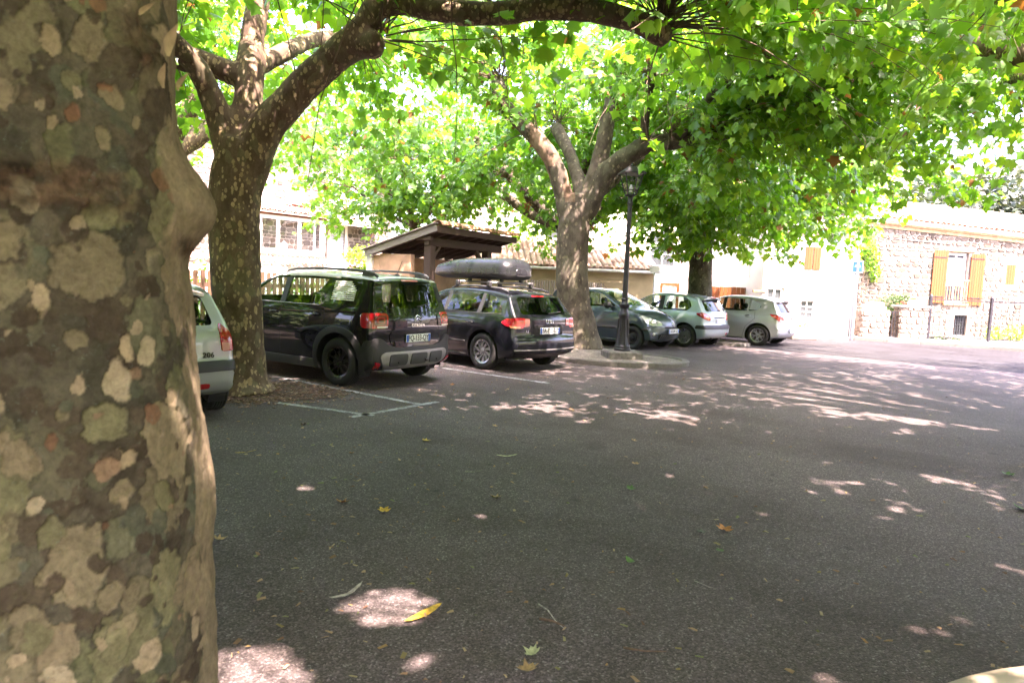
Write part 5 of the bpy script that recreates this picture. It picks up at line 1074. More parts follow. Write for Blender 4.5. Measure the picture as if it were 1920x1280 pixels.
    def finish(s, lining=True):
        bm = s.bm; bm.normal_update(); bmesh.ops.delete(bm, geom=[v for v in bm.verts if not v.link_faces], context='VERTS')
        for v in bm.verts: v.normal_update()
        vn = {v: v.normal.copy() for v in bm.verts}; parts = {}
        for f in bm.faces: parts.setdefault(f[s.lay], []).append(f)
        if lining:
            V = {}; vl = []; fl = []
            for r_, fs in parts.items():
                if s.regions[r_][0] in ('window', 'windscreen', 'rear_window'): continue
                for f in fs:
                    if f.calc_center_median().z < .3: continue
                    ii = []
                    for v in f.verts:
                        if v not in V: V[v] = len(vl); vl.append(v.co-vn[v]*.018)
                        ii.append(V[v])
                    fl.append(tuple(ii[::-1]))
            link('cabin_lining', mesh('cabin_lining', vl, fl, M['lining'], True), s.root)
        s.obj = {}
        for r_, fs in sorted(parts.items()):
            name, mats, par = s.regions[r_]; mats = mats if isinstance(mats, list) else [mats]; V = {}; vl = []; F = []; mi = []; nn = []
            for f in fs:
                ii = []
                for v in f.verts:
                    if v not in V: V[v] = len(vl); vl.append(v.co.copy()); nn.append(tuple(vn[v]))
                    ii.append(V[v])
                F.append(tuple(ii)); mi.append(min(f.material_index, len(mats)-1))
            me = mesh(name, vl, F, mats, True, mi); me.normals_split_custom_set_from_vertices(nn); s.obj[r_] = link(name, me, s.root)
        bm.free()
    def at(s, u, v, d, off=0.):
        p, n = s.hit(u, v, d); return None if p is None else p+n*off
    def patch(s, name, poly, d, mat, off=.006, thick=.02, parent=None, grid=.03, rnd=0., smooth=True, dome=0.):
        """a piece lying on the body: the outline is projected along -d, raised by off, with rim"""
        pl = roundpoly(poly, rnd) if rnd else poly; xs = [p[0] for p in pl]; ys = [p[1] for p in pl]
        vin = [Vector(p) for p in dens(pl, grid)]; nb = len(vin); ed = [(i, (i+1) % nb) for i in range(nb)]
        for x in np.arange(min(xs)+grid*.6, max(xs), grid):
            for y in np.arange(min(ys)+grid*.6, max(ys), grid):
                if inpoly((x, y), pl) and min((Vector((x, y))-w).length for w in vin[:nb]) > grid*.35: vin.append(Vector((x, y)))
        vo, eo, fo, ov, oe, of = delaunay_2d_cdt(vin, ed, [], 1, 1e-6)
        V = []; ok = True; bmap = {}
        for i, p in enumerate(vo):
            h, n = s.hit(p.x, p.y, d)
            if h is None: ok = False; V.append(None); continue
            dd = min((Vector(p)-w).length for w in vin[:nb]); o_ = off+dome*min(1., dd/max(grid, .03))
            V.append(h+n*o_)
        dv = Vector(d).normalized(); F = []
        good = [v for v in V if v is not None]
        if not good: return None
        V = [v if v is not None else good[0] for v in V]; nv = len(V)
        for f in fo:
            q = list(f); nrm = (V[q[1]]-V[q[0]]).cross(V[q[2]]-V[q[0]]); F.append(tuple(q) if nrm.dot(dv) > 0 else tuple(q[::-1]))
        # rim
        ec = {}
        for f in F:
            for a, b in zip(f, f[1:]+f[:1]): ec[(a, b)] = ec.get((a, b), 0)+1
        rim = {}; V2 = list(V)
        for (a, b) in list(ec):
            if (b, a) not in ec:
                for q in (a, b):
                    if q not in rim: rim[q] = len(V2); V2.append(V[q]-dv*thick)
                F.append((b, a, rim[a], rim[b]))
        me = mesh(name, V2, F, mat, False); o = link(name, me, parent or s.root)
        return autosmooth(o, 50) if smooth else o
def dens(poly, g):
    out = []
    for a, b in zip(poly, poly[1:]+poly[:1]):
        L = math.hypot(b[0]-a[0], b[1]-a[1]); n = max(1, int(L/g))
        for k in range(n): out.append((a[0]+(b[0]-a[0])*k/n, a[1]+(b[1]-a[1])*k/n))
    return out
def inpoly(p, poly):
    x, y = p; c = False; j = len(poly)-1
    for i in range(len(poly)):
        (xi, yi), (xj, yj) = poly[i], poly[j]
        if (yi > y) != (yj > y) and x < (xj-xi)*(y-yi)/(yj-yi)+xi: c = not c
        j = i
    return c
def roundpoly(poly, r, n=4):
    out = []; m_ = len(poly)
    for i in range(m_):
        a, b, c = Vector(poly[i-1]), Vector(poly[i]), Vector(poly[(i+1) % m_]); l1, l2 = (a-b).length, (c-b).length; rr = min(r, l1*.45, l2*.45)
        p, q = b+(a-b).normalized()*rr, b+(c-b).normalized()*rr
        for k in range(n+1):
            t = k/n; out.append(tuple(p*(1-t)**2+b*2*t*(1-t)+q*t*t))
    return out
def inset_rect(x0, x1, z0, z1): return [(x0, z0), (x1, z0), (x1, z1), (x0, z1)]
def tyre_mesh(R_, w, rim):
    h = w/2; pr_ = [(rim-.005, -h*.70), (rim+.012, -h*.86), (rim+.03, -h*.97), (R_*.88, -h*1.0), (R_-.022, -h*.93), (R_-.006, -h*.80)]
    tread = []
    for k in range(5):
        y0 = -h*.74+k*h*.31; tread += [(R_, y0), (R_, y0+h*.24), (R_-.007, y0+h*.25), (R_-.007, y0+h*.30)]
    mb = MB().lathe(pr_+tread[:-2]+[(r, -y) for r, y in pr_[::-1]], 48, axis='y'); return mb
def wheel_parts(R_, w, rim, style, mat):
    """axle along y; outer face towards +y"""
    ty = tyre_mesh(R_, w, rim); tm = mesh('tyre', ty.V, ty.F, M['rubber'], True); h = w/2
    mb = MB().lathe([(rim-.002, -h*.8), (rim-.02, -h*.6), (rim-.028, h*.2), (rim-.022, h*.70), (rim-.004, h*.80), (rim+.006, h*.84), (rim+.004, h*.72)], 40, axis='y')
    def spoke(a, r0, r1, w0, w1, y0, y1, tw=0., th=.022, bend=0.):
        P = []
        n = 6
        for k in range(n+1):
            t = k/n; r = r0+(r1-r0)*t; aa = a+tw*t+bend*math.sin(math.pi*t); ww = w0+(w1-w0)*t; y = y0+(y1-y0)*t; c, s_ = math.cos(aa), math.sin(aa)
            for (o_, dy) in ((-ww, -th), (-ww*.8, 0), (ww*.8, 0), (ww, -th)): P.append((r*c-o_*s_, y+dy, r*s_+o_*c))
        F = []
        for k in range(n):
            for j in range(3): F.append((k*4+j, (k+1)*4+j, (k+1)*4+j+1, k*4+j+1))
        F += [(0, 1, 2, 3), (n*4+3, n*4+2, n*4+1, n*4)]
        mb.add(P, F)
    r1 = rim-.016; y0, y1 = h*.62, h*.66
    if style == 'ten':
        for k in range(10): spoke(2*math.pi*k/10, .05, r1, .020, .013, y0, y1)
    if style == 'turbine':
        for k in range(10): spoke(2*math.pi*k/10, .045, r1, .016, .036, y0, y1+.004, tw=.38, bend=.12)
    if style == 'fivey':
        for k in range(5):
            a = 2*math.pi*k/5; spoke(a, .04, r1*.55, .030, .034, y0, y1)
            for sg in (-1, 1): spoke(a+sg*.10, r1*.45, r1, .020, .018, y1-.002, y1+.002, tw=sg*.22)
    if style == 'hubcap':
        mb.lathe([(.0, y1+.012), (.07, y1+.012), (.10, y1), (rim*.66, y1+.006), (rim*.68, y1-.02)], 32, axis='y')
        for k in range(8): spoke(2*math.pi*k/8, rim*.6, r1+.004, .042, .052, y1+.004, y1, th=.02)
    if style == 'steel':
        mb.lathe([(.0, y0-.03), (.05, y0-.03), (.075, y0-.012), (.11, y0-.02), (rim*.72, y0-.055), (rim*.80, y0-.03), (rim*.86, y0-.05), (r1, y0-.03)], 32, axis='y')
        for k in range(12): a = 2*math.pi*k/12; mb.lathe([(.0, y0-.043), (.022, y0-.043)], 8, axis='y', c=(rim*.60*math.cos(a), 0, rim*.60*math.sin(a)))
    mb.lathe([(0, y0+.012), (.03, y0+.012), (.036, y0+.004), (.062, y0+.002), (.066, y0-.02)], 20, axis='y')
    for k in range(5): a = 2*math.pi*(k+.5)/5; mb.lathe([(0, y0+.010), (.008, y0+.010), (.010, y0)], 6, axis='y', c=(.047*math.cos(a), 0, .047*math.sin(a)))
    rm = mesh('rim', mb.V, mb.F, mat, False)
    dk = MB().lathe([(.03, h*.2), (rim*.74, h*.2), (rim*.74, h*.1), (.03, h*.1)], 28, axis='y').lathe([(0, -h*.7), (rim, -h*.7)], 28, axis='y'); dm = mesh('wheel', dk.V, dk.F, [M['disc']])
    return tm, rm, dm
def add_wheels(car, track, R_, w, rim, style, mat):
    tm, rm, dm = wheel_parts(R_, w, rim, style, mat); first = True
    for x in (0, car.wb):
        for sd in (1, -1):
            a = link('wheel', dm, car.root, (x, sd*track/2, R_-.006), (0, 0, 0) if sd > 0 else (0, 0, math.pi))
            a.rotation_euler.y = random.uniform(0, 1) if style != 'steel' else 0
            link('tyre', tm, a); o = link('rim', rm, a)
            if first: autosmooth(o, 40); first = False
    # wheel housings
    for x in (0, car.wb):
        ar = (car.arch if not isinstance(car.arch, tuple) else car.arch[0 if x == 0 else 1])+.004
        for sd in (1, -1):
            V = []; F = []; A = np.linspace(-.5, math.pi+.5, 22); yo = car.Y(x, car.wr+ar*.6)-.012
            for a in A:
                px, pz = x+ar*math.cos(a), car.wr+.005+ar*math.sin(a); yy = float(car.Y(px, max(pz, .2)))-.004
                V += [(px, sd*yy, pz), (px, sd*(track/2-w*.5-.06), pz)]
            n = len(A); V.append((x, sd*(track/2-w*.5-.06), car.wr))
            for i in range(n-1): F.append((2*i, 2*i+2, 2*i+3, 2*i+1)); F.append((2*i+1, 2*i+3, 2*n))
            link('wheel_housing', mesh('wheel_housing', V, F, M['plastic']), car.root)
def arch_trim(car, w, off, mat, x, ar=None, a0=-.42, a1=math.pi+.42, name='arch_trim', sides=(1, -1), sq=0.):
    ar = ar or (car.arch if not isinstance(car.arch, tuple) else car.arch[0 if x == 0 else 1])
    for sd in sides:
        V = []; F = []; A = np.linspace(a0, a1, 40)
        for a in A:
            c, s_ = math.cos(a), math.sin(a); k = 1+sq*(abs(c*s_)*2)**2
            for (r, o_) in ((ar-.006, -.03), (ar-.004, off), (ar+w*.5, off*1.1), (ar+w*k-.008, off*.9), (ar+w*k, -.004)):
                px, pz = x+r*c, car.wr+.005+r*s_; pz = max(pz, .2); V.append((px, sd*(float(car.Y(px, pz))+o_), pz))
        n = len(A)
        for i in range(n-1):
            for j in range(4): q = (5*i+j, 5*i+5+j, 5*i+6+j, 5*i+1+j); F.append(q if sd > 0 else q[::-1])
        autosmooth(link(name, mesh(name, V, [f[::-1] for f in F], mat), car.root), 45)
def text_curve(txt, size, mat, name, parent, p, xdir, zdir, depth=.0015, spacing=1., sx=1.):
    """lettering as flat extruded mesh; xdir reading direction, zdir up"""
    cu = bpy.data.curves.new(name, 'FONT'); cu.body = txt; cu.size = size; cu.align_x = 'CENTER'; cu.align_y = 'CENTER'; cu.extrude = depth; cu.space_character = spacing; cu.offset = size*.012
    o = bpy.data.objects.new('tmp', cu); COL.objects.link(o); dg = bpy.context.evaluated_depsgraph_get(); me = bpy.data.meshes.new_from_object(o.evaluated_get(dg)); bpy.data.objects.remove(o); me.name = name
    me.materials.clear(); me.materials.append(mat); x = Vector(xdir).normalized(); z = Vector(zdir).normalized(); n = x.cross(z); Mx = Matrix((x*sx, z, n)).transposed().to_4x4(); Mx.translation = p; me.transform(Mx); return link(name, me, parent)
def number_plate(car, txt, p, d, w=.52, h=.11, parent=None, tilt=0.):
    """p centre, d outward direction (horizontal)"""
    d = Vector(d).normalized(); x = Vector((-d.y, d.x, 0)); z = Vector((0, 0, 1)); z = (z+d*tilt).normalized(); nrm = x.cross(z); Mx = Matrix((x, z, nrm)).transposed().to_4x4(); Mx.translation = Vector(p)+nrm*.008
    pl = MB().box((-w/2, -h/2, -.004), (w/2, h/2, .004), bev=.003, M=Mx).build('number_plate', M['plate_white'], car.root)
    for sx in (-1, 1): MB().box((sx*w/2-.005*sx if sx < 0 else w/2-.048, -h/2+.004, .0042), (sx*w/2+.048 if sx < 0 else w/2-.005, h/2-.004, .0050), M=Mx).build('blue_band', M['plate_blue'], pl)
    if txt == 'W':
        text_curve('W', h*1.06, M['ink'], 'registration', pl, Vector(p)+nrm*.0135+x*.165, x, z, .0008, 1.0, .76); text_curve('07', .042, M['plate_white'], 'registration', pl, Vector(p)+nrm*.0145+x*.234-z*.022, x, z, .0006, 1.0, .76)
    elif txt: text_curve(txt, h*1.06, M['ink'], 'registration', pl, Vector(p)+nrm*.0135, x, z, .0008, 1.0, .76)
    return pl
def cabin(car, seats, dash_x, floor=.35, hr=1.16, wheel_y=.36):
    """seats: list of x of the two rows; simple upholstered seats, dashboard and steering wheel"""
    for k, x in enumerate(seats):
        for y in ((.36, -.36) if k == 0 else (.42, 0, -.42)):
            mb = MB(); w = .25 if k == 0 else .20
            mb.box((x-.05, y-w, floor+.05), (x+.48, y+w, floor+.28), bev=.05)
            Mx = Matrix.Translation((x, y, floor+.22)) @ Matrix.Rotation(R(-14), 4, 'Y'); mb.box((-.07, -w, 0), (.07, w, hr-floor-.38), bev=.05, M=Mx)
            st = autosmooth(mb.build('seat', M['seat'], car.root), 60)
            if not (k == 1 and y == 0):
                mb = MB(); Mx = Matrix.Translation((x-.155, y, hr-.13)) @ Matrix.Rotation(R(-8), 4, 'Y'); mb.box((-.045, -.13, 0), (.045, .13, .19), bev=.045, M=Mx); autosmooth(mb.build('headrest', M['seat'], st), 60)
    mb = MB(); yw = car.W*.80; mb.box((dash_x-.25, -yw, .62), (dash_x+.30, yw, .94), bev=.08); autosmooth(mb.build('dashboard', M['plastic'], car.root), 60)
    Mx = Matrix.Translation((dash_x-.42, wheel_y, .95)) @ Matrix.Rotation(R(65), 4, 'Y'); P = [Mx @ Vector((.18*math.cos(a), .18*math.sin(a), 0)) for a in np.linspace(0, 2*math.pi, 21)]
    mb = MB().tube(P, .014, 6, False); mb.tube([Mx @ Vector((-.18, 0, 0)), Mx @ Vector((.18, 0, 0))], .012, 6); mb.build('steering_wheel', M['plastic'], car.root, True)
    MB().box((-.2, -car.W*.86, .24), (car.wb-.35, car.W*.86, .33)).build('floor_pan', M['lining'], car.root)
def handle(car, x, z, sides=(1, -1), mat=None, L=.16, parent=None):
    for sd in sides:
        y = float(car.Y(x, z)); mb = MB(); P = [(x-L/2, sd*(y-.005), z), (x-L/2+.02, sd*(y+.028), z), (x, sd*(y+.036), z+.003), (x+L/2-.02, sd*(y+.028), z), (x+L/2, sd*(y-.005), z)]
        mb.tube(P, [.012, .014, .015, .014, .012], 8); mb.build('door_handle', mat or car.paint, (parent or {}).get(sd) or car.root, True)
        mb = MB(); n = 14; V = [(x+.075*math.cos(2*math.pi*k/n), sd*(float(car.Y(x+.075*math.cos(2*math.pi*k/n), z+.03*math.sin(2*math.pi*k/n)))+.0025), z+.005+.034*math.sin(2*math.pi*k/n)) for k in range(n)]
        mb.add(V, [tuple(range(n)) if sd < 0 else tuple(range(n))[::-1]]); mb.build('handle_recess', M['dark_gap'], (parent or {}).get(sd) or car.root)
def mirror_(car, x, z, sides=(1, -1), mat=None):
    for sd in sides:
        y = float(car.Y(x, z)); bm = bmesh.new(); bmesh.ops.create_icosphere(bm, subdivisions=3, radius=1)
        for v in bm.verts:
            v.co.x *= .085; v.co.y *= .125; v.co.z *= .085
            if v.co.x < -.03: v.co.x = -.03
        bmesh.ops.translate(bm, verts=bm.verts, vec=(x, sd*(y+.15), z+.05)); me = bpy.data.meshes.new('wing_mirror'); bm.to_mesh(me); bm.free(); me.materials.append(mat or car.paint); me.polygons.foreach_set('use_smooth', np.ones(len(me.polygons), bool)); o = link('wing_mirror', me, car.root)
        MB().tube([(x+.03, sd*(y-.02), z), (x+.02, sd*(y+.06), z+.03)], .03, 8).build('mirror_arm', M['plastic'], o, True)
def wiper(car, y0, z0, y1, z1, d=(-1, 0, 0)):
    P = [car.at(a, b, d, .022) for a, b in zip(np.linspace(y0, y1, 6), np.linspace(z0, z1, 6))]; P = [p for p in P if p]
    if len(P) > 1: MB().tube(P, [.012]+[.007]*(len(P)-1), 6).lathe([(0, 0)], 3).build('rear_wiper', M['plastic'], car.root, True)
REAR, LEFT, RIGHT, FRONT = (-1, 0, 0), (0, 1, 0), (0, -1, 0), (1, 0, 0)
# projected u: rear view u=-y ; left view u=-x ; right view u=x ; front view u=y
def mirror_u(poly): return [(-p[0], p[1]) for p in poly][::-1]
#@@ car_black
def car_black():
    out = [(3.30, .23, .06, .05), (3.43, .36, .22, .10), (3.45, .60, .26, .12), (3.42, .85, .26, .12), (3.28, 1.00, .20, .12), (2.95, 1.07, .08, .13), (2.45, 1.13, .05, .12), (2.10, 1.33, .10, .08), (1.78, 1.49, .07, .08), (1.4, 1.565, .035, .08), (.8, 1.59, .03, .08), (.1, 1.575, .03, .08), (-.36, 1.545, .035, .06), (-.50, 1.505, .05, .035), (-.535, 1.44, .06, .045), (-.60, 1.24, .065, .07), (-.66, 1.06, .075, .09), (-.695, .95, .08, .10), (-.705, .80, .08, .10), (-.70, .66, .08, .10), (-.71, .56, .085, .10), (-.72, .44, .09, .09), (-.66, .30, .07, .06), (-.45, .24, .03, .05), (0, .22, .0, .04), (1.3, .20, .0, .04), (2.7, .21, .0, .04)]
    sec = [(.10, .90), (.24, .945), (.36, .975), (.55, .992), (.74, 1.0), (.92, .985), (1.06, .955), (1.12, .925), (1.48, .775), (1.62, .71)]
    plan = [(-.80, .90), (-.62, .94), (-.35, .975), (0, .99), (.6, 1.), (2.4, 1.), (2.8, .985), (3.1, .95), (3.35, .87), (3.5, .78)]
    c = Car('parked_car', (-2.36+.5*.0, 9.46, 0), (1, 0), 'x', out, .885, sec, plan, 2.60, .335, .405, M['p_black'])
    c.region('roof', [(-.6, 1.44), (-.47, 1.475), (.3, 1.512), (1.45, 1.50), (1.72, 1.40), (2.6, 1.40), (2.6, 1.8), (-.6, 1.8)], 'y', [M['p_roof']], over=True)
    # roof top faces point up: take them by height too
    rid = c.regions.index(next(r for r in c.regions if r[0] == 'roof'))
    for f in c.bm.faces:
        m_ = f.calc_center_median()
        if m_.z > 1.495 and -.47 < m_.x < 1.62: f[c.lay] = rid
        elif f[c.lay] in (rid, rid+1) and m_.x < 1.62: f[c.lay] = rid
        elif f[c.lay] in (rid, rid+1): f[c.lay] = 0
    W1 = roundpoly([(2.02, 1.125), (1.27, 1.115), (1.27, 1.465), (1.60, 1.45), (1.78, 1.36)], .03); W2 = roundpoly([(1.15, 1.115), (.40, 1.115), (.33, 1.20), (.33, 1.47), (1.15, 1.475)], .03); W3 = roundpoly([(.24, 1.155), (-.24, 1.17), (-.20, 1.33), (-.06, 1.445), (.24, 1.46)], .05)
    D1 = [(2.16, .34), (2.18, .72), (2.06, 1.09), (1.21, 1.09), (1.21, .32)]; D2 = [(1.205, .32), (1.205, 1.09), (.30, 1.09), (.27, .90), (.43, .66), (.50, .40), (.52, .32)]
    d1 = c.region('door', D1, 'y', [c.paint, M['dark_gap']]); d2 = c.region('door', D2, 'y', [c.paint, M['dark_gap']])
    for w in (W1, W2): c.region('window', w, 'y', M['glass'])
    w3 = c.region('window', W3, 'y', M['glass_dark'])
    RW = roundpoly([(-.60, 1.10), (.60, 1.10), (.535, 1.435), (-.535, 1.435)], .07)
    c.region('rear_window', RW, 'x', M['glass_dark'], sides=(-1,), filt=lambda p: p.x < -.3)
    WS = roundpoly([(-.66, 1.16), (.66, 1.16), (.56, 1.47), (-.56, 1.47)], .08)
    c.region('windscreen', WS, 'x', M['glass'], sides=(1,), filt=lambda p: p.x > 1.6)
    c.gapline([(2.16, .34), (2.18, .72), (2.06, 1.09)]); c.gapline([(1.208, .32), (1.208, 1.10)]); c.gapline([(.30, 1.09), (.27, .90), (.43, .66), (.50, .40)])
    c.gapline([(-.62, .72), (-.58, 1.05), (-.53, 1.43)], 'x', (-1,), filt=lambda p: p.x < -.2) if False else None
    c.cut_arches(); c.finish()
    rt_ = c.root
    add_wheels(c, 1.515, .335, .215, .215, 'ten', M['alloy_dark'])
    arch_trim(c, .085, .022, M['plastic'], 0, sq=.25); arch_trim(c, .085, .022, M['plastic'], 2.60, sq=.25)
    # sill cladding
    for sd in (1, -1):
        V = []; F = []; xs = np.linspace(.46, 2.14, 18)
        for x in xs:
            for (z, o_) in ((.205, -.05), (.205, .012), (.30, .020), (.335, .012), (.338, -.004)): V.append((x, sd*(float(c.Y(x, z))+o_), z))
        for i in range(17):
            for j in range(4): q = (5*i+j, 5*i+1+j, 5*i+6+j, 5*i+5+j); F.append(q if sd < 0 else q[::-1])
        F += [(0, 1, 2, 3, 4), (85, 86, 87, 88, 89)]
        autosmooth(link('sill_trim', mesh('sill_trim', V, F, M['plastic_grey']), rt_), 40)
    # rear bumper: black moulding, skid plate with three pods
    bp = c.patch('rear_bumper', [(-.80, .27), (-.66, .245), (.66, .245), (.80, .27), (.845, .44), (.80, .70), (.66, .70), (.56, .60), (.40, .565), (-.40, .565), (-.56, .60), (-.66, .70), (-.80, .70), (-.845, .44)], REAR, M['plastic'], .024, .05, rnd=.05, grid=.045)
    c.patch('skid_plate', [(-.56, .285), (.56, .285), (.66, .36), (.70, .46), (.62, .505), (-.62, .505), (-.70, .46), (-.66, .36)], REAR, M['skid'], .034, .02, bp, rnd=.04)
    for u0, u1 in ((-.545, -.235), (-.165, .165), (.235, .545)): pd = c.patch('pod', inset_rect(u0, u1, .335, .475), REAR, M['plastic_grey'], .046, .02, bp, rnd=.045)
    MB().tube([c.at(.13, .385, REAR, .04), c.at(.13, .385, REAR, .085)], .018, 8).build('towing_eye', M['disc'], bp, True)
    for u in (-.40, .40): p = c.at(u, .37, REAR, .049); MB().lathe([(0, .004), (.012, .004), (.014, 0)], 10, axis='y').build('sensor', M['plastic'], bp).location = p
    for sg in (-1, 1): c.patch('reflector', [(sg*.715+q*sg, z) for q, z in (((-.04, .30), (.045, .315), (.055, .385), (-.015, .37)) if sg > 0 else ((-.04, .30), (-.015, .37), (.055, .385), (.045, .315)))], REAR, M['red_lens'], .036, .02, bp, grid=.02)
    # wings of the bumper on the sides
    for d_, mu in ((LEFT, False), (RIGHT, True)):
        pl = [(.44, .26), (.60, .25), (.62, .66), (.52, .68), (.42, .52), (.40, .40)]; pl = [(-x_, z) for x_, z in pl] if mu else pl
        c.patch('bumper_corner', pl if not mu else pl[::-1], d_, M['plastic'], .020, .04, rnd=.04)
    # tail lamps wrap the corner
    for sg, d_ in ((1, (-.80, .60, 0)), (-1, (-.80, -.60, 0))):
        # u for this diagonal view
        d = Vector(d_).normalized(); ua = Vector((-d.y, d.x, 0)); corner = c.at(ua.dot(Vector((-.66, sg*.78, 0))), .92, d_); uc = ua.dot(corner)
        rect = lambda a, b, z0, z1: inset_rect(uc+min(sg*a, sg*b), uc+max(sg*a, sg*b), z0, z1)
        L0 = c.patch('tail_lamp', rect(-.19, .17, .835, 1.035), d_, M['red_lens'], .014, .03, rnd=.06, grid=.025)
        c.patch('lamp_ring', rect(-.03, .145, .875, 1.0), d_, M['red_dark'], .019, .006, L0, rnd=.035, grid=.02); c.patch('lamp_core', rect(.00, .120, .895, .98), d_, M['red_lens'], .023, .006, L0, rnd=.03, grid=.02); c.patch('lamp_core', rect(.02, .10, .912, .962), d_, M['red_dark'], .026, .006, L0, rnd=.02, grid=.02)
        c.patch('reversing_strip', rect(.0, .16, .842, .862), d_, M['white_lens'], .019, .006, L0, grid=.02)
        c.patch('lamp_surround', rect(.172, .25, .845, 1.025), d_, M['p_black'], .012, .03, rnd=.05, grid=.025)
    # tailgate shut line, recess for the plate, badge
    c.patch('plate_panel', [(-.50, .60), (.50, .60), (.54, .735), (.50, .79), (-.50, .79), (-.54, .735)], REAR, M['p_black'], .010, .02, rnd=.04)
    p = c.at(0, .685, REAR, .012); number_plate(c, 'FQ-133-QY', p, REAR, tilt=.03)
    bd = empty('badge', (0, 0, 0), 0, parent=rt_)
    for k, z in enumerate((.915, .955)):
        P = [c.at(u, z_, REAR, .008) for u, z_ in ((-.075, z), (0, z+.05), (.075, z))]; MB().tube(P, .009, 6).build('chevron', M['chrome'], bd, True)
    p = c.at(0, .862, REAR, .006); text_curve('CITROËN', .055, M['chrome'], 'lettering', bd, p, (0, -1, 0), (.05, 0, 1), .002, 1.25)
    c.patch('tailgate_handle', inset_rect(-.22, .22, .765, .785), REAR, M['chrome'], .012, .015, grid=.05) if False else None
    wiper(c, .02, 1.115, .36, 1.17)
    c.patch('brake_light', inset_rect(-.17, .17, 1.475, 1.495), REAR, M['pink_lens'], .006, .02)
    # window surround, stripes, pillars, handles, mirrors
    for sd, d_ in ((1, LEFT), (-1, RIGHT)):
        wq = None
        for k in range(10):
            z = 1.185+k*.027; x0, x1 = .225, -.225+max(0, (z-1.33))*1.2+.01; pl = [(-x0, z), (-x1, z), (-x1, z+.013+.0008*k), (-x0, z+.013+.0008*k)]; pl = pl if sd > 0 else [(-u, v) for u, v in pl][::-1]
            c.patch('stripe', pl, d_, M['white_paint'], .003, .004, c.obj[w3[0 if sd > 0 else 1]], grid=.2, smooth=False)
        for pts in ([(2.05, 1.105), (1.21, 1.098), (.42, 1.098), (.34, 1.13)],): MB().tube([(x, sd*(float(c.Y(x, z))+.004), z) for x, z in pts], .008, 6).build('window_trim', M['skid'], rt_, True)
        pl = [(-1.265, 1.10), (-1.265, 1.47), (-1.155, 1.475), (-1.155, 1.10)][::-1]; pl = pl if sd > 0 else [(-u, v) for u, v in pl][::-1]; c.patch('door_pillar', pl, d_, M['plastic'], .003, .004, grid=.1)
    handle(c, 1.36, .96, parent={1: c.obj[d1[0]], -1: c.obj[d1[1]]}); handle(c, .45, .965, parent={1: c.obj[d2[0]], -1: c.obj[d2[1]]})
    mirror_(c, 1.98, 1.10, mat=M['p_roof'])
    for sd in (1, -1):   # roof rails
        P = [(1.46, sd*.565, 1.535), (1.40, sd*.565, 1.568), (1.2, sd*.567, 1.597), (.6, sd*.567, 1.618), (.0, sd*.56, 1.608), (-.22, sd*.55, 1.592), (-.36, sd*.545, 1.565), (-.42, sd*.54, 1.525)]
        mb = MB().tube(P, [.015, .018, .018, .017, .018, .022, .024, .02], 8); 
        for x in (-.20, -.28): mb.box((x-.06, sd*.55-.02, 1.53), (x+.05, sd*.55+.016, 1.585))
        autosmooth(mb.build('roof_rail', M['plastic_grey'], rt_), 60)
    MB().lathe([(.045, 0), (.04, .02), (.015, .035), (0, .036)], 12).tube([(0, 0, .03), (-.09, 0, .22)], .0035, 5).build('aerial', M['plastic'], rt_, True).location = (-.28, 0, 1.545)
    # front end (mostly hidden)
    for sg in (1, -1):
        pl = [(sg*.40, .84), (sg*.74, .86), (sg*.76, .93), (sg*.42, .95)]; c.patch('headlamp', pl if sg > 0 else pl[::-1], FRONT, M['white_lens'], .008, .02)
    c.patch('grille', inset_rect(-.5, .5, .45, .62), FRONT, M['plastic'], .008, .02)
    cabin(c, (1.15, .28), 1.95, hr=1.20)
    MB().tube([(-.62, -.35, .26), (-.40, -.35, .27)], .028, 10).build('exhaust', M['disc'], rt_, True)
    return c

def shape_common(c, wins, doors, rear, front, gaps, glass_side='glass', glass_rear='glass_dark', roof_z=None, rear_x=-.1, front_x=1.3):
    """cut doors, windows, screens and shut lines; returns region ids"""
    ds = [c.region('door', d, 'y', [c.paint, M['dark_gap']]) for d in doors]
    ws = [c.region('window', roundpoly(w, .035), 'y', M[glass_side]) for w in wins]
    rw = c.region('rear_window', roundpoly(rear, .06), 'x', M[glass_rear], sides=(-1,), filt=lambda p: p.x < rear_x)
    fs = c.region('windscreen', roundpoly(front, .07), 'x', M['glass'], sides=(1,), filt=lambda p: p.x > front_x)
    for g in gaps: c.gapline(g)
    c.cut_arches(); c.finish(); return ds, ws
def pillar(c, x0, x1, z0, z1, lean=0.):
    for sd, d_ in ((1, LEFT), (-1, RIGHT)):
        pl = [(-x0, z0), (-x1, z0), (-x1-lean, z1), (-x0-lean, z1)]; pl = pl if sd > 0 else [(-u, v) for u, v in pl][::-1]; c.patch('door_pillar', pl, d_, M['plastic'], .003, .004, grid=.1)
def trim_line(c, pts, mat, r=.007, name='window_trim', off=.003):
    for sd in (1, -1): MB().tube([(x, sd*(float(c.Y(x, z))+off), z) for x, z in pts], r, 6).build(name, mat, c.root, True)
def corner_lamp(c, sg, at_, d_, shapes, name='tail_lamp'):
    """shapes: (part name, [(u,z)...] measured from the corner point, u outwards to the middle of the tail, material, off)"""
    d = Vector((d_[0], d_[1]*sg, 0)).normalized(); ua = Vector((-d.y, d.x, 0)); cp = c.at(ua.dot(Vector((at_[0], sg*at_[1], 0))), at_[2], d); uc = ua.dot(cp); first = None
    for (nm, poly, mat, off, rnd) in shapes:
        pl = [(uc+sg*u, z) for u, z in poly]; pl = pl if sg > 0 else pl[::-1]; o = c.patch(nm, pl, d, M[mat], off, .025 if first is None else .006, first, .022, rnd)
        first = first or o
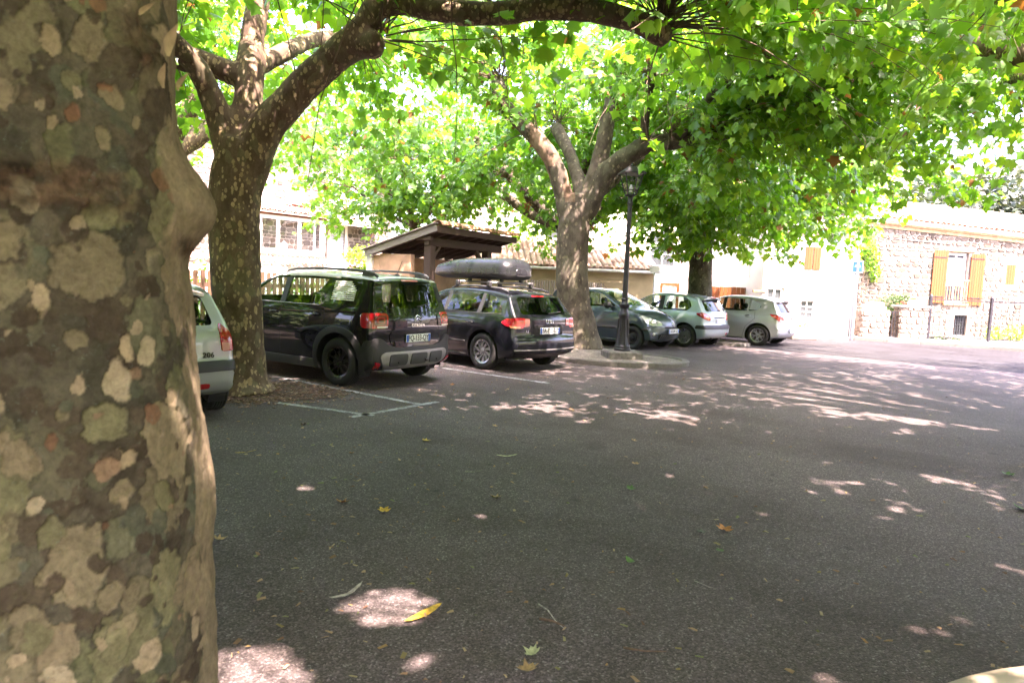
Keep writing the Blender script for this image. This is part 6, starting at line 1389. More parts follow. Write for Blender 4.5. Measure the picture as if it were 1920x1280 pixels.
def emblem(c, z, r=.045, d=REAR): 
    p = c.at(0, z, d, .004); Mx = Matrix.Translation(p); MB().lathe([(0, .008), (r*.9, .008), (r, 0)], 18, axis='y').build('badge', M['chrome'], c.root, True)
#@@ car_grey
def car_grey():
    out = [(3.28, .20, .06, .05), (3.44, .34, .28, .10), (3.47, .55, .30, .11), (3.42, .72, .30, .11), (3.24, .84, .22, .12), (2.80, .94, .08, .12), (2.28, 1.00, .05, .11), (1.90, 1.17, .09, .07), (1.50, 1.34, .07, .07), (1.15, 1.405, .035, .07), (.6, 1.42, .03, .07), (.0, 1.395, .03, .07), (-.34, 1.35, .04, .05), (-.46, 1.315, .05, .03), (-.52, 1.255, .06, .05), (-.66, 1.09, .07, .07), (-.755, .985, .08, .08), (-.79, .90, .085, .09), (-.795, .76, .085, .10), (-.80, .64, .09, .09), (-.845, .585, .10, .07), (-.855, .46, .10, .09), (-.80, .30, .08, .07), (-.5, .21, .03, .05), (0, .20, 0, .04), (1.2, .17, 0, .04), (2.6, .18, 0, .04)]
    sec = [(.10, .90), (.22, .94), (.34, .97), (.55, .995), (.68, 1.), (.82, .985), (.92, .955), (.97, .925), (1.32, .735), (1.45, .67)]
    plan = [(-.95, .84), (-.75, .905), (-.45, .965), (0, .99), (.6, 1.), (2.3, 1.), (2.7, .985), (3.05, .93), (3.3, .85), (3.5, .74)]
    c = Car('parked_car', (-.5, 11.8, 0), (1, 0), 'x', out, .8825, sec, plan, 2.578, .318, .372, M['p_dkgrey'])
    W1 = [(1.86, .99), (1.10, .985), (1.10, 1.325), (1.36, 1.30), (1.55, 1.225)]; W2 = [(1.01, .985), (.22, .98), (.20, 1.325), (1.01, 1.335)]; W3 = [(.12, .98), (-.40, 1.00), (-.36, 1.06), (-.20, 1.22), (-.08, 1.275), (.12, 1.305)]
    D1 = [(1.98, .26), (2.02, .60), (1.94, .965), (1.055, .965), (1.055, .24)]; D2 = [(1.05, .24), (1.05, .965), (.17, .965), (.14, .80), (.32, .58), (.42, .38), (.44, .24)]
    ds, ws = shape_common(c, [W1, W2, W3], [D1, D2], [(-.60, .99), (.60, .99), (.52, 1.275), (-.52, 1.275)], [(-.64, 1.03), (.64, 1.03), (.53, 1.33), (-.53, 1.33)], [[(1.98, .26), (2.02, .60), (1.94, .965)], [(1.052, .24), (1.052, .97)], [(.17, .965), (.14, .80), (.32, .58), (.42, .38)]], rear_x=-.2)
    add_wheels(c, 1.52, .318, .205, .205, 'turbine', M['alloy']); pillar(c, 1.10, 1.01, .98, 1.33); pillar(c, .20, .12, .98, 1.31)
    trim_line(c, [(1.9, .978), (1.05, .972), (.2, .968), (-.38, .985)], M['plastic']); trim_line(c, [(1.95, .47), (1.08, .46), (.42, .46)], M['plastic'], .012, 'side_moulding', .004); trim_line(c, [(2.1, .235), (1.2, .225), (.42, .23)], M['plastic_grey'], .02, 'sill_trim', -.006)
    handle(c, 1.17, .80, parent={1: c.obj[ds[0][0]], -1: c.obj[ds[0][1]]}); handle(c, .30, .805, parent={1: c.obj[ds[1][0]], -1: c.obj[ds[1][1]]}); mirror_(c, 1.80, .985)
    for sg in (1, -1): corner_lamp(c, sg, (-.74, .76, .84), (-.78, .62), [('tail_lamp', [(-.25, .845), (-.17, .79), (.10, .755), (.145, .80), (.145, .925), (.02, .93), (-.15, .915)], 'red_lens', .012, .03), ('indicator', [(-.10, .765), (.06, .757), (.06, .79), (-.12, .80)], 'amber', .016, .01)])
    for sg in (1, -1): pl = [(sg*.66, .775), (sg*.48, .795), (sg*.475, .915), (sg*.63, .92)]; c.patch('inner_tail_lamp', pl if sg < 0 else pl[::-1], REAR, M['pink_lens'], .010, .02, grid=.02)
    c.patch('plate_recess', inset_rect(-.37, .37, .635, .81), REAR, M['dark_gap'], .004, .01, rnd=.03); number_plate(c, 'BA-851-XZ', c.at(0, .715, REAR, .010), REAR, tilt=.02)
    bd = empty('badge', parent=c.root)
    for k in range(4):
        u = -.069+.046*k; P = [c.at(u+.03*math.cos(a), .868+.03*math.sin(a), REAR, .006) for a in np.linspace(0, 2*math.pi, 17)]; MB().tube(P, .0045, 5, False).build('ring', M['chrome'], bd, True)
    text_curve('A3', .07, M['chrome'], 'lettering', c.root, c.at(-.52, .70, REAR, .006), (0, -1, 0), (0, 0, 1), .002, 1.1)
    c.gapline if False else None
    bp = c.patch('rear_bumper', [(-.78, .60), (-.80, .50), (-.78, .345), (.78, .345), (.80, .50), (.78, .60)], REAR, M['p_dkgrey'], .010, .03, rnd=.05, grid=.05)
    c.patch('bumper_strip', inset_rect(-.78, .78, .385, .405), REAR, M['skid'], .014, .01, bp, grid=.06); c.patch('bumper_skirt', [(-.70, .225), (.70, .225), (.78, .335), (-.78, .335)], REAR, M['plastic'], .012, .03, bp, rnd=.03, grid=.05)
    mb = MB()
    MB().tube([c.at(-.40, .27, REAR, .03), c.at(-.40, .27, REAR, -.12)], .028, 12).build('exhaust', M['disc'], c.root, True); MB().tube([c.at(-.48, .27, REAR, .03), c.at(-.48, .27, REAR, -.12)], .028, 12).build('exhaust', M['disc'], c.root, True)
    wiper(c, .0, .995, .38, 1.02); c.patch('brake_light', inset_rect(-.15, .15, 1.285, 1.305), REAR, M['red_lens'], .004, .02)
    for sd in (1, -1): autosmooth(MB().tube([(1.20, sd*.53, 1.375), (1.05, sd*.545, 1.42), (.5, sd*.545, 1.44), (-.1, sd*.535, 1.41), (-.28, sd*.525, 1.36)], .016, 8).build('roof_rail', M['plastic_grey'], c.root), 60)
    for sg in (1, -1):
        pl = [(sg*.34, .63), (sg*.74, .66), (sg*.78, .74), (sg*.36, .74)]; c.patch('headlamp', pl if sg > 0 else pl[::-1], FRONT, M['white_lens'], .008, .02)
    c.patch('grille', inset_rect(-.3, .3, .3, .72), FRONT, M['plastic'], .008, .02); cabin(c, (1.05, .18), 1.78, .30, 1.10); return c
def roof_box(car):
    """hard shell on two cross bars; stands on the car, so a thing of its own"""
    b = empty('roof_box', car.root.location, car.root.rotation_euler.z, 'grey hard shell roof box on bars above the dark grey car', 'roof box'); L0, L1 = -.08, 2.10; n = 60
    def half(t, lid):   # t 0..1 rear to front, rounded at both ends
        e = lambda d, p: max(.10, 1-max(0., d)**p)**(1/2.2)
        w = .40*e((.10-t)/.10, 2.6)*(1-.34*max(0, (t-.6)/.4)**1.7)*e((t-.95)/.05, 2.4); h = ((.285-.055*max(0, t-.45)-.10*max(0, (t-.62)/.38)**1.4)*e((.12-t)/.12, 2.2)*e((t-.92)/.08, 2.) if lid else .105*e((.08-t)/.08, 2.)*e((t-.85)/.15, 2.)); return w, h
    for lid, nm in ((True, 'lid'), (False, 'tray')):
        V = []; F = []; mm = 27
        for i in range(n+1):
            t = .5-.5*math.cos(math.pi*i/n); w, h = half(t, lid); x = L0+(L1-L0)*t
            for k in range(mm):
                a = math.pi*k/(mm-1); cx_ = math.copysign(abs(math.cos(a))**.62, math.cos(a))*w; cz_ = abs(math.sin(a))**.62*h; V.append((x, cx_, 1.665+(cz_+.001 if lid else -cz_)))
        for i in range(n):
            for k in range(mm-1): q = (i*mm+k, i*mm+k+1, (i+1)*mm+k+1, (i+1)*mm+k); F.append(q if not lid else q[::-1])
        F += [tuple(range(mm)) if lid else tuple(range(mm))[::-1], tuple(n*mm+k for k in range(mm))[::-1] if lid else tuple(n*mm+k for k in range(mm))]
        autosmooth(link(nm, mesh(nm, V, F, M['box_grey'] if lid else M['plastic']), b), 75)
    V = []; F = []
    for i in range(n+1):
        t = .5-.5*math.cos(math.pi*i/n); w, h = half(t, True); x = L0+(L1-L0)*t
        for sd in (1, -1): V += [(x, sd*(w-.01), 1.648), (x, sd*(w+.010), 1.648), (x, sd*(w+.012), 1.678), (x, sd*(w-.01), 1.680)]
    for i in range(n):
        for s_ in range(2):
            for k in range(3): q = (8*i+4*s_+k, 8*i+8+4*s_+k, 8*i+9+4*s_+k, 8*i+1+4*s_+k); F.append(q if s_ else q[::-1])
    F += [(0, 1, 5, 4), (1, 2, 6, 5), (2, 3, 7, 6)]
    autosmooth(link('rim_flange', mesh('rim_flange', V, F, M['box_grey']), b), 50)
    for x in (1.02, .18):
        MB().tube([(x, -.56, 1.505), (x, .56, 1.505)], [.02]*2, 8).build('cross_bar', M['skid'], b, True)
        for sd in (1, -1): MB().box((x-.05, sd*.545-.035, 1.425), (x+.05, sd*.545+.035, 1.53), bev=.02).build('bar_foot', M['plastic'], b); MB().box((x-.03, sd*.25-.03, 1.52), (x+.03, sd*.25+.03, 1.575), bev=.008).build('clamp', M['plastic'], b)
    return b
M['box_grey'] = simple('roof_box_plastic', (.014, .015, .018), .28, var=.12, sc=3, bump=.05, bsc=200)
#@@ car_city
def car_city():
    # front axle at x = wb; nose points to +x
    out = [(2.88, .20, .06, .05), (3.04, .34, .28, .09), (3.07, .52, .32, .10), (3.03, .70, .32, .10), (2.90, .83, .26, .11), (2.62, .95, .12, .11), (2.22, 1.03, .05, .10), (1.85, 1.22, .09, .07), (1.45, 1.39, .07, .07), (1.05, 1.46, .03, .07), (.5, 1.47, .03, .07), (.0, 1.44, .03, .07), (-.22, 1.39, .05, .05), (-.33, 1.22, .06, .06), (-.43, 1.0, .08, .09), (-.50, .80, .09, .09), (-.53, .55, .10, .09), (-.50, .35, .09, .07), (-.35, .22, .03, .05), (0, .2, 0, .04), (1.2, .17, 0, .04), (2.3, .17, 0, .04)]
    sec = [(.1, .9), (.22, .95), (.34, .98), (.5, .998), (.66, 1.), (.8, .985), (.92, .96), (.99, .93), (1.4, .76), (1.5, .7)]
    plan = [(-.6, .88), (-.4, .94), (0, .985), (.6, 1.), (2.0, 1.), (2.35, .985), (2.65, .95), (2.88, .87), (3.1, .76)]
    c = Car('parked_car', (0, 0, 0), (1, 0), 'x', out, .83, sec, plan, 2.37, .288, .345, M['p_blue'], step=.045, rows_side=16)
    W1 = [(1.86, 1.03), (.86, .985), (.83, 1.37), (1.22, 1.365), (1.45, 1.30)]; W2 = [(.74, .985), (.02, 1.0), (-.02, 1.12), (.10, 1.33), (.70, 1.375)]
    D1 = [(1.96, .30), (2.00, .62), (1.94, 1.0), (.80, .965), (.78, .60), (.80, .26), (1.8, .26)]
    ds, ws = shape_common(c, [W1, W2], [D1], [(-.52, 1.0), (.52, 1.0), (.47, 1.34), (-.47, 1.34)], [(-.62, 1.07), (.62, 1.07), (.53, 1.39), (-.53, 1.39)], [[(1.96, .30), (2.00, .62), (1.94, 1.0)], [(.80, .965), (.78, .60), (.80, .26)]], rear_x=0., front_x=1.2, glass_rear='glass')
    add_wheels(c, 1.42, .288, .175, .185, 'steel', M['steel_black']); pillar(c, .86, .74, .985, 1.37)
    trim_line(c, [(1.92, .50), (1.3, .485), (.84, .48)], M['plastic'], .018, 'side_moulding', .004); trim_line(c, [(2.0, .215), (1., .205), (.38, .21)], M['p_blue'], .02, 'sill_trim', -.006)
    handle(c, .96, .83, parent={1: c.obj[ds[0][0]], -1: c.obj[ds[0][1]]}); mirror_(c, 1.70, 1.0, mat=M['plastic'])
    for sg in (1, -1):
        pl = [(sg*.36, .60), (sg*.58, .595), (sg*.73, .66), (sg*.775, .80), (sg*.70, .835), (sg*.50, .765), (sg*.38, .70)]; h = c.patch('headlamp', pl if sg > 0 else pl[::-1], FRONT, M['headlamp'], .012, .03, rnd=.03, grid=.025)
        p = c.at(sg*.545, .675, FRONT, .016); MB().lathe([(.0, .0), (.05, .012), (.072, .0)], 18, axis='y').build('lamp_bowl', M['chrome'], h, True); o = h.children[0]; o.location = p; o.rotation_euler = (0, 0, R(-90+sg*32))
        c.patch('fog_recess', [(sg*q, z) for q, z in ((.50, .33), (.70, .34), (.72, .47), (.56, .45))][::sg], FRONT, M['plastic'], .008, .02, rnd=.03, grid=.025)
        p = c.at(sg*.60, .40, FRONT, .012); o = MB().lathe([(.0, .02), (.035, .012), (.04, 0)], 14, axis='y').build('fog_lamp', M['white_lens'], c.root, True); o.location = p; o.rotation_euler = (0, 0, R(-90+sg*30))
        p = c.at(sg*.75, .72, (sg*.0+.35, sg*.94, 0)) if False else None
        c.patch('side_repeater', [(sg*(-2.08), .66), (sg*(-2.16), .665), (sg*(-2.16), .69), (sg*(-2.08), .685)][::-sg], LEFT if sg > 0 else RIGHT, M['amber'], .006, .01)
    gr_ = c.patch('grille', [(-.42, .27), (.42, .27), (.46, .38), (.40, .41), (-.40, .41), (-.46, .38)], FRONT, M['dark_gap'], .006, .02, rnd=.03, grid=.03)
    for k in range(5): z = .285+k*.024; P = [c.at(u, z, FRONT, .014) for u in np.linspace(-.40, .40, 9)]; MB().tube(P, .006, 5).build('grille_bar', M['plastic_grey'], gr_)
    for k in range(13): u = -.38+k*.0633; P = [c.at(u, z, FRONT, .013) for z in (.28, .39)]; MB().tube(P, .005, 5).build('grille_bar', M['plastic_grey'], gr_)
    c.patch('upper_grille', inset_rect(-.30, .30, .545, .575), FRONT, M['dark_gap'], .005, .015, rnd=.01)
    number_plate(c, 'AB-841-EJ', c.at(0, .475, FRONT, .015), FRONT, w=.50)
    P = [c.at(u, z, FRONT, .010) for u, z in ((0, .69), (.035, .64), (0, .59), (-.035, .64), (0, .69))]; MB().tube(P, .010, 6).build('badge', M['chrome'], c.root, True)
    c.patch('rear_bumper', inset_rect(-.7, .7, .3, .55), REAR, M['p_blue'], .01, .03, rnd=.05)
    for sg in (1, -1): c.patch('tail_lamp', inset_rect(min(sg*.52, sg*.68), max(sg*.52, sg*.68), .75, .98), REAR, M['red_lens'], .01, .02, rnd=.03)
    MB().tube([(1.05, 0, 1.455), (.78, 0, 1.68)], .004, 5).build('aerial', M['plastic'], c.root); cabin(c, (.92, .15), 1.75, .28, 1.15, -.33 if False else .33); return c
def m_headlamp():
    t = NT('headlamp_lens'); nz = t.noise(14, 3).outputs[0]; return t.P(Base_Color=t.ramp(nz, [(.35, (.30, .31, .33)), (.6, (.62, .63, .65))]), Metallic=.5, Roughness=.18, Coat_Weight=1., Coat_Roughness=.02)
M['headlamp'] = m_headlamp()
#@@ car_green
def hatch206(name_paint, label, plate, wheel, badge=None, group='cars parked along the row', doors=3):
    out = [(2.98, .20, .06, .05), (3.14, .34, .26, .09), (3.17, .52, .30, .10), (3.12, .68, .30, .10), (2.94, .80, .22, .11), (2.55, .91, .10, .12), (2.10, .98, .05, .10), (1.75, 1.15, .09, .07), (1.35, 1.34, .07, .07), (1.0, 1.41, .03, .08), (.5, 1.425, .03, .08), (.1, 1.40, .03, .08), (-.16, 1.355, .04, .06), (-.28, 1.31, .05, .035), (-.34, 1.24, .06, .05), (-.49, 1.04, .08, .08), (-.585, .91, .09, .10), (-.625, .78, .10, .11), (-.635, .64, .105, .10), (-.675, .57, .11, .07), (-.68, .46, .11, .09), (-.64, .32, .09, .07), (-.45, .22, .03, .05), (0, .21, 0, .04), (1.2, .17, 0, .04), (2.4, .17, 0, .04)]
    sec = [(.1, .9), (.22, .945), (.34, .975), (.5, .995), (.64, 1.), (.78, .985), (.88, .96), (.95, .93), (1.32, .735), (1.45, .67)]
    plan = [(-.75, .84), (-.55, .915), (-.3, .965), (0, .99), (.5, 1.), (2.0, 1.), (2.4, .985), (2.7, .94), (2.95, .85), (3.2, .72)]
    c = Car('parked_car', (0, 0, 0), (1, 0), 'x', out, .826, sec, plan, 2.442, .295, .35, M[name_paint], group=group, step=.045, rows_side=16)
    if doors == 5:
        W = [[(1.78, .975), (1.05, .955), (1.05, 1.335), (1.25, 1.32), (1.42, 1.25)], [(.96, .955), (.24, .955), (.10, 1.08), (.12, 1.30), (.96, 1.335)]]; D = [[(1.88, .28), (1.92, .6), (1.86, .945), (1.005, .935), (1.005, .25)], [(1.0, .25), (1.0, .935), (.20, .935), (.16, .75), (.38, .5), (.42, .25)]]
    else:
        W = [[(1.78, .975), (.80, .95), (.76, 1.33), (1.22, 1.325), (1.42, 1.25)], [(.68, .95), (-.02, .96), (-.13, 1.07), (-.05, 1.22), (.10, 1.315), (.64, 1.335)]]; D = [[(1.88, .28), (1.92, .6), (1.86, .945), (.74, .93), (.72, .6), (.74, .25)]]
    gaps = [[(1.88, .28), (1.92, .6), (1.86, .945)], [(D[0][3][0], .93), (D[0][3][0]-.015 if doors == 3 else D[0][3][0], .6), (D[0][3][0], .25)]]
    ds, ws = shape_common(c, W, D, [(-.56, .965), (.56, .965), (.49, 1.255), (-.49, 1.255)], [(-.62, 1.01), (.62, 1.01), (.52, 1.34), (-.52, 1.34)], gaps, rear_x=-.1)
    add_wheels(c, 1.43, .295, .18, .195, wheel, M['alloy']); pillar(c, W[0][1][0], W[1][0][0], .95, 1.335, .03 if doors == 3 else 0)
    trim_line(c, [(1.84, .48), (1.3, .47), (.76, .47)], M['plastic'], .018, 'side_moulding', .004)
    for k, d in enumerate(ds): handle(c, D[k][3][0]+.14 if doors == 3 or k == 0 else .34, .80, parent={1: c.obj[d[0]], -1: c.obj[d[1]]}, mat=M['plastic'])
    mirror_(c, 1.62, .965)
    if doors == 5:
        for sg in (1, -1): corner_lamp(c, sg, (-.60, .70, .80), (-.93, .37), [('tail_lamp', [(-.085, .70), (.05, .695), (.06, .80), (.05, .93), (.015, .985), (-.06, .90), (-.10, .78)], 'red_lens', .010, .025), ('indicator', [(-.03, .705), (.05, .70), (.055, .79), (-.03, .78)], 'amber', .014, .012)])
    for sg in ((1, -1) if doors == 3 else ()): corner_lamp(c, sg, (-.58, .72, .80), (-.62, .78), [('tail_lamp', [(-.24, .905), (-.22, .86), (-.06, .765), (.115, .715), (.15, .735), (.14, .82), (.04, .895), (-.12, .935)], 'red_lens', .010, .025), ('indicator', [(-.02, .785), (.10, .745), (.115, .80), (.02, .85)], 'amber', .014, .015)])
    bs = c.patch('bumper_strip', [(-.755, .50), (.755, .50), (.76, .60), (-.76, .60)], REAR, M['plastic'], .016, .03, rnd=.03, grid=.05)
    for sd, d_ in ((1, LEFT), (-1, RIGHT)):
        pl = [(.30, .505), (.60, .50), (.60, .60), (.33, .595)]; pl = pl if sd > 0 else [(-u, v) for u, v in pl][::-1]; c.patch('bumper_strip', pl, d_, M['plastic'], .012, .02, rnd=.03)
    c.patch('rear_bumper', [(-.70, .28), (.70, .28), (.755, .36), (.755, .485), (-.755, .485), (-.755, .36)], REAR, c.paint, .010, .03, rnd=.04, grid=.05)
    c.patch('fog_lamp', [(.36, .335), (.47, .335), (.47, .385), (.36, .385)], REAR, M['red_lens'], .016, .01, rnd=.02, grid=.02)
    c.patch('plate_recess', [(-.34, .655), (.34, .655), (.37, .72), (.33, .80), (-.33, .80), (-.37, .72)], REAR, c.paint, .003, .01, rnd=.03); number_plate(c, plate, c.at(0, .715, REAR, .010), REAR); c.patch('tailgate_grip', inset_rect(-.30, .30, .785, .81), REAR, M['plastic'], .012, .01, rnd=.01)
    # roof spoiler
    V = []; F = []; ys = np.linspace(-.50, .50, 15)
    for y in ys: e = 1-.25*(abs(y)/.5)**4; zb = 1.345-.05*(y/.5)**2; V += [(-.20, y, zb+.012), (-.33-.06*e, y, zb-.012), (-.33-.06*e, y, zb-.045), (-.26, y, zb-.055)]
    for i in range(14):
        for k in range(3): F.append((4*i+k, 4*i+4+k, 4*i+5+k, 4*i+1+k))
    F += [(0, 1, 2, 3), (59, 58, 57, 56)]
    sp = autosmooth(link('roof_spoiler', mesh('roof_spoiler', V, F, c.paint), c.root), 40); MB().box((-.398, -.14, 1.305), (-.39, .14, 1.325)).build('brake_light', M['red_lens'], sp)
    wiper(c, .0, .975, .34, 1.0)
    if badge: text_curve(badge, .075, M['ink'], 'lettering', c.root, c.at(.47, .665, REAR, .012), (.16, -1, 0), (0, 0, 1), .003, 1.1)
    for sg in (1, -1):
        pl = [(sg*.35, .56), (sg*.62, .58), (sg*.74, .70), (sg*.40, .64)]; c.patch('headlamp', pl if sg > 0 else pl[::-1], FRONT, M['headlamp'], .008, .02)
    MB().tube([c.at(-.36, .275, REAR, .02), c.at(-.36, .275, REAR, -.1)], .024, 10).build('exhaust', M['disc'], c.root, True); cabin(c, (.88, .12), 1.68, .28, 1.12); return c
#@@ car_silver
def car_silver():
    out = [(3.12, .20, .06, .05), (3.28, .34, .26, .09), (3.31, .52, .30, .10), (3.26, .70, .30, .10), (3.05, .84, .22, .11), (2.65, .96, .10, .12), (2.22, 1.02, .05, .10), (1.82, 1.20, .09, .07), (1.40, 1.39, .07, .07), (1.0, 1.465, .03, .08), (.5, 1.475, .03, .08), (.0, 1.44, .03, .08), (-.26, 1.39, .04, .05), (-.38, 1.345, .05, .035), (-.43, 1.27, .06, .05), (-.57, 1.06, .08, .08), (-.645, .93, .09, .10), (-.665, .78, .10, .11), (-.665, .62, .105, .10), (-.70, .54, .11, .08), (-.70, .42, .11, .09), (-.65, .30, .09, .07), (-.45, .22, .03, .05), (0, .2, 0, .04), (1.2, .17, 0, .04), (2.5, .17, 0, .04)]
    sec = [(.1, .9), (.22, .945), (.34, .975), (.5, .99), (.66, 1.), (.82, .985), (.93, .955), (1.0, .925), (1.38, .745), (1.5, .68)]
    plan = [(-.78, .83), (-.58, .91), (-.3, .965), (0, .99), (.5, 1.), (2.1, 1.), (2.5, .985), (2.8, .94), (3.1, .85), (3.3, .72)]
    c = Car('parked_car', (0, 0, 0), (1, 0), 'x', out, .865, sec, plan, 2.51, .312, .362, M['p_silver'], step=.045, rows_side=16)
    W = [[(1.92, 1.03), (1.10, 1.005), (1.10, 1.385), (1.30, 1.37), (1.52, 1.29)], [(1.01, 1.005), (.36, 1.01), (.34, 1.36), (1.01, 1.385)], [(.31, 1.01), (.06, 1.05), (-.03, 1.14), (.02, 1.25), (.29, 1.355)]]
    D = [[(2.0, .28), (2.04, .6), (1.98, .995), (1.06, .985), (1.06, .25)], [(1.05, .25), (1.05, .985), (.12, 1.0), (.10, .80), (.36, .55), (.44, .25)]]
    ds, ws = shape_common(c, W, D, [(-.60, 1.0), (.60, 1.0), (.52, 1.29), (-.52, 1.29)], [(-.64, 1.05), (.64, 1.05), (.54, 1.39), (-.54, 1.39)], [[(2.0, .28), (2.04, .6), (1.98, .995)], [(1.055, .25), (1.055, .985)], [(.12, 1.0), (.10, .80), (.36, .55), (.44, .25)]], rear_x=-.1)
    add_wheels(c, 1.48, .312, .19, .205, 'fivey', M['alloy']); pillar(c, 1.10, 1.01, 1.0, 1.385); trim_line(c, [(2.0, .215), (1.2, .205), (.42, .21)], M['plastic'], .02, 'sill_trim', -.004)
    handle(c, 1.20, .86, parent={1: c.obj[ds[0][0]], -1: c.obj[ds[0][1]]}); handle(c, .32, .865, parent={1: c.obj[ds[1][0]], -1: c.obj[ds[1][1]]}); mirror_(c, 1.76, 1.0)
    for sg in (1, -1): corner_lamp(c, sg, (-.62, .76, .86), (-.66, .75), [('tail_lamp', [(-.27, .955), (-.20, .86), (-.03, .745), (.13, .725), (.165, .76), (.12, .86), (-.02, .925)], 'red_lens', .010, .03), ('reversing_strip', [(.02, .745), (.13, .735), (.12, .775), (.03, .785)], 'white_lens', .014, .01)])
    for sg in (1, -1): pl = [(sg*.63, .985), (sg*.50, .99), (sg*.47, 1.30), (sg*.53, 1.30)]
    emblem(c, .87, .05); o = [q for q in c.root.children if q.name.startswith('badge')][0]; o.location = c.at(0, .86, REAR, .004); o.rotation_euler = (0, 0, R(90))
    number_plate(c, '', c.at(0, .47, REAR, .012), REAR); c.patch('rear_bumper', [(-.72, .27), (.72, .27), (.78, .36), (.78, .40), (-.78, .40), (-.78, .36)], REAR, c.paint, .012, .03, rnd=.04, grid=.05)
    V = []; F = []; ys = np.linspace(-.53, .53, 15)
    for y in ys: e = 1-.25*(abs(y)/.53)**4; zb = 1.375-.05*(y/.53)**2; V += [(-.28, y, zb+.016), (-.42-.06*e, y, zb-.016), (-.42-.06*e, y, zb-.045), (-.36, y, zb-.06)]
    for i in range(14):
        for k in range(3): F.append((4*i+k, 4*i+4+k, 4*i+5+k, 4*i+1+k))
    F += [(0, 1, 2, 3), (59, 58, 57, 56)]
    autosmooth(link('roof_spoiler', mesh('roof_spoiler', V, F, c.paint), c.root), 40); wiper(c, .0, 1.01, .34, 1.03)
    for sg in (1, -1):
        pl = [(sg*.38, .6), (sg*.66, .62), (sg*.76, .76), (sg*.42, .70)]; c.patch('headlamp', pl if sg > 0 else pl[::-1], FRONT, M['headlamp'], .008, .02)
    c.patch('grille', inset_rect(-.3, .3, .4, .6), FRONT, M['plastic'], .008, .02); cabin(c, (1.0, .2), 1.75, .30, 1.16); return c
#@@ place_cars
def place(c, axle_left, axle_right, label, name='parked_car'):
    """stand the car with its rear axle midway between two ground points"""
    a, b = Vector(axle_left), Vector(axle_right); mid = (a+b)/2; d = (b-a).normalized(); h = Vector((-d.y, d.x)); c.root.location = (mid.x, mid.y, .004); c.root.rotation_euler = (0, 0, math.atan2(h.y, h.x)); c.root['label'] = label
cars = {}
cars['black'] = car_black(); place(cars['black'], (-2.36, 9.46), (-1.52, 10.75), 'black crossover with pale roof and roof rails parked beside the mottled trunk')
cars['grey'] = car_grey(); place(cars['grey'], (-.49, 11.81), (.63, 12.97), 'dark grey hatchback estate parked right of the black crossover, carrying a roof box'); roof_box(cars['grey'])
cars['city'] = car_city()
hd = Vector((.75, -.66)).normalized(); lf = Vector((-hd.y, hd.x)); fa = Vector((2.98, 16.8))+lf*.71; ra = fa-hd*2.37
cars['city'].root.location = (ra.x, ra.y, .004); cars['city'].root.rotation_euler = (0, 0, math.atan2(hd.y, hd.x)); cars['city'].root['label'] = 'small blue grey car facing outward behind the lamp post'
cars['green'] = hatch206('p_green', 'x', '', 'hubcap'); place(cars['green'], (4.60, 18.15), (5.55, 19.22), 'pale green silver hatchback with black bumper strip and rear spoiler')
cars['silver'] = car_silver(); place(cars['silver'], (7.05, 19.55), (7.97, 20.70), 'silver five door hatchback nearest the white house')
cars['near'] = hatch206('p_silver2', 'x', 'W', 'hubcap', '206', doors=5); place(cars['near'], (-4.36, 6.50), (-3.29, 7.50), 'silver hatchback half hidden between the foreground trunk and the mottled trunk')
#@@ extras
def foliage(name, parent, blobs, n, size, rn, tintb=0., mat=None, out=.6):
    """leaves spread through soft ellipsoids: (centre, radii)"""
    Bs, Ts = [], []; vol = np.array([b[1][0]*b[1][1]*b[1][2] for b in blobs])**.67; cnt = (n*vol/vol.sum()).astype(int)+3
    for (c, r), k in zip(blobs, cnt):
        d = rn.normal(0, 1, (k, 3)); d /= np.linalg.norm(d, axis=1, keepdims=True); rad = rn.uniform(.25, 1., (k, 1))**.4; Bs.append(np.array(c)+d*rad*np.array(r)*(1+.18*rn.normal(0, 1, (k, 1)))); Ts.append(d*out+rn.normal(0, .5, (k, 3))+np.array([0, 0, -.35]))
    B = np.vstack(Bs); T_ = np.vstack(Ts); k = len(B); ti = np.clip(rn.beta(2, 2.5, k)*.9+tintb, 0, .93)
    o = link(name, leaves_mesh(name, B, T_, rn.uniform(.6, 1.3, k)*size, ti, mat or M['leaf'], rn, .8), parent); o['kind'] = 'stuff'; return o
M['shrub_leaf'] = m_leaf('shrub_leaf', [(0, (.030, .075, .022)), (.6, (.06, .12, .03)), (1., (.10, .15, .05))], [(0, (.06, .14, .02)), (1., (.16, .26, .04))], .35)
M['dry_leaf'] = m_leaf('wood_leaf', [(0, (.028, .045, .020)), (.6, (.055, .075, .032)), (1., (.10, .10, .045))], [(0, (.035, .06, .015)), (1., (.08, .10, .025))], .3)
re = np.random.default_rng(77)
def plant(name, label, cat, base, blobs, n, size, mat, stems=4, tintb=0.):
    p = empty(name, base, 0, label, cat); foliage('foliage', p, [((c[0]-base[0], c[1]-base[1], c[2]-base[2]), r) for c, r in blobs], n, size, re, tintb, mat); mb = MB()
    for k in range(stems): c, r = blobs[k % len(blobs)]; mb.tube([(re.normal(0, .04), re.normal(0, .04), 0), ((c[0]-base[0])*.5, (c[1]-base[1])*.5, (c[2]-base[2])*.55), (c[0]-base[0]+re.normal(0, .1), c[1]-base[1], c[2]-base[2])], [.018, .013, .006], 5)
    mb.build('stem', M['shoot'], p)['kind'] = 'stuff'; return p
plant('shrub', 'dense green shrub growing behind the stone gate pillars', 'shrub', (13.75, 24.85, .0), [((13.7, 24.85, 1.25), (.5, .25, .40)), ((14.15, 24.9, 1.38), (.45, .25, .30)), ((13.5, 24.8, .9), (.25, .2, .4))], 1500, .07, M['shrub_leaf'])
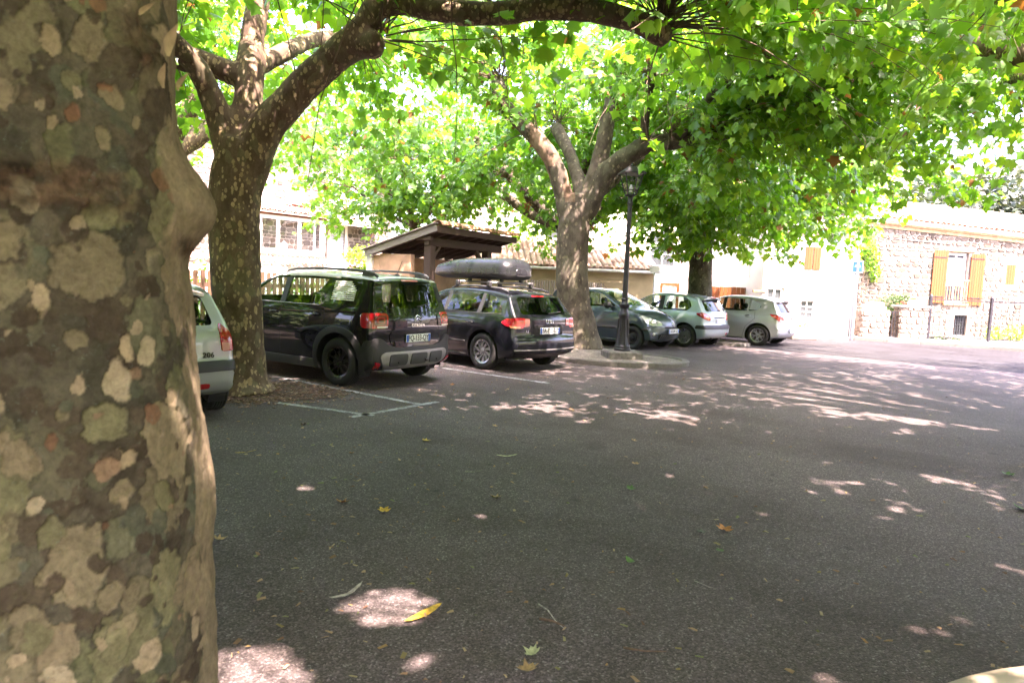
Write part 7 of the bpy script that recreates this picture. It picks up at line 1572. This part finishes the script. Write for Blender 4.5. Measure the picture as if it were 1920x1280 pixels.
plant('climbing_plant', 'pale green climber hanging on the left end of the stone house', 'climber', (12.75, 25.15, .0), [((12.75, 25.18, 3.5), (.3, .1, .5)), ((13.0, 25.18, 2.95), (.35, .1, .5)), ((13.2, 25.18, 2.4), (.2, .08, .35)), ((12.6, 25.18, 4.0), (.25, .1, .3))], 1300, .08, M['leaf'], 3, .2)
plant('flowering_plant', 'bright yellow green plant with seed heads along the iron railing', 'plant', (18.0, 24.9, .1), [((17.6, 24.9, .38), (.35, .2, .25)), ((18.3, 24.9, .42), (.4, .2, .28)), ((19.2, 24.9, .4), (.4, .2, .25))], 700, .08, M['leaf'], 6, .35)
plant('grass_clump', 'low green grass clump at the foot of the iron railing', 'grass', (15.3, 24.25, .11), [((15.1, 24.25, .16), (.3, .08, .07)), ((15.6, 24.22, .15), (.35, .08, .06))], 500, .05, M['shrub_leaf'], 2)
plant('trough_plant', 'small green plant in the planter trough', 'plant', (9.75, 22.95, .41), [((9.6, 22.95, .48), (.12, .1, .08)), ((9.85, 22.95, .46), (.12, .1, .07))], 120, .06, M['leaf'], 3)
fp = empty('red_flowers', (13.86, 24.25, 1.276), 0, 'bright red flowers on top of the squat stone pillar', 'flowers')
mb = MB()
for k in range(26):
    c = re.normal(0, 1, 3)*np.array([.09, .05, .03])+np.array([0, 0, .07]); mb.lathe([(0, c[2]+.012), (.02, c[2]+.016), (.03, c[2]+.006), (.012, c[2]-.01), (0, c[2]-.03)], 6, c=(c[0], c[1], 0))
mb.build('petals', M['red_flower'], fp)['kind'] = 'stuff'; foliage('foliage', fp, [((0, 0, .03), (.16, .08, .04))], 90, .05, re, 0, M['shrub_leaf'])
plant('hedge', 'bright leafy hedge behind the brown picket fence at far left', 'hedge', (-7.0, 14.2, 0), [((-7.4, 13.9, .8), (.7, .5, .75)), ((-6.6, 14.9, .8), (.6, .5, .8)), ((-6.0, 16.0, .7), (.6, .5, .7)), ((-5.4, 17.2, .7), (.6, .5, .7)), ((-8.4, 12.3, .8), (.7, .5, .75))], 2600, .11, M['leaf'], 8, .15)
plant('unseen_hedge', 'unseen tall dark hedge added beyond the left edge of the car park', 'hedge', (-13.0, 8.0, 0), [((-13+.5*math.sin(k), 1.+k*1.5, 1.1), (.9, 1.0, 1.25)) for k in range(11)], 5200, .24, M['shrub_leaf'], 11)  # added out of view to keep sunlit ground out of the car reflections
plant('yellow_shrub', 'yellow green shrub in front of the stone house doorway', 'shrub', (-6.2, 27.2, 0), [((-6.2, 27.2, 2.1), (.6, .4, .6)), ((-5.6, 27.4, 1.6), (.6, .4, .7))], 700, .13, M['leaf'], 5, .4)
# wooded slope at the right, beyond the stone house
V = []; F = []; nx, ny = 40, 30
for j in range(ny):
    for i in range(nx):
        x = 20+i*3.2; y = 33+j*3.2; s_ = max(0, (y-34)*.55+(x-24)*.25); V.append((x, y, -.4+min(26, s_*.42)*1.0+noise.noise(Vector((x*.1, y*.1, 0)))*1.2*min(1, s_*.2)))
for j in range(ny-1):
    for i in range(nx-1): F.append((j*nx+i, j*nx+i+1, (j+1)*nx+i+1, (j+1)*nx+i))
M['slope'] = simple('scrub_slope', (.09, .095, .05), .95, var=.4, sc=.6, bump=.5, bsc=3)
link('hillside', mesh('hillside', V, F, M['slope'], True))['kind'] = 'structure'
rh = np.random.default_rng(5); bl = []
for k in range(46):
    x, y = rh.uniform(24, 52), rh.uniform(36, 62); z = -.4+min(26, max(0, (y-34)*.55+(x-24)*.25)*.42)
    r = rh.uniform(1.6, 3.0)
    for q in range(4): bl.append(((x+rh.normal(0, r*.45), y+rh.normal(0, r*.45), z+r*rh.uniform(.7, 1.7)), (r*.62, r*.62, r*.6)))
o = foliage('hillside_wood', None, bl, 26000, .42, rh, 0., M['dry_leaf']); tag(o, 'hazy pale green wood climbing the slope behind the stone house', 'wood', kind='stuff')
# far hills all round the open side of the village
V = []; F = []; A = np.linspace(R(-200), R(14), 110)
for i, a in enumerate(A):
    for k, (r, z) in enumerate(((60, -.5), (75, 5), (100, 15), (140, 24), (175, 31), (230, 30))):
        f = 1+.35*noise.noise(Vector((math.cos(a)*2.2, math.sin(a)*2.2, k*.3))); V.append((r*math.cos(a), r*math.sin(a), z*f if k else z))
for i in range(len(A)-1):
    for k in range(5): F.append((i*6+k, i*6+k+1, (i+1)*6+k+1, (i+1)*6+k))
def m_forest():
    t = NT('far_forest'); v = t.vor(.55, t.warp(t.co(), 1.2, .8)); g = t.n('ShaderNodeSeparateColor', i_0=v.outputs['Color']).outputs[0]
    return t.P(Base_Color=t.ramp(g, [(0, (.035, .06, .018)), (.5, (.07, .11, .028)), (1, (.13, .16, .045))]), Roughness=.95, Normal=t.bump(v.outputs[0], 1., 1.2))
link('hills', mesh('hills', V, F, m_forest(), True))['kind'] = 'structure'
ph = empty('pink_house', (27.5, 12.0, 0), R(-70), 'pinkish rendered house across the road, seen mirrored in the black tailgate', 'house')
M['pink'] = simple('pink_render', (.50, .30, .23), .9, var=.12, sc=1.4, bump=.3, bsc=20); hs = [(1.2, 2.2, .9, 2.3), (4.6, 5.6, .9, 2.3), (1.2, 2.2, 3.6, 4.9), (4.6, 5.6, 3.6, 4.9), (3.0, 3.9, 0, 2.1)]
mb = MB(); wall_holes(mb, 7, 6, 6, hs, .2); shell(mb, 7, 7, 6, 6); mb.build('wall', M['pink'], ph)
for h in hs: window(ph, *h, .12, bars=(2, 3))
mb = MB(); mb.add([(-.3, -.4, 5.98), (7.3, -.4, 5.98), (7.3, 3.5, 7.3), (-.3, 3.5, 7.3), (7.3, 7.4, 5.98), (-.3, 7.4, 5.98)], [(0, 1, 2, 3), (3, 2, 4, 5), (0, 3, 5), (1, 4, 2)]); mb.build('roof', M['tile'], ph)
# rim of a round trough at the lower right corner
RT = 1.625
bs = empty('round_trough', (2.297, 0.834, 0), 0, 'curved beige rim of a round trough with shiny grey inside, bottom right corner', 'trough')
M['beige_rim'] = simple('beige_stone_rim', (.34, .28, .19), .6, var=.12, sc=5, bump=.2, bsc=40)
autosmooth(MB().lathe([(RT-.04, 0), (RT-.015, .06), (RT, .16), (RT, .20), (RT-.012, .222), (RT-.04, .228), (RT-.07, .222), (RT-.085, .20), (RT-.09, .17)], 64).build('rim', M['beige_rim'], bs), 50)
t = NT('standing_water'); M['water'] = t.P(Base_Color=(.16, .165, .16), Roughness=.06, Normal=t.bump(t.noise(9, 3).outputs[0], .12, .02))
MB().lathe([(0, .178), (RT-.08, .178)], 48).build('water', M['water'], bs)
for c_ in ('silver',): cars[c_].root.scale = (1, 1, .965)
#@@ litter
def m_litter(name, col): return simple(name, col, .7, var=.35, sc=40, bump=.2, bsc=120)
LM = {'tan': m_litter('tan_dry_leaf', (.36, .22, .10)), 'brown': m_litter('brown_dry_leaf', (.16, .085, .045)), 'yellow': m_litter('yellow_leaf', (.52, .33, .035)), 'green': m_litter('fallen_green_leaf', (.07, .15, .035)), 'pale': m_litter('pale_leaf', (.36, .38, .20)), 'grey': m_litter('grey_leaf', (.10, .105, .085)), 'bark': m_litter('bark_strip', (.40, .36, .31)), 'twig': m_litter('twig', (.13, .075, .045)), 'orange': m_litter('orange_leaf', (.42, .17, .05))}
rl = np.random.default_rng(19)
def flat_leaf(p, size, mat, label, curl=1.6, yaw=None, out=None, grp=None, name='fallen_leaf', cat='leaf', sxy=(1, 1)):
    V = (np.array(out) if out is not None else LVF).copy(); y = V[:, 1]-.3; V[:, 2] = curl*(.22*V[:, 0]**2+.30*y*y)+.03*np.sin(5*V[:, 0]+3*y); V[:, 0] *= sxy[0]; V[:, 1] *= sxy[1]; V *= size; V[:, 2] -= V[:, 2].min()
    yaw = rl.uniform(0, 6.28) if yaw is None else yaw
    tri = LTRIF if out is None else np.array([(0, i+1, (i+1) % (len(V)-1)+1) for i in range(len(V)-1)])
    o = link(name, fastmesh(name, V, tri, mat, True), None, (p[0], p[1], .009), (rl.normal(0, .06), rl.normal(0, .06), yaw)); return tag(o, label, cat, grp or 'leaves lying on the asphalt')
LONG = [(0, .3, 0)]+[(x, y, 0) for x, y in [(0, -.25), (.07, -.1), (.13, .15), (.15, .4), (.11, .65), (.05, .85), (0, .95), (-.05, .85), (-.11, .65), (-.14, .4), (-.12, .15), (-.06, -.1)]]
CURL = [(0, .3, 0)]+[(x, y, 0) for x, y in [(-.05, -.3), (.03, -.25), (.16, .1), (.18, .4), (.10, .75), (.02, .9), (.03, .7), (.09, .4), (.07, .1)]]
flat_leaf((-.40, 2.97), .19, LM['yellow'], 'long narrow yellow leaf lying beside the brightest sun patch', .5, R(-42), LONG)
flat_leaf((-.78, 3.15), .17, LM['bark'], 'curled pale strip of bark lying left of the brightest sun patch', 1.2, R(-35), CURL, name='bark_strip', cat='bark')
flat_leaf((.15, 2.72), .075, LM['pale'], 'pale green folded leaf near the bottom edge, right of the yellow one', 3, R(60))
flat_leaf((.73, 3.71), .07, LM['green'], 'dull green oval leaf in the middle of the foreground asphalt', 2, R(40), LONG, sxy=(2.2, .8))
flat_leaf((.97, 5.11), .085, LM['green'], 'torn green leaf scrap in the middle of the lot', 2.5)
flat_leaf((1.43, 4.31), .10, LM['orange'], 'curled orange brown leaf right of the middle of the lot', 3.2)
flat_leaf((1.24, 4.23), .07, LM['grey'], 'small grey leaf just left of the curled orange one', 2.5)
flat_leaf((1.29, 3.95), .05, LM['green'], 'tiny bright green scrap below the curled orange leaf', 1.5)
flat_leaf((-.05, 5.93), .17, LM['pale'], 'slender curved yellow green leaf left of the middle of the lot', .8, R(-70), CURL)
flat_leaf((-.8, 6.38), .10, LM['yellow'], 'flat yellow leaf in front of the painted bay corner', 1.5)
flat_leaf((-.3, 5.38), .14, LM['pale'], 'thin pale stalk like leaf below the slender curved one', .6, R(-75), CURL, sxy=(.5, .9))
flat_leaf((-1.11, 4.5), .09, LM['orange'], 'upright tan leaf right of the long sun patch', 3.4)
flat_leaf((-.8, 4.4), .08, LM['yellow'], 'crumpled yellow brown leaf right of the upright tan one', 3.2)
flat_leaf((-1.64, 3.78), .08, LM['tan'], 'tan folded leaf close to the foreground trunk', 3.2)
flat_leaf((-1.98, 4.44), .11, LM['green'], 'green and orange leaf touching the edge of the foreground trunk', 2.)
flat_leaf((-2.26, 5.67), .15, LM['yellow'], 'narrow bright yellow leaf far left below the silver car', .6, R(-60), CURL, sxy=(.7, 1))
flat_leaf((3.86, 4.98), .15, LM['green'], 'large dark green leaf at the right edge', 2.2)
flat_leaf((4.49, 6.03), .11, LM['green'], 'green leaf near the right edge, farther off than the large one', 2.6)
for (x, y) in ((-1.36, 5.8), (1.12, 5.86), (3.34, 10.23), (3.5, 6.39), (1.25, 6.75), (-2.07, 6.85), (-.83, 9.88), (-.16, 7.15), (2.93, 11.51), (.75, 8.25), (.12, 2.59), (-.07, 4.75)):
    flat_leaf((x, y), rl.uniform(.05, .09), LM[['tan', 'brown', 'orange'][rl.integers(3)]], 'small dry brown leaf lying singly on the open asphalt', 2.6, grp='small dry leaves on the asphalt')
def twig(P, r, label, mat='twig'):
    o = MB().tube([(x, y, .008+r+z) for x, y, z in P], list(np.linspace(r, r*.45, len(P))), 6).build('twig', LM[mat], None, True); tag(o, label, 'twig', 'twigs on the asphalt')
twig([(.18, 3.16, 0), (.22, 3.08, .012), (.25, 3.0, .004), (.29, 2.93, 0)], .004, 'thin bent grey twig in the foreground, right of the yellow leaf', 'bark'); twig([(.18, 3.01, 0), (.24, 2.985, .003), (.29, 2.95, 0)], .008, 'short thick twig lying across the thin bent one')
twig([(.53, 2.79, 0), (.62, 2.77, 0), (.71, 2.775, 0)], .006, 'straight reddish brown stick near the bottom edge'); twig([(1.02, 3.5, 0), (1.03, 3.43, .02), (1.09, 3.42, 0)], .002, 'tiny forked pale twig in the middle foreground', 'bark')
# fine scraps nobody could count
N = 1500; px_ = rl.uniform(-2.4, 7, N); px_ = np.where(rl.random(N) < .45, -.46*(2.4+rl.uniform(0, 1, N)*8)+np.abs(rl.normal(0, 1.3, N)), px_); py_ = 2.4+rl.uniform(0, 1, N)**1.6*11; ok = ~((px_ < -.47*py_+.15)); px_, py_ = px_[ok], py_[ok]; N = len(px_)
L = rl.uniform(.005, .022, N); W_ = L*rl.uniform(.12, .5, N); yw = rl.uniform(0, 6.28, N); u = np.stack([np.cos(yw), np.sin(yw), 0*yw], 1)*L[:, None]; w_ = np.stack([-np.sin(yw), np.cos(yw), 0*yw], 1)*W_[:, None]; C = np.stack([px_, py_, np.full(N, .010)], 1); hh = np.array([0, 0, 1.])*(.002+rl.uniform(0, .006, (N, 1)))
V = np.stack([C-u-w_, C+u-w_, C+u+w_+hh, C-u+w_, C+hh*1.5], 1).reshape(-1, 3); T = (np.arange(N)[:, None, None]*5+np.array([(0, 1, 4), (1, 2, 4), (2, 3, 4), (3, 0, 4)])[None]).reshape(-1, 3)
M['scraps'] = island('litter_scraps', [(.10, .05, .03), (.24, .14, .07), (.36, .26, .15), (.12, .15, .05), (.30, .16, .06)], .85, .2, 60)
tag(link('leaf_litter', fastmesh('leaf_litter', V, T, M['scraps'])), 'fine scraps of leaf and bark strewn over the asphalt', 'litter', kind='stuff')
